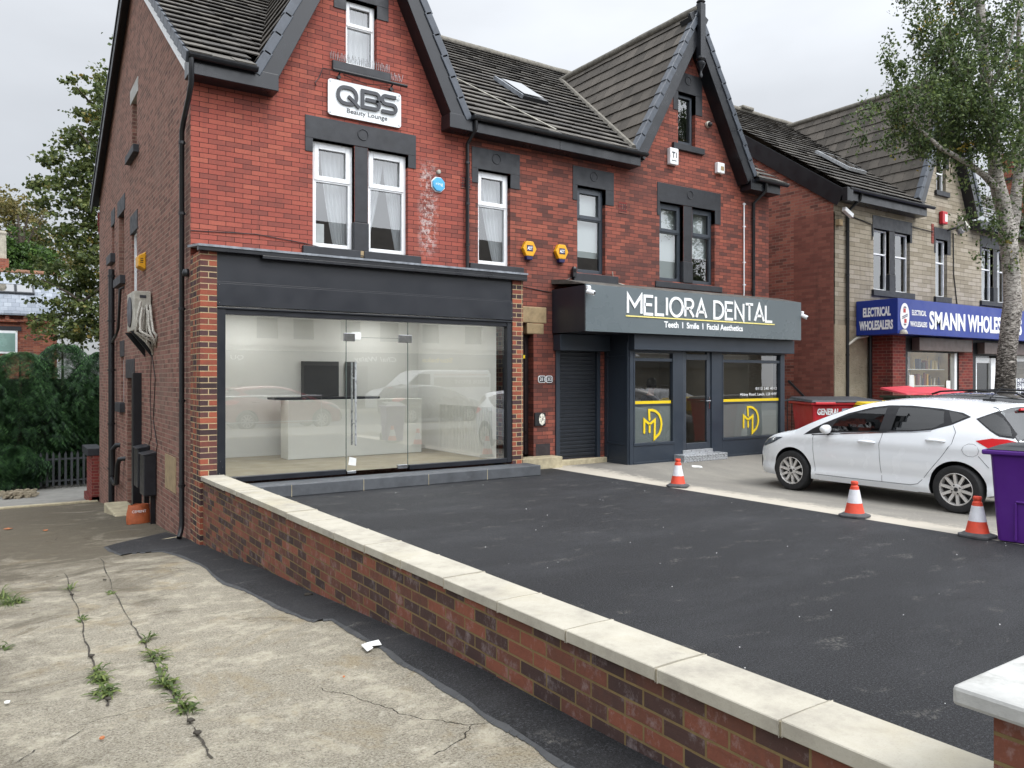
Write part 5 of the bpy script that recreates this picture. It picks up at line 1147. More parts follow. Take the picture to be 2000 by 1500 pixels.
def csm(x, T):    # gentle cubic through the table
    for i in range(len(T)-1):
        if x <= T[i+1][0] or i == len(T)-2:
            a, p = T[i]; b_, q_ = T[i+1]; t = max(0, min(1, (x-a)/(b_-a)))
            m0 = (q_-T[i-1][1])/(b_-T[i-1][0]) if i else (q_-p)/(b_-a); m1 = (T[i+2][1]-p)/(T[i+2][0]-a) if i < len(T)-2 else (q_-p)/(b_-a)
            h = b_-a; return (2*t**3-3*t*t+1)*p+(t**3-2*t*t+t)*h*m0+(-2*t**3+3*t*t)*q_+(t**3-t*t)*h*m1
def zedge(y): return csm(y, ZT)-.05
def sidex(y, z):
    x = csm(y, WY)+interp(z, GZ)
    if y > 2.3 and z > .5:
        ze = zedge(y); x -= .10*max(0, 1-(ze-z)/.16)**2*min(1, (y-2.3)/.4)
    return max(.06, x)
def car_body(paint_):
    ys_ = sorted({-.72, -.71, -.695, -.67, -.63, -.58, -.52, -.46, -.42, -.38, -.3, -.2, *[i*.12 for i in range(0, 24)], 2.9, 2.98, 3.06, 3.13, 3.19, 3.24, 3.28, 3.315, 3.34, 3.355, 3.36})
    rings = []; K = 22
    for y in ys_:
        zb, zt = interp(y, ZB), csm(y, ZT); ze = zt-.05; half = [(0, zb), (max(.03, sidex(y, zb)-.10), zb)]
        for k in range(K+1):
            z = zb+.02+(ze-zb-.02)*k/K; half.append((sidex(y, z), z))
        xe = sidex(y, ze)
        for k in (1, 2, 3, 5, 7): a = k/8*PI/2; half.append((xe*(1-(k/8)**1.6*1.0) if k < 7 else xe*.3, ze+(zt-ze)*math.sin(a)))
        half.append((0, zt))
        rings.append([(x, y, z) for x, z in half]+[(-x, y, z) for x, z in half[-2:0:-1]])
    m = len(rings[0]); mb = MB(); mb.v = [p for g in rings for p in g]
    for i in range(len(rings)-1):
        for k in range(m): mb.f.append([i*m+k, i*m+(k+1) % m, (i+1)*m+(k+1) % m, (i+1)*m+k]); mb.m.append(0)
    mb.f += [list(range(m))[::-1], list(range((len(rings)-1)*m, len(rings)*m))]; mb.m += [0, 0]
    o = mb.build('body', paint_, None); bm = bmesh.new(); bm.from_mesh(o.data); bmesh.ops.recalc_face_normals(bm, faces=bm.faces); bm.to_mesh(o.data); bm.free()
    c = MB()
    for s in (-1, 1):
        for y in (0, 2.49): c.lathe([(.352, s*.42), (.352, s*1.2)] if s > 0 else [(.352, -1.2), (.352, -.42)], (0, y, .325), 40, 'X')
    co = c.build('cutter', M['trim'], None)
    bm = bmesh.new(); bm.from_mesh(co.data); bmesh.ops.recalc_face_normals(bm, faces=bm.faces); bm.to_mesh(co.data); bm.free()
    bo = o.modifiers.new('b', 'BOOLEAN'); bo.operation = 'DIFFERENCE'; bo.object = co; bo.solver = 'EXACT'; bo.material_mode = 'TRANSFER'
    bpy.context.view_layer.update(); dg = bpy.context.evaluated_depsgraph_get(); me = bpy.data.meshes.new_from_object(o.evaluated_get(dg))
    o.modifiers.clear(); o.data = me; bpy.data.objects.remove(co)
    me.polygons.foreach_set('use_smooth', [True]*len(me.polygons)); me.set_sharp_from_angle(angle=R(38))
    return o
def patch(mb, pts, s, off=.004, cell=.05, grow=None):   # polygon in side view laid on the flank; s = which side
    y0, y1 = min(p[0] for p in pts), max(p[0] for p in pts); z0, z1 = min(p[1] for p in pts), max(p[1] for p in pts)
    ny, nz = int((y1-y0)/cell)+1, int((z1-z0)/cell)+1
    for i in range(ny):
        for j in range(nz):
            a, b_, c, d = y0+i*cell, y0+(i+1)*cell, z0+j*cell, z0+(j+1)*cell
            p = clip_poly(pts, [(-1, 0, -a), (1, 0, b_), (0, -1, -c), (0, 1, d)])
            if p: mb.poly([(s*(sidex(y, z)+off), y, z) for y, z in (p if s < 0 else p[::-1])])
def seam(mb, pts, s, r=.003, step=8):
    P = []
    for (a, c), (b_, d) in zip(pts, pts[1:]):
        for k in range(step): t = k/step; y, z = a+(b_-a)*t, c+(d-c)*t; P.append((s*(sidex(y, z)+.0005), y, z))
    y, z = pts[-1]; P.append((s*(sidex(y, z)+.0005), y, z)); mb.tube(P, r, 5)
def top_patch(mb, ya, yb, wa, wb, off=.004, n=10):
    for i in range(n):
        for j in range(n):
            pts = []
            for (a, c) in ((i, j), (i, j+1), (i+1, j+1), (i+1, j)):
                y = ya+(yb-ya)*a/n; wd = wa+(wb-wa)*a/n; xe = sidex(y, zedge(y)); f = (c/n*2-1)*wd; x = xe*f; k = abs(f)
                s = 1-min(1, k); kk = s**(1/1.6); z = zedge(y)+.05*math.sin(min(1, kk)*PI/2)+off*1.2; pts.append((x, y-off*.3, z))
            mb.poly(pts)
def make_wheel(parent, x, y, s):
    t = MB(); t.lathe([(.205, s*-.09), (.235, s*-.1), (.29, s*-.095), (.308, s*-.07), (.311, s*-.03), (.311, s*.03), (.308, s*.07), (.292, s*.092), (.24, s*.1), (.212, s*.09)], (x, y, .311), 44, 'X', 0, False)
    to = t.build('wheel', M['rubber'], parent, angle=35)
    r = MB(); r.lathe([(.212, s*.03), (.216, s*.088), (.205, s*.094), (.195, s*.078), (.19, s*.02)], (x, y, .311), 40, 'X', 0, False)
    for i in range(10):
        a = 2*PI*i/10+.2; d = Vector((0, math.cos(a), math.sin(a))); n_ = Vector((0, -math.sin(a), math.cos(a))); X = Vector((1, 0, 0))*s; c0 = Vector((x, y, .311))
        w0, w1 = .02, .028
        vs = [c0+d*.05+n_*w0+X*.075, c0+d*.05-n_*w0+X*.075, c0+d*.2-n_*w1*.62+X*.085, c0+d*.2+n_*w1*.62+X*.085]; vb = [p-X*.04 for p in vs]
        r.add(vs+vb, [(0, 1, 2, 3), (4, 5, 1, 0), (5, 6, 2, 1), (7, 4, 0, 3), (6, 7, 3, 2)])
    r.lathe([(.07, s*.04), (.07, s*.082), (.055, s*.088)], (x, y, .311), 20, 'X')
    r.build('rim', M['alloy'], to, angle=30)
    k_ = MB(); k_.lathe([(.19, s*.0), (.19, s*.015)], (x, y, .311), 28, 'X'); k_.build('brake_disc', paint('brake_dark_grey', '2b2a29', .6, .1, 9), to)  # dark grey disc behind the spokes
    h = MB(); h.lathe([(.028, s*.086), (.026, s*.093)], (x, y, .311), 18, 'X')
    for i in range(4): a = PI/4+PI/2*i+.35; h.lathe([(.011, s*.086), (.009, s*.094)], (x, y+.055*math.cos(a), .311+.055*math.sin(a)), 8, 'X')
    h.build('hub_cap', M['trim'], to)
def make_car(name, label, paint_, loc, group=None, rails=False):
    c = thing(name, label, 'car', loc, group, 0, True)
    adopt(car_body(paint_), c)
    for s in (-1, 1):
        for y in (0, 2.49): make_wheel(c, s*.765, y, s)
    nm = {-1: 'left', 1: 'right'}
    for s in (-1, 1):
        black = MB()
        patch(black, [(2.27, .885), (2.0, .925), (1.6, .955), (1.0, 1.0), (.6, 1.025), (.34, 1.06), (.1, 1.14), (-.11, 1.252), (.0, 1.30), (.28, 1.345), (.7, 1.375), (1.02, 1.37), (1.25, 1.335), (1.6, 1.235), (1.95, 1.075), (2.12, .985)], s, .0025, .04); black.build('window_surround', M['trim'], c, smooth=True)
        for P_ in ([(1.83, .965), (1.06, 1.012), (1.03, 1.335), (1.22, 1.31), (1.5, 1.24), (1.74, 1.14)], [(.89, 1.03), (.55, 1.05), (.32, 1.085), (.205, 1.16), (.24, 1.31), (.5, 1.34), (.86, 1.345)], [(.10, 1.165), (-.06, 1.252), (.10, 1.305), (.18, 1.315)]):
            g = MB(); patch(g, P_, s, .005, .04); g.build('side_window', M['glass_car'], c, smooth=True)
        q = MB(); seam(q, [(2.09, .90), (2.10, .72), (2.07, .34)], s); seam(q, [(1.0, .985), (1.04, .8), (1.02, .45), (1.0, .30)], s); seam(q, [(.08, 1.13), (.03, 1.05), (.06, .9), (.2, .7), (.42, .42), (.5, .33), (.6, .305)], s); seam(q, [(.6, .305), (1.4, .30), (2.07, .30)], s); seam(q, [(-.26, .76), (-.38, .62)], s); seam(q, arc(-.17, .83, .1, .085, 0, 360, 10), s, .002, 2)
        q.build('door_seam', M['seam'], c)
        q = MB(); patch(q, [(2.12, .885), (1.0, .985), (.6, 1.01), (.34, 1.045), (.34, 1.06), (.6, 1.025), (1.0, 1.0), (2.12, .902)], s, .004, .05); q.build('waist_trim', M['chrome'], c)
        for y, z in ((1.22, .845), (.27, .925)):
            q = MB(); X = sidex(y, z); q.tube([(s*(X-.004), y+.125, z), (s*(X+.03), y+.1, z+.004), (s*(X+.036), y, z+.006), (s*(X+.03), y-.1, z+.004), (s*(X-.004), y-.125, z)], [.012, .02, .021, .02, .012], 8); q.build('door_handle', paint_, c, smooth=True)
        q = MB(); mx = sidex(1.85, .98); q.lathe([(.005, -.10), (.06, -.085), (.088, -.03), (.085, .03), (.06, .07), (.0, .08)], (s*(mx+.11), 1.80, 1.0), 16, 'X')
        for i, p in enumerate(q.v): q.v[i] = (p[0], 1.80+(p[1]-1.80)*(1.15 if p[1] > 1.8 else .45), 1.0+(p[2]-1.0)*(.72 if p[2] > 1.0 else .85))
        mo = q.build('door_mirror', paint_, c, smooth=True); q = MB(); q.tube([(s*(mx-.02), 1.86, .93), (s*(mx+.05), 1.83, .93), (s*(mx+.09), 1.80, .955)], .028, 8); q.build('mirror_foot', M['trim'], mo, smooth=True)
        q = MB(); patch(q, [(2.66, .825), (2.9, .805), (3.08, .755), (3.2, .68), (3.18, .64), (3.05, .655), (2.88, .715)], s, .005, .03); q.build('headlight', M['headlamp'], c, smooth=True)
        q = MB(); patch(q, [(3.33, .52), (3.28, .53), (3.25, .33), (3.27, .33)], s, .004, .03); q.build('bumper_vent', M['trim'], c)
        q = MB(); patch(q, [(-.22, .955), (-.4, .995), (-.56, .99), (-.68, .95), (-.69, .86), (-.5, .84), (-.36, .875)], s, .006, .03); q.build('tail_light', M['tail'], c, smooth=True)
        q = MB(); patch(q, [(2.02, .285), (.5, .285), (.5, .215), (2.02, .215)], s, .003, .06); q.build('sill_panel', paint_, c)
    g = MB(); top_patch(g, 1.5, 2.38, .9, .93); g.build('windscreen', M['glass_car'], c, smooth=True)
    g = MB(); top_patch(g, -.41, -.665, .985, .995, .002)
    for s in (-1, 1): patch(g, [(-.17, 1.23), (-.36, 1.085), (-.47, 1.02), (-.62, 1.0), (-.64, 1.06), (-.56, 1.17), (-.47, 1.28), (-.40, 1.34)], s, .002, .03)
    g.build('rear_surround', M['trim'], c, smooth=True)
    g = MB(); top_patch(g, -.415, -.655, .94, .97); g.build('rear_window', M['glass_car'], c, smooth=True)
    g = MB()
    for s in (-1, 1): patch(g, [(-.2, 1.225), (-.37, 1.10), (-.48, 1.04), (-.6, 1.03), (-.56, 1.14), (-.47, 1.25), (-.36, 1.3)], s, .004, .03)
    g.build('rear_window', M['glass_car'], c, smooth=True)
    q = MB(); top_patch(q, -.30, -.415, .92, .98, .012, 4); q.build('spoiler', paint_, c, smooth=True)
    q = MB(); q.obox((0, -.46, 1.345), (.16, 0, 0), (0, .006, .012), (0, .012, -.006)); q.build('brake_light', M['tail'], c)
    q = MB(); q.prism([(-.03, .05, 1.44), (.03, .05, 1.44), (.02, -.1, 1.44), (-.02, -.1, 1.44)], (0, 0, .035)); q.tube([(0, -.02, 1.47), (0, -.2, 1.66)], .006, 6); q.build('aerial', M['trim'], c)
    q = MB(); q.box(-.45, .45, 3.30, 3.37, .26, .48); q.build('grille', M['trim'], c, bevel=.03)
    if rails:
        q = MB()
        for s in (-1, 1): q.tube([(s*.56, -.25, 1.40), (s*.57, -.1, 1.485), (s*.56, .6, 1.52), (s*.55, 1.1, 1.49), (s*.55, 1.25, 1.44)], .017, 6)
        q.build('roof_rail', M['trim'], c, smooth=True)
    return c
def recolor(root, old, new):
    for o in [k for k in bpy.data.objects if k.parent == root]:
        if o.type == 'MESH' and any(s.material == old for s in o.material_slots):
            o.data = o.data.copy()
            for i, s in enumerate(o.data.materials):
                if s == old: o.data.materials[i] = new
CAR = make_car('parked_car', 'white five door hatchback parked nose to the dental shop', M['carwhite'], (8.93, -5.72, -.133))
D1 = make_car('parked_car', 'black estate car with chrome roof rails parked beyond the white hatchback', M['cardark'], (12.0, -4.9, -.1), rails=True)
for (x, y, rz, m, lab) in ((4.5, -15.3, -PI/2, 'carred', 'red hatchback parked along the near kerb'), (-1.5, -15.3, -PI/2, 'carsilver', 'silver hatchback parked along the near kerb'), (10.5, -15.6, -PI/2, 'cardark', 'dark hatchback parked along the near kerb')):
    c = copy_tree(CAR); c.location = (x, y, -.09); c.rotation_euler = (0, 0, rz); c['label'] = lab; recolor(c, M['carwhite'], M[m])
# ------------------------------------------------------------------ cones and bins
def make_cone(loc, rz, label):
    c = thing('traffic_cone', label, 'traffic cone', loc, 'traffic cones along the tarmac edge', rz, True)
    q = MB(); P = []
    for i in range(4):
        a0 = PI/4+i*PI/2
        for t in (-.28, 0, .28): P.append((.158*math.cos(a0+t)*1.12, .158*math.sin(a0+t)*1.12, 0))
    q.prism(P, (0, 0, .03)); q.lathe([(.15, .03), (.125, .045), (.11, .05)], n=24); q.build('base', M['cone_base'], c, bevel=.008)
    q = MB(); q.lathe([(.112, .045), (.106, .06), (.083, .165)], n=28); q.lathe([(.052, .318), (.046, .345), (.046, .352), (.038, .358), (.034, .372), (.04, .38), (.041, .402), (.036, .414), (.022, .416), (.018, .39)], n=28); q.build('cone', M['cone_orange'], c, angle=40)
    q = MB(); q.lathe([(.0845, .164), (.0525, .319)], n=28); q.build('reflective_band', M['cone_white'], c, angle=40); return c
make_cone((6.22, -2.62, 0), .5, 'small red and white cone, farthest of three, nearest the practice door')
make_cone((6.10, -5.55, 0), .2, 'small red and white cone in front of the white car door')
make_cone((6.08, -6.92, 0), -.1, 'small red and white cone partly behind the purple bin')
PB = thing('wheelie_bin', 'purple wheeled bin with dark grey lid at the right edge of the tarmac', 'bin', (6.0, -7.12, 0), None, 0, False)
dirv = Vector((.16, -.987, 0)); dirv.normalize(); side = Vector((.987, .16, 0))     # length runs towards the road, width away from the tarmac
o0 = Vector((6.0, -7.13, 0))
def bp_(l, w, z): return o0+dirv*l+side*w+Vector((0, 0, z))
q = MB(); rg = []
for z, l0, l1, w0, w1 in ((.012, 0, .50, .03, .46), (.30, -.02, .52, .015, .475), (.84, -.055, .60, .0, .50), (.86, -.06, .61, -.005, .505)):
    r_ = .05; ring = []
    for cl, cw, a in ((l1-r_, w1-r_, 0), (l0+r_, w1-r_, 90), (l0+r_, w0+r_, 180), (l1-r_, w0+r_, 270)): ring += [bp_(cl+r_*math.cos(R(a+i*22.5)), cw+r_*math.sin(R(a+i*22.5)), z) for i in range(5)]
    rg.append(ring)
n_ = 20; q.v = [tuple(p) for g in rg for p in g]
for i in range(3):
    for k in range(n_): q.f.append([i*n_+k, i*n_+(k+1) % n_, (i+1)*n_+(k+1) % n_, (i+1)*n_+k]); q.m.append(0)
q.f.append(list(range(n_))); q.m.append(0)
q.build('body', M['purple'], PB, angle=40)
q = MB(); P = [bp_(l, w, .86) for l, w in ((-.12, -.03), (-.12, .53), (.64, .53), (.64, -.03))]; q.prism(P, (0, 0, .05)); q.build('rim', M['purple'], PB, bevel=.014)
q = MB(); q.prism([bp_(.17, -.006, .40), bp_(.62, -.006, .40), bp_(.62, -.006, .42), bp_(.17, -.006, .42)], tuple(side*.03)); q.prism([bp_(.16, -.004, .03), bp_(.18, -.004, .03), bp_(.18, -.004, .40), bp_(.16, -.004, .40)], tuple(side*.03)); q.build('moulded_rib', M['purple'], PB, bevel=.006)
q = MB(); P = [bp_(l, w, .915) for l, w in ((-.06, -.015), (-.06, .515), (.64, .515), (.64, -.015))]; P2 = [bp_(l, w, z) for l, w, z in ((.02, .03, .96), (.02, .47, .96), (.6, .47, 1.0), (.6, .03, 1.0))]
q.add(P+P2, [(0, 1, 2, 3), (4, 5, 6, 7), (0, 1, 5, 4), (1, 2, 6, 5), (2, 3, 7, 6), (3, 0, 4, 7)]); q.build('lid', M['bin_lid'], PB, bevel=.012)
q = MB(); q.tube([bp_(.53, .0, .1), bp_(.53, .5, .1)], .1, 20); q.build('wheel', M['rubber'], PB, angle=40)
q = MB(); q.tube([bp_(.7, .1, .93), bp_(.7, .4, .93)], .016, 8); q.build('handle', M['bin_lid'], PB)
def big_bin(loc, rz, body, lid, label, words=None, flap=False):
    c = thing('waste_container', label, 'bin', loc, None, rz, True); q = MB()
    B = [(-.6, -.42, .2), (.6, -.42, .2), (.6, .42, .2), (-.6, .42, .2)]; T = [(-.67, -.52, 1.10), (.67, -.52, 1.10), (.67, .52, 1.10), (-.67, .52, 1.10)]
    q.add(B+T, [(0, 1, 2, 3), (4, 5, 6, 7), (0, 1, 5, 4), (1, 2, 6, 5), (2, 3, 7, 6), (3, 0, 4, 7)]); q.build('body', body, c, bevel=.03)
    q = MB(); q.box(-.72, .72, -.57, .57, 1.10, 1.15)
    for x in (-.45, .45): q.box(x-.2, x+.2, -.61, -.57, 1.10, 1.155)
    q.build('rim', body, c, bevel=.015)
    q = MB()
    if flap:
        for x0, x1, t in ((-.70, -.02, .05), (.02, .72, .03)): q.add([(x0, -.56, 1.185), (x1, -.56, 1.185), (x1, .56, 1.30+t), (x0, .56, 1.30), (x0, -.56, 1.21), (x1, -.56, 1.24), (x1, .56, 1.33+t), (x0, .56, 1.34)], [(0, 1, 2, 3), (4, 5, 6, 7), (0, 1, 5, 4), (1, 2, 6, 5), (2, 3, 7, 6), (3, 0, 4, 7)])
    else: q.add([(-.71, -.57, 1.155), (.71, -.57, 1.155), (.71, .57, 1.18), (-.71, .57, 1.18), (-.69, -.54, 1.19), (.69, -.54, 1.19), (.69, .54, 1.24), (-.69, .54, 1.24)], [(0, 1, 2, 3), (4, 5, 6, 7), (0, 1, 5, 4), (1, 2, 6, 5), (2, 3, 7, 6), (3, 0, 4, 7)])
    q.build('lid', lid, c, bevel=.02)
    for x in (-.45, .45):
        for y in (-.3, .3): q = MB(); q.lathe([(.09, -.025), (.1, -.015), (.1, .015), (.09, .025)], (x, y, .1), 16, 'X'); q.box(x-.03, x+.03, y-.03, y+.03, .1, .21); q.build('castor', M['rubber'], c)
    for s, x, z, h, w in (words or []): text('lettering', s, M['letter_white'], c, (x, -.425-(z-.2)*.1087-.006, z), (R(90+6.2), 0, 0), h, w, .003, .006)
    return c
rzb = -YAW+.03
ctr = lambda u, dpt, hw: Vector((0, 0, 0))+CAM+RV*((u-CX)/F0*dpt+hw)+FV*dpt
p = ctr(1590, 15.0, .62)+FV*.52
rb = big_bin((p.x, p.y, zg(p.x, p.y)), rzb, M['bin_red'], M['bin_lid'], 'red waste container lettered GENERAL WASTE with a black lid', [('GENERAL', -.58, .91, .12, .44), ('WASTE', .16, .91, .12, .38), ('Biffa', -.32, .58, .24, .62)])
q = MB(); q.box(-.09, .1, -.515, -.505, .9, 1.03); q.build('label_plate', paint('pale_blue_label', '9fb4c4', .5, .2, 30), rb)
p = ctr(1712, 14.2, .66)+FV*.52
big_bin((p.x, p.y, zg(p.x, p.y)-.06), rzb, M['bin_yellow'], M['bin_yellow'], 'yellow waste container in front of the red one', [('x', .1, .8, .1, .1)])
p = ctr(1770, 17.3, .64)+FV*.52
big_bin((p.x, p.y, .06), rzb+.02, M['bin_green'], M['lid_red'], 'dark green waste container with two faded red lid flaps', None, True)

# ------------------------------------------------------------------ the person at the desk behind the practice window
pp = on(1268, 760, 'Y', 1.4)
PS = thing('person', 'dark haired person in a navy top seated with head bowed behind the practice window', 'person', (pp.x, 1.4, .2))
def skin_body(name, joints, edges, m, parent, sub=2):
    me = bpy.data.meshes.new(name); me.from_pydata([j[:3] for j in joints], edges, []); o = bpy.data.objects.new(name, me); COL.objects.link(o)
    s = o.modifiers.new('skin', 'SKIN'); s.use_smooth_shade = True
    for i, j in enumerate(joints): me.skin_vertices[0].data[i].radius = (j[3], j[3]*(j[4] if len(j) > 4 else 1))
    me.skin_vertices[0].data[0].use_root = True
    b_ = o.modifiers.new('sub', 'SUBSURF'); b_.levels = sub; b_.render_levels = sub
    bpy.context.view_layer.update(); dg = bpy.context.evaluated_depsgraph_get(); nm = bpy.data.meshes.new_from_object(o.evaluated_get(dg)); o.modifiers.clear(); o.data = nm
    nm.materials.clear(); nm.materials.append(m); nm.polygons.foreach_set('use_smooth', [True]*len(nm.polygons)); return adopt(o, parent)
X0, Y0, Z0 = pp.x-.02, 1.4, .72
J = [(X0, Y0, Z0, .15), (X0+.01, Y0, Z0+.2, .14), (X0+.03, Y0, Z0+.40, .155), (X0+.05, Y0, Z0+.52, .09), (X0+.07, Y0, Z0+.60, .05), (X0+.1, Y0, Z0+.70, .088), (X0+.11, Y0, Z0+.80, .085),
     (X0+.04, Y0-.17, Z0+.47, .065), (X0+.1, Y0-.22, Z0+.25, .05), (X0+.32, Y0-.16, Z0+.22, .04), (X0+.40, Y0-.14, Z0+.22, .03),
     (X0+.04, Y0+.17, Z0+.47, .065), (X0+.1, Y0+.22, Z0+.25, .05), (X0+.32, Y0+.16, Z0+.22, .04), (X0+.40, Y0+.14, Z0+.22, .03),
     (X0+.2, Y0-.1, Z0-.05, .09), (X0+.45, Y0-.11, Z0-.03, .07), (X0+.45, Y0-.11, Z0-.42, .05), (X0+.55, Y0-.11, Z0-.48, .04), (X0+.2, Y0+.1, Z0-.05, .09), (X0+.45, Y0+.11, Z0-.03, .07), (X0+.45, Y0+.11, Z0-.42, .05), (X0+.55, Y0+.11, Z0-.48, .04)]
E_ = [(0, 1), (1, 2), (2, 3), (3, 4), (4, 5), (5, 6), (2, 7), (7, 8), (8, 9), (9, 10), (2, 11), (11, 12), (12, 13), (13, 14), (0, 15), (15, 16), (16, 17), (17, 18), (0, 19), (19, 20), (20, 21), (21, 22)]
skin_body('body', J, E_, M['skin'], PS)
skin_body('top', [(x, y, z, r+.016) for x, y, z, r in (J[0][:4], J[1][:4], J[2][:4], (X0+.045, Y0, Z0+.50, .085))]+[(J[7][0], J[7][1], J[7][2], .08), (J[8][0], J[8][1], J[8][2], .064), (J[9][0]-.03, J[9][1], J[9][2], .052), (J[11][0], J[11][1], J[11][2], .08), (J[12][0], J[12][1], J[12][2], .064), (J[13][0]-.03, J[13][1], J[13][2], .052)], [(0, 1), (1, 2), (2, 3), (2, 4), (4, 5), (5, 6), (2, 7), (7, 8), (8, 9)], M['shirt'], PS)
q = MB(); rr_ = random.Random(3); q.lathe([(.0, .135), (.05, .128), (.09, .095), (.112, .04), (.115, -.02), (.10, -.07), (.07, -.1)], (X0+.085, Y0, Z0+.775), 18)
for i, p in enumerate(q.v): q.v[i] = (p[0]+rr_.uniform(-.006, .006)-(.0 if p[0] < X0+.1 else .05*max(0, (X0+.12+.06-p[2]*0)-X0-.1)), p[1]+rr_.uniform(-.006, .006), p[2]+rr_.uniform(-.006, .006))
q.build('hair', M['hair'], PS, smooth=True)
q = MB()
for s in (-1, 1): q.lathe([(.012, 0), (.009, .006)], (X0+.188, Y0+s*.032, Z0+.755), 8, 'X')
q.build('eye', M['trim'], PS); q = MB(); q.tube([(X0+.183, Y0, Z0+.75), (X0+.207, Y0, Z0+.715), (X0+.185, Y0, Z0+.708)], .012, 6); q.build('nose', M['skin'], PS, smooth=True); q = MB(); q.box(X0+.178, X0+.188, Y0-.024, Y0+.024, Z0+.682, Z0+.689); q.build('mouth', paint('lip', '7d463c', .5), PS)
CH = thing('office_chair', 'dark office chair under the seated person', 'chair', (X0, Y0, .2)); q = MB(); q.box(X0-.25, X0+.28, Y0-.24, Y0+.24, .5, .575); q.build('seat', M['trim'], CH, bevel=.02); q = MB(); q.box(X0-.28, X0-.2, Y0-.22, Y0+.22, .66, 1.12); q.box(X0-.27, X0-.23, Y0-.04, Y0+.04, .5, .7); q.build('backrest', M['trim'], CH, bevel=.02)
q = MB(); q.tube([(X0, Y0, .03), (X0, Y0, .5)], .03, 8)
for i in range(5): q.tube([(X0, Y0, .12), (X0+.28*math.cos(i*1.257), Y0+.28*math.sin(i*1.257), .04)], .02, 6)
q.build('base', M['steel'], CH)
for i, (x, y, lab) in enumerate(((1.3, 1.0, 'added unseen ceiling light at the left front of the empty shop'), (3.7, 1.0, 'added unseen ceiling light at the right front of the empty shop'), (1.3, 2.3, 'added unseen ceiling light at the left rear of the empty shop'), (3.7, 2.3, 'added unseen ceiling light at the right rear of the empty shop'))):
    t = thing('added_ceiling_light', lab, 'light', (x, y, 2.74), 'added unseen ceiling lights in the empty shop'); q = MB(); q.box(x-.32, x+.32, y-.32, y+.32, 2.725, 2.748); q.build('frame', M['white'], t); q = MB(); q.box(x-.29, x+.29, y-.29, y+.29, 2.715, 2.726); q.build('diffuser', M['lamp'], t)  # four unseen glowing panels added to lift the shop interior
RD = thing('reception_counter', 'white reception counter with black top inside the empty shop', 'counter', (3, 2.2, .24))
cl = on(560, 893, 'Z', .235); q = MB(); q.box(1.86, 4.38, 2.14, 2.55, .236, 1.24); q.build('front_panel', M['counter'], RD, bevel=.004); q = MB(); q.box(1.70, 3.62, 2.32, 2.8, 1.245, 1.285); q.build('top', M['frame_black'], RD, bevel=.004)
q = MB()
for i in range(34): q.box(4.785, 4.797, .35+i*.055, .375+i*.055, .28, 1.12)
q.build('slatted_panel', M['counter'], RD)

# ------------------------------------------------------------------ trees and plants
def leaf_cloud(name, clusters, m, parent, n, size, droop=0, aspect=.75, rs=1, kind=None, flat=0):
    rnd = random.Random(rs); V = []; Fc = []; tot = sum(c[4] for c in clusters)
    for (x, y, z, r, w) in clusters:
        for _ in range(max(1, int(n*w/tot))):
            u = rnd.gauss(0, .5), rnd.gauss(0, .5), rnd.gauss(0, .42)
            p = Vector((x+r[0]*u[0], y+r[1]*u[1], z+r[2]*u[2]-droop*abs(u[0])*r[0]))
            a = Vector((rnd.uniform(-1, 1), rnd.uniform(-1, 1), rnd.uniform(-1, 1)*(1-flat)-droop*1.2)); a.normalize()
            b_ = a.cross(Vector((rnd.uniform(-1, 1), rnd.uniform(-1, 1), rnd.uniform(-1, 1)*(1-flat)))); 
            if b_.length < .01: continue
            b_.normalize(); s = size*rnd.uniform(.55, 1.2); i = len(V)
            nn = a.cross(b_)*s*.12
            V += [p-a*s*.5, p+b_*s*.5*aspect-a*s*.08+nn, p+a*s*.5, p-b_*s*.5*aspect-a*s*.08+nn]; Fc.append((i, i+1, i+2, i+3))
    me = bpy.data.meshes.new(name); me.from_pydata([tuple(v) for v in V], [], Fc); me.materials.append(m); o = bpy.data.objects.new(name, me); COL.objects.link(o)
    if kind: o['kind'] = kind
    return adopt(o, parent)
def limb(mb, pts, r0, r1, n=8, jit=.0):
    P = [Vector(p) for p in pts]; Q = []
    for i in range(len(P)-1):
        for k in range(4): Q.append(P[i].lerp(P[i+1], k/4)+Vector((random.uniform(-jit, jit), random.uniform(-jit, jit), 0)))
    Q.append(P[-1]); m_ = len(Q); mb.tube(Q, [r0+(r1-r0)*i/(m_-1)+(random.uniform(-.04, .04)*r0) for i in range(m_)], n)
def U(u, v, d): return at(u, v, d)
DB = 16.0
BT = thing('birch_tree', 'silver birch with forked pale trunk and drooping leaves in front of the blue sign', 'tree', (U(1962, 800, DB).x, U(1962, 800, DB).y, -.1))
q = MB()
limb(q, [Vector((U(1962, 800, DB).x, U(1962, 800, DB).y, -.2)), U(1962, 860, DB), U(1962, 770, DB), U(1967, 690, DB), U(1977, 600, DB), U(1976, 540, DB), U(1969, 470, DB)], .205, .155, 14, .008)
limb(q, [U(1969, 475, DB), U(1960, 410, DB), U(1947, 350, DB-.1), U(1940, 280, DB-.1), U(1930, 190, DB), U(1916, 60, DB), U(1905, -120, DB), U(1898, -340, DB+.2)], .17, .06, 12, .01)
limb(q, [U(1972, 480, DB), U(1982, 420, DB+.1), U(1990, 330, DB+.3), U(2000, 230, DB+.5), U(2008, 60, DB+.6), U(2018, -200, DB+.8)], .13, .05, 10, .01)
limb(q, [U(1950, 372, DB-.1), U(1920, 340, DB-.3), U(1880, 312, DB-.5), U(1838, 290, DB-.7), U(1800, 255, DB-.9), U(1770, 215, DB-1)], .075, .02, 8, .006)
limb(q, [U(1938, 250, DB-.1), U(1900, 200, DB-.4), U(1866, 130, DB-.7), U(1835, 60, DB-.9)], .07, .015, 8, .006)
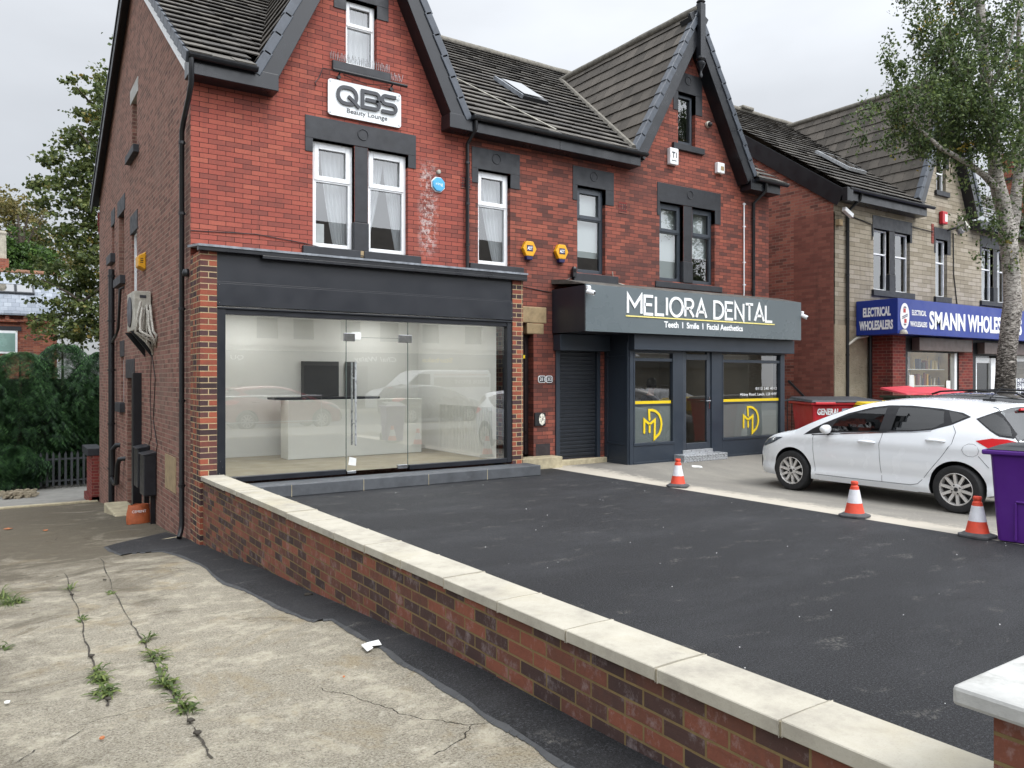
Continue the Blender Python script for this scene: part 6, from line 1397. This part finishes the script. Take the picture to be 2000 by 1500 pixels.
limb(q, [U(2000, 220, DB+.5), U(1988, 120, DB+.1), U(1990, 40, DB-.1), U(1986, -60, DB-.2)], .06, .02, 8)
limb(q, [U(1920, 90, DB), U(1880, 30, DB+.3), U(1850, -60, DB+.5)], .05, .012, 6); limb(q, [U(1930, 190, DB), U(1965, 110, DB-.6), U(1990, 20, DB-.9)], .05, .015, 6)
q.build('trunk', M['birch'], BT, smooth=True)
tw = MB(); cl = []; rnd = random.Random(5)
def birch_cl(u, v, ru, rv, w, d=0):
    p = U(u, v, DB+d); s = (DB+d)/F0; cl.append((p.x, p.y, p.z, (ru*s*2, ru*s*2, rv*s*2), w))
for a in [(1770, 222, 36, 26, 1.0, -1), (1735, 235, 20, 20, .5, -1), (1752, 145, 18, 18, .45, -.8), (1790, 160, 24, 28, .8, -.9), (1805, 250, 36, 28, 1.5, -.7), (1840, 215, 38, 36, 1.8, -.5), (1860, 160, 34, 36, 1.7, -.4), (1835, 120, 34, 34, 1.4, -.5), (1820, 75, 26, 30, .8, -.3), (1850, 40, 30, 34, 1.2, -.2), (1885, 95, 36, 40, 1.8, -.4), (1895, 180, 40, 40, 2.2, -.6), (1880, 245, 38, 34, 1.8, -.5), (1920, 235, 36, 36, 1.6, -.8), (1945, 165, 40, 40, 1.2, -.9), (1950, 90, 40, 40, 1.0, -.3), (1940, 20, 34, 30, .9, .2), (1885, 10, 34, 30, 1.1, .2), (1985, 130, 34, 46, 1.0, .5), (1992, 230, 30, 46, 1.1, -.3), (1985, 310, 26, 40, .8, .3), (1905, 290, 34, 18, .6, -.7), (1795, 205, 30, 24, 1.0, -.9), (1985, 30, 34, 40, .9, .6), (1815, 280, 22, 12, .4, -.6),
          (1925, 430, 20, 22, .45, -.2), (1942, 470, 16, 16, .22, -.3), (1900, 420, 9, 12, .1, -.4), (1990, 420, 18, 28, .45, .2), (1988, 500, 14, 26, .25, -.2), (1920, 395, 16, 12, .2, -.2),
          (1975, 180, 34, 40, 1.0, -.6), (1960, 260, 30, 36, .9, -.7), (1992, 370, 20, 34, .6, .1), (1965, 50, 30, 40, .9, -.4), (1930, 290, 26, 20, .6, -.6), (1860, 285, 30, 16, .6, -.7), (1880, -90, 90, 60, 3, 0), (1990, -100, 80, 60, 3, .4), (1900, -260, 90, 70, 3, .2), (2060, 100, 60, 90, 3, .5), (2080, 260, 50, 60, 1.6, .4)]: birch_cl(*a)
sub = []
for (x, y, z, r, w) in cl:
    k = max(3, int(w*9))
    for _ in range(k):
        p = (x+rnd.gauss(0, .5)*r[0], y+rnd.gauss(0, .5)*r[1], z+rnd.gauss(0, .5)*r[2]); s = rnd.uniform(.14, .3); sub.append((p[0], p[1], p[2], (s, s, s*1.5), w/k))
        tw.tube([(p[0]+rnd.uniform(-.1, .1), p[1]+rnd.uniform(-.1, .1), p[2]+.22), (p[0], p[1], p[2]), (p[0]+rnd.uniform(-.08, .08), p[1], p[2]-.25)], .006, 3, cap=False)
leaf_cloud('crown', sub, M['lf_birch'], BT, 34000, .078, .35, .72, 11); tw.build('twigs', M['bark'], BT)
# the sycamore behind the left house
DS_ = 29.0
SY = thing('sycamore_tree', 'tall leafy tree with brown tinged crown rising behind the left house corner', 'tree', (U(250, 900, DS_).x, U(250, 900, DS_).y, -1.9))
q = MB(); b0 = U(246, 700, DS_); limb(q, [(b0.x, b0.y, -2), b0, U(236, 500, DS_), U(222, 330, DS_), U(214, 180, DS_)], .3, .06, 10, .02)
for pts in ([(236, 560), (200, 560), (160, 590), (122, 565), (80, 545)], [(232, 480), (200, 470), (170, 450), (140, 430)], [(228, 400), (190, 370), (150, 335)], [(222, 330), (180, 290), (150, 250)], [(218, 240), (180, 205), (150, 170)], [(240, 620), (200, 600), (160, 605)], [(240, 560), (205, 620), (175, 660)]): limb(q, [U(u, v, DS_+random.uniform(-1, .4)) for u, v in pts], .09, .02, 6, .02)
q.build('trunk', M['bark'], SY, smooth=True)
cl = []; rnd = random.Random(9)
def syc(u, v, ru, rv, w, d=0):
    p = U(u, v, DS_+d); s = (DS_+d)/F0; cl.append((p.x, p.y, p.z, (ru*s*2, ru*s*2.4, rv*s*2), w))
for a in [(200, 150, 12, 10, .4), (158, 168, 14, 9, .35), (185, 190, 16, 10, .5), (205, 215, 14, 18, .6), (160, 225, 14, 9, .4), (190, 250, 24, 12, .9), (150, 262, 16, 9, .4), (175, 285, 26, 14, 1.0), (128, 280, 10, 7, .2), (200, 310, 26, 18, 1.2), (150, 318, 22, 11, .8), (115, 320, 14, 7, .3), (175, 350, 30, 14, 1.2), (125, 355, 22, 10, .6), (90, 362, 14, 7, .3), (190, 390, 26, 18, 1.3), (145, 395, 30, 12, 1.0), (105, 400, 22, 10, .5), (175, 425, 26, 14, 1.2), (130, 440, 24, 10, .7), (110, 470, 18, 10, .4), (185, 465, 26, 18, 1.3), (160, 500, 30, 16, 1.5), (190, 530, 26, 22, 1.8), (130, 525, 22, 10, .5), (165, 560, 32, 18, 1.8), (62, 545, 20, 7, .25), (30, 540, 16, 5, .15), (95, 555, 20, 7, .25), (115, 590, 22, 9, .35), (190, 600, 28, 20, 1.8), (150, 620, 32, 14, 1.4), (105, 625, 20, 8, .2), (185, 650, 30, 18, 1.4), (130, 655, 30, 12, .8), (85, 652, 16, 7, .15), (230, 300, 40, 80, 2), (240, 480, 40, 90, 2)]: syc(*a)
sub = []
for (x, y, z, r, w) in cl:
    k = max(4, int(w*16))
    for _ in range(k): s = rnd.uniform(.2, .5); sub.append((x+rnd.gauss(0, .5)*r[0], y+rnd.gauss(0, .5)*r[1], z+rnd.gauss(0, .5)*r[2], (s, s, s*.55), w/k))
leaf_cloud('crown', sub, M['lf_syc'], SY, 15000, .17, .1, .85, 3, flat=.3)
DF = 44.0
for (u, v, nm, lab, m, pts, n, sz) in ((30, 560, 'ash_tree', 'thin brownish tree behind the slate roof at the left edge', M['lf_brown'], [(20, 405, 24, 14, 1), (55, 420, 22, 14, .9), (10, 440, 22, 18, 1), (70, 445, 16, 12, .5), (48, 470, 26, 14, .9), (85, 470, 14, 10, .4), (10, 400, 20, 12, .6), (95, 500, 24, 14, .7), (120, 515, 24, 12, .7), (75, 500, 26, 12, .6), (-30, 430, 30, 30, 1), (140, 510, 20, 12, .5)], 5000, .2),
    (40, 560, 'ivy_tree', 'bushy bright green ivy covered tree above the slate roof', M['lf_ivy'], [(30, 500, 34, 16, 2), (70, 508, 26, 14, 1.6), (5, 490, 18, 18, 1), (92, 512, 12, 18, .6), (60, 490, 22, 10, .8), (20, 520, 40, 12, 1.4), (80, 525, 24, 10, 1), (-30, 500, 30, 26, 1)], 9000, .2)):
    d = DF if nm == 'ash_tree' else 42; b0 = U(u, v, d); t = thing(nm, lab, 'tree', (b0.x, b0.y, -2)); q = MB(); limb(q, [(b0.x, b0.y, -2), b0, U(u+5, v-60, d), U(u-5, v-140, d)], .25, .04, 8, .03)
    for _ in range(9): a = random.uniform(-50, 60); limb(q, [U(u, v-random.uniform(20, 90), d), U(u+a*.5, v-110+random.uniform(-20, 30), d), U(u+a, v-130+random.uniform(-25, 50), d)], .06, .012, 5, .03)
    q.build('trunk', M['bark'], t); s = d/F0; sub = []; rnd = random.Random(len(nm))
    for (a, c, ru, rv, w) in pts:
        for _ in range(int(w*22)+4): e = rnd.uniform(.2, .5); p = U(a+rnd.gauss(0, .5)*ru*2*.8, c+rnd.gauss(0, .5)*rv*2*.8, d+rnd.uniform(-1, 1)); sub.append((p.x, p.y, p.z, (e, e, e*.7), w/(int(w*22)+4)))
    leaf_cloud('crown', sub, m, t, n, sz, .1, .8, 21)
# conifer hedge: sprays of flat foliage on each tree
def conifer(x, y, h, rad, lab, rs):
    t = thing('conifer_tree', lab, 'tree', (x, y, zd(y)), 'dark conifers behind the palisade fence'); rnd = random.Random(rs); q = MB(); limb(q, [(x, y, zd(y)), (x, y, zd(y)+h)], .12, .02, 7); q.build('trunk', M['bark'], t)
    V = []; Fc = []
    for _ in range(3800):
        f = rnd.random()**.75; z = zd(y)+.25+f*(h-.25); rr2 = rad*math.sqrt(max(.03, 1-f**3.2))*(.88+.12*math.sin(9*f+rs+3*math.sin(rs))); a = rnd.uniform(0, 2*PI); rad_ = rr2*(.55+.5*math.sqrt(rnd.random()))*(1+.18*math.sin(3*a+rs+5*f))
        o_ = Vector((math.cos(a), math.sin(a), rnd.uniform(-.7, .25))).normalized(); s_ = o_.cross(Vector((0, 0, 1))).normalized(); p = Vector((x, y, z))+Vector((math.cos(a), math.sin(a), 0))*rad_
        L = rnd.uniform(.14, .30); dz = Vector((0, 0, -.10*L))
        for k in range(5):      # a spray: leaflets either side of a stem
            for sd in (-1, 1):
                c0 = p+o_*L*(k/5)+dz*k*k*.3; e = c0+(o_*.6+s_*sd)*L*(.42-.05*k)+dz*2; w = o_*L*.11; i = len(V); V += [c0, c0+w, e+w*.3, e]; Fc.append((i, i+1, i+2, i+3))
    me = bpy.data.meshes.new('foliage'); me.from_pydata([tuple(v) for v in V], [], Fc); me.materials.append(M['lf_con']); o = bpy.data.objects.new('foliage', me); COL.objects.link(o); adopt(o, t)
for i, (x, y, h, r_, lab) in enumerate(((-3.1, 18.6, 4.6, 1.8, 'dark conifer at the left edge behind the fence'), (-1.6, 18.3, 4.25, 1.55, 'dark conifer behind the fence, second from the left edge'), (-.4, 18.8, 4.55, 1.6, 'tallest dark conifer in the middle of the hedge'), (.75, 18.3, 4.3, 1.45, 'dark conifer behind the fence close to the house corner'), (1.9, 18.5, 4.5, 1.3, 'dark conifer mostly hidden behind the house corner'), (-2.6, 17.4, 1.6, .8, 'low bushy conifer spilling over the fence at the left'), (-1.75, 17.1, 1.35, .75, 'low dark conifer leaning on the middle of the fence'), (-3.4, 16.5, 1.2, .7, 'low dark conifer in front of the fence at the left edge'))): conifer(x, y, h, r_, lab, i+1)
q = MB(); q.box(-6, 6, 19.6, 19.7, -2, 1.6); FB = tag(q.build('board_fence', M['soffit'], None), 'dark close boarded fence deep behind the conifers', 'fence')
PF = thing('palisade_fence', 'grey palisade fence half hidden by conifer foliage', 'fence', (-1, 16.8, -1.78)); q = MB(); q2 = MB()
for i in range(40):
    x = -4.6+i*.165; z = zd(16.8); q.prism([(x, 16.8, z+.05), (x+.065, 16.8, z+.05), (x+.065, 16.8, z+1.02), (x+.033, 16.8, z+1.12), (x, 16.8, z+1.02)], (0, .012, 0))
for z in (.18, .85): q2.box(-4.7, 2.2, 16.815, 16.86, zd(16.8)+z, zd(16.8)+z+.05)
q.build('pales', M['fence'], PF); q2.build('rails', M['fence'], PF)
# background house
bx0 = on(0, 530, 'Y', 30); HY = 27.0
HF = thing('brick_house', 'distant red brick house with a pale slate roof and two skylights at left', 'house', (-2, 30, -2))
eL = on(0, 611, 'Y', HY); rT = on(0, 530, 'Y', HY+4.5); xr = on(112, 612, 'Y', HY).x
q = MB(); q.box(-12, xr, HY+.2, HY+9, -2.2, eL.z-.05); q.add([(xr, HY+.2, eL.z-.06), (xr, HY+9, eL.z-.06), (xr, HY+4.5, rT.z-.1)], [(0, 1, 2)]); q.build('wall', M['brick_far'], HF)
q = MB(); q.prism([(-12, HY-.1, eL.z-.08), (-12, HY-.1, eL.z), (-12, HY+4.5, rT.z), (-12, HY+9.1, eL.z), (-12, HY+9.1, eL.z-.08), (-12, HY+4.5, rT.z-.1)], (12+xr+.25, 0, 0)); q.v = q.v
RFx = q.build('roof', M['slate'], HF)
q = MB(); q.tube([(-12, HY+4.5, rT.z+.02), (xr+.25, HY+4.5, rT.z+.02)], .12, 8); q.build('ridge', paint('terracotta_ridge', '7d5a45', .85, .2, 6), RFx)
sl_ = Vector((0, 4.6, rT.z-eL.z)); ln_ = sl_.length; sl_.normalize(); nn_ = Vector((0, -sl_.z, sl_.y))
for u in (12, 48):
    c = on(u, 567, 'Y', HY+2.35); c.z = eL.z+(c.y-HY+.1)/4.6*(rT.z-eL.z); q = MB(); q.obox(c+nn_*.05, (.36, 0, 0), sl_*.52, nn_*.05); o = q.build('skylight', M['fence'], RFx); q = MB(); q.obox(c+nn_*.103, (.28, 0, 0), sl_*.43, nn_*.004); q.build('pane', M['sky_glass'], o)
wl = on(0, 645, 'Y', HY+.2); wr = on(34, 645, 'Y', HY+.2); q = MB(); q.box(wl.x-1.2, wr.x, HY+.12, HY+.22, on(0, 690, 'Y', HY).z, on(0, 645, 'Y', HY).z); o = q.build('window', M['white'], HF); q = MB(); q.box(wl.x-1.1, wr.x-.08, HY+.10, HY+.13, on(0, 686, 'Y', HY).z, on(0, 650, 'Y', HY).z); q.build('pane', paint('pale_green_pane', '7d9a92', .2, .1, 1), o)
q = MB(); q.box(wl.x-1.4, wr.x+.14, HY+.13, HY+.24, on(0, 645, 'Y', HY).z, on(0, 636, 'Y', HY).z); q.build('lintel', M['charcoal'], HF); q = MB(); q.box(-12, xr, HY+.02, HY+.21, eL.z-.35, eL.z-.25)
for u in (14, 50): c = on(u, 618, 'Y', HY+.1); q.box(c.x-.08, c.x+.08, HY+.0, HY+.21, eL.z-.3, eL.z-.08)
q.build('corbel', M['brick_far'], HF); q = MB(); q.obox(((xr+.1), HY+6.8, (rT.z+eL.z)/2-.15), (.1, 0, 0), Vector((0, 2.4, -(rT.z-eL.z)/2)), (0, .06, .12)); q.build('bargeboard', M['soffit'], HF)
c = on(2, 460, 'Y', 32); q = MB(); q.lathe([(.22, -1.4), (.2, -.2), (.24, -.1), (.2, 0)], (c.x, 32, c.z+.2), 12); CP = tag(q.build('chimney_pot', paint('stone_pot', 'a09a8c', .85, .15, 5), None), 'pale stone chimney pot at the left edge above the slate roof', 'chimney pot')
q = MB(); q.box(c.x-.5, c.x+.3, 31.6, 32.4, -2, c.z-1.1); adopt(q.build('chimney_stack', M['brick_far'], None), CP)
# weeds in the cracks
def weed(p, n, h, lab, w=.02, grp='weeds growing along the driveway cracks'):
    q = MB(); rn = random.Random(int(p.x*997+p.y*991))
    for _ in range(n):
        a = rn.uniform(0, 2*PI); L = h*rn.uniform(.5, 1.25); o_ = Vector((math.cos(a), math.sin(a), 0)); s_ = Vector((-o_.y, o_.x, 0))*w*rn.uniform(.5, 1.3); b0 = p+Vector((rn.uniform(-.03, .03), rn.uniform(-.09, .09), 0)); lift = rn.uniform(.25, 1.0)
        pts = [b0, b0+o_*L*.35+Vector((0, 0, L*.45*lift)), b0+o_*L*.75+Vector((0, 0, L*.55*lift)), b0+o_*L*1.05+Vector((0, 0, L*.38*lift))]; ws = (.3, 1, .8, .05)
        i = len(q.v)
        for c, k in zip(pts, ws): q.v += [tuple(c-s_*k), tuple(c+s_*k)]
        for k in range(3): q.f.append([i+2*k, i+2*k+1, i+2*k+3, i+2*k+2]); q.m.append(0)
    o = q.build('weed', M['lf_weed'], None); return tag(o, lab, 'weed', grp)
WD = [(136, 1152, 9, .10, 'small bright weed at the top of the left hand crack'), (158, 1214, 8, .06, 'sparse weed on the left crack below the topmost tuft'), (190, 1315, 16, .06, 'upright dark tuft midway along the left crack'), (196, 1330, 16, .075, 'leafy weed with a yellow leaf in the left crack'), (205, 1356, 22, .08, 'largest leafy weed at the bottom of the left crack'), (283, 1253, 9, .08, 'pale straggly weed at the top of the right crack'), (305, 1284, 18, .085, 'tall grassy weed on the right crack'), (318, 1309, 10, .05, 'thin weed between the two large tufts of the right crack'), (325, 1336, 22, .085, 'broad bushy weed in the middle of the right crack'), (342, 1360, 9, .05, 'small flat weed low on the right crack'), (360, 1387, 18, .075, 'lowest green weed on the right crack'), (217, 1161, 9, .05, 'tiny dark weed beside the brown puddle stain'), (20, 1182, 26, .13, 'grassy clump at the left edge of the driveway'), (2, 1172, 26, .15, 'taller grassy clump cut by the left edge of the picture'), (36, 1178, 16, .09, 'right hand fringe of the grassy clump at the left edge'), (8, 1266, 10, .06, 'little weed at the left edge below the grassy clump')]
for u, v, n_, h, lab in WD: weed(on_drive(u, v), n_*2, h, lab, .009 if h < .1 else .006)
# small litter
def scrap(u, v, r_, lab, m, cat='litter', name='paper_scrap', ground='drive', th=.006, n_=9):
    p = on_drive(u, v) if ground == 'drive' else on(u, v, 'Z', zg(8, -1.3) if ground == 'fore' else 0); rn = random.Random(u); q = MB(); z0 = (zd(p.y)+wav(p.x, p.y)+.012 if ground == 'drive' else p.z+.004)
    P = [(p.x+r_*math.cos(2*PI*i/n_)*rn.uniform(.6, 1.1), p.y+r_*1.1*math.sin(2*PI*i/n_)*rn.uniform(.6, 1.1), z0+rn.uniform(0, r_*.15)) for i in range(n_)]; q.prism(P, (0, 0, th)); return tag(q.build(name, m, None), lab, cat)
p = on_drive(730, 1268); q = MB(); zz = zd(p.y)+.02; q.prism([(p.x-.06, p.y+.06, zz), (p.x-.075, p.y-.07, zz), (p.x-.03, p.y-.06, zz+.01), (p.x-.02, p.y-.01, zz+.006), (p.x+.05, p.y-.01, zz), (p.x+.06, p.y+.06, zz+.01), (p.x-.01, p.y+.07, zz+.004)], (0, 0, .003)); tag(q.build('paper_scrap', M['paper'], None), 'torn white paper scrap at the edge of the tarmac strip', 'litter')
scrap(1360, 917, .12, 'crumpled white litter on the concrete near the practice step', M['paper'], ground='fore', th=.05)
scrap(15, 1036, .07, 'orange brown leaf on the driveway at the left edge', M['leaf_litter'], 'leaf', 'fallen_leaf'); scrap(88, 1038, .05, 'pale dead leaf on the damp part of the driveway', M['leaf_litter'], 'leaf', 'fallen_leaf'); scrap(603, 1166, .04, 'black debris on the tarmac strip by the wall', M['soil_dark'], 'litter', 'debris', th=.02)
scrap(14, 1378, .018, 'white cigarette sized scrap near the lower left edge', M['paper']); scrap(200, 1449, .016, 'small red brown leaf near the bottom of the driveway', M['leaf_litter'], 'leaf', 'fallen_leaf'); scrap(672, 1325, .009, 'tiny orange leaf on the lower tarmac strip', M['leaf_litter'], 'leaf', 'fallen_leaf')
for u, v, lab in ((140, 1164, 'dark soil clod under the topmost weed'), (178, 1283, 'dark soil clod on the left crack above the tufts'), (212, 1372, 'dark soil clod at the foot of the left crack weeds'), (373, 1413, 'dark soil clod below the right crack weeds'), (386, 1439, 'dark soil clod lowest on the right crack'), (204, 1134, 'dark soil clod on the brown damp patch')): scrap(u, v, .02, lab, M['soil_dark'], 'soil', 'soil_clod', th=.008, n_=13)
q = MB(); rn = random.Random(4)
for _ in range(260):
    c = on(rn.uniform(20, 52), rn.uniform(955, 965), 'Z', zd(15.2)); s = rn.uniform(.02, .06); q.obox((c.x+rn.uniform(-.3, .3), 15+rn.uniform(-.4, .5), zd(15)+rn.uniform(0, .12)), (s*.7, 0, 0), (0, s*.8, 0), (s*.3, 0, s*.7))
tag(q.build('rubble', M['stone_plain'], None), 'heap of rubble and twigs at the foot of the palisade fence', 'rubble', kind='stuff')
q = MB(); rn = random.Random(8)
for _ in range(60):
    x, y = rn.uniform(.35, 6.0), rn.uniform(-9, -.5); s = rn.uniform(.0015, .0045); q.obox((x, y, s*.5), (s, s*.4, 0), (-s*.3, s*.8, 0), (0, 0, s*.6))
tag(q.build('grit', M['paper'], None), 'pale grit scattered over the tarmac', 'grit', kind='stuff')
q = MB(); kk = on(0, 996, 'Z', -1.63); q.box(-6, -.02, 12.0, 12.2, -1.8, -1.58); q.build('edging_kerb', M['sandstone_sill'], None, bevel=.02, kind='structure')

# ------------------------------------------------------------------ across the road (seen in the glass)
YO = -26.9
OP = thing('shop_terrace', 'cream rendered shop terrace across the road seen reflected in the glass', 'building', (10, -28, 0))
q = MB(); omap = lambda u, z, d: (u, YO-d, z); OW = [(8.25, 9.27), (10.05, 11.07), (12.5, 13.6), (14.7, 15.8), (17.2, 18.2), (19.9, 21.0), (23, 24.1), (26, 27.1), (29, 30.1), (4, 5), (1, 2), (-3, -2), (-7, -6)]
facade(q, (-22, 44, 2.95, 7.2), [(a, c, 3.55, 4.55) for a, c in OW]+[(a, c, 5.6, 6.6) for a, c in OW], omap, .15); q.box(-22, 44, YO, YO+.12, 3.2, 3.3); q.build('wall', M['render'], OP)
q = MB()
for a, c in OW: q.box(a, c, YO-.14, YO-.1, 3.55, 4.55); q.box(a, c, YO-.14, YO-.1, 5.6, 6.6)
q.build('window', paint('grey_window_blind', '83827c', .4, .05, 2), OP)
q = MB(); q.poly([(-22, YO+.3, 7.1), (44, YO+.3, 7.1), (44, YO-5, 10.9), (-22, YO-5, 10.9)]); q.build('roof', M['tile_gable'], OP)
q = MB(); q.box(-22, 44, YO-.1, YO+.18, 2.3, 2.95); q.build('fascia', paint('grey_shop_fascia', '5a5b58', .5, .05, 2), OP)
q = MB(); q.box(-22, 44, YO-.4, YO-.05, 0, 2.3); q.build('shopfront', paint('grey_shopfront', '6b6b66', .4, .1, .7), OP); q = MB(); q.box(10.6, 14.0, YO-.06, YO-.02, .2, 2.25); q.box(-4, 0, YO-.06, YO-.02, .2, 2.25); q.box(19.5, 24, YO-.06, YO-.02, .3, 2.2); q.build('shop_window', M['dark_glass'], OP)
text('lettering', 'Chai Walay', M['letter_white'], OP, (15.6, YO+.19, 2.48), BACK, .26, 2.4, .003, .004, shear=.25); text('lettering', 'Starbake', M['letter_yellow'], OP, (19.0, YO+.19, 2.48), BACK, .26, 1.9, .003, .006); text('lettering', 'QU', M['letter_white'], OP, (7.6, YO+.19, 2.5), BACK, .22, .6, .003)
VN = thing('delivery_van', 'white panel van parked across the road, seen only in reflections', 'van', (16, -21.5, -.09))
q = MB(); q.prism([(11.9, -22.4, .25), (11.9, -22.4, .85), (12.2, -22.4, 1.05), (12.9, -22.4, 1.2), (13.7, -22.4, 1.85), (14.1, -22.4, 1.98), (17.5, -22.4, 1.98), (17.6, -22.4, 1.8), (17.6, -22.4, .25)], (0, 1.9, 0)); q.build('body', M['carwhite'], VN, bevel=.06, seg=3)
q = MB(); q.prism([(13.05, -20.494, 1.22), (13.75, -20.494, 1.8), (14.3, -20.494, 1.8), (14.3, -20.494, 1.22)], (0, .006, 0)); q.build('side_window', M['dark_glass'], VN); q = MB(); q.box(14.5, 17.5, -20.498, -20.49, 1.2, 1.65); q.build('side_panel', paint('grey_van_panel', '8b8a80', .4, .05, 2), VN)
for x in (12.9, 16.5):
    q = MB(); q.lathe([(.2, -20.75), (.33, -20.72), (.34, -20.5), (.2, -20.46)], (x, 0, .25), 24, 'Y'); q.build('wheel', M['rubber'], VN)
text('lettering', 'www.leedsstovecentre.co.uk', paint('orange_lettering', 'a8724e', .5, .02), VN, (17.4, -20.488, 1.74), BACK, .12, 2.9, .002); text('lettering', 'LEEDS STOVE', M['letter_white'], VN, (17.4, -20.486, 1.36), BACK, .17, 1.8, .002)
GR = thing('guard_rail', 'galvanised pedestrian guard rail at the kerb seen only in reflections', 'railing', (3, -13.2, 0)); q = MB(); q.tube([(-4, -13.2, 0), (-4, -13.2, 1.05), (6.5, -13.2, 1.05), (6.5, -13.2, 0)], .025, 8); q.tube([(-4, -13.2, .25), (6.5, -13.2, .25)], .02, 6); q.build('rails', M['steel'], GR)

# ------------------------------------------------------------------ sky, sun, camera
wd = bpy.data.worlds.new('World'); SC.world = wd; wd.use_nodes = True; nt = wd.node_tree; bg = nt.nodes['Background']; bg.inputs[1].default_value = .1
SUN_EL, SUN_AZ = R(52), Vector((.30, -1.0, 0)).normalized()
sk = nt.nodes.new('ShaderNodeTexSky'); sk.sky_type = 'NISHITA'; sk.sun_disc = False; sk.sun_elevation = SUN_EL; sk.sun_rotation = math.atan2(SUN_AZ.x, SUN_AZ.y)
tc = nt.nodes.new('ShaderNodeTexCoord'); sp = nt.nodes.new('ShaderNodeSeparateXYZ'); nt.links.new(tc.outputs['Generated'], sp.inputs[0])
def wm(op, a, b=0, c=0):
    x = nt.nodes.new('ShaderNodeMath'); x.operation = op
    for i, v in enumerate((a, b, c)):
        if hasattr(v, 'is_linked'): nt.links.new(v, x.inputs[i])
        else: x.inputs[i].default_value = v
    return x.outputs[0]
el = wm('MAXIMUM', sp.outputs['Z'], 0)
sv = Vector((SUN_AZ.x*math.cos(SUN_EL), SUN_AZ.y*math.cos(SUN_EL), math.sin(SUN_EL)))
dt = nt.nodes.new('ShaderNodeVectorMath'); dt.operation = 'DOT_PRODUCT'; nt.links.new(tc.outputs['Generated'], dt.inputs[0]); dt.inputs[1].default_value = sv
glow = wm('POWER', wm('MAXIMUM', wm('MULTIPLY_ADD', dt.outputs['Value'], .5, .5), 0), 4.5)
mp_ = nt.nodes.new('ShaderNodeMapping'); mp_.inputs['Scale'].default_value = (1, 1, 2.6); nt.links.new(tc.outputs['Generated'], mp_.inputs[0])
nz = nt.nodes.new('ShaderNodeTexNoise'); nz.inputs['Scale'].default_value = 1.7; nz.inputs['Detail'].default_value = 5; nz.inputs['Roughness'].default_value = .5; nt.links.new(mp_.outputs[0], nz.inputs['Vector'])
cloud = wm('MULTIPLY_ADD', nz.outputs['Fac'], .8, .60)
lum = wm('MULTIPLY', wm('ADD', wm('MULTIPLY_ADD', el, .75, .42), wm('MULTIPLY', glow, 3.3)), cloud)
cc = nt.nodes.new('ShaderNodeVectorMath'); cc.operation = 'SCALE'; cc.inputs[0].default_value = (9.15, 9.5, 10.0); nt.links.new(lum, cc.inputs['Scale'])
mx = nt.nodes.new('ShaderNodeMix'); mx.data_type = 'RGBA'; mx.inputs[0].default_value = .90; nt.links.new(sk.outputs[0], mx.inputs[6]); nt.links.new(cc.outputs[0], mx.inputs[7]); nt.links.new(mx.outputs[2], bg.inputs[0])
ld = bpy.data.lights.new('sun', 'SUN'); ld.energy = 1.4; ld.angle = R(18); ld.color = (1, .95, .88); lo = bpy.data.objects.new('sun', ld); COL.objects.link(lo); lo.rotation_euler = sv.to_track_quat('Z', 'Y').to_euler(); lo.location = (0, -20, 30)
cd = bpy.data.cameras.new('camera'); co = bpy.data.objects.new('camera', cd); COL.objects.link(co); co.location = CAM; co.rotation_euler = (PI/2, 0, -YAW); cd.sensor_width = 36; cd.lens = F0/2000*36; cd.shift_y = (CY-750)/2000; cd.clip_start = .05; cd.clip_end = 1500; SC.camera = co
SC.view_settings.view_transform = 'Standard'; SC.view_settings.look = 'None'; SC.view_settings.exposure = .2; SC.view_settings.gamma = 1
SC.render.resolution_x = 1024; SC.render.resolution_y = 768
SC.cycles.use_denoising = True; SC.cycles.max_bounces = 8; SC.cycles.diffuse_bounces = 4; SC.cycles.glossy_bounces = 4; SC.cycles.transparent_max_bounces = 16; SC.cycles.caustics_reflective = False; SC.cycles.caustics_refractive = False
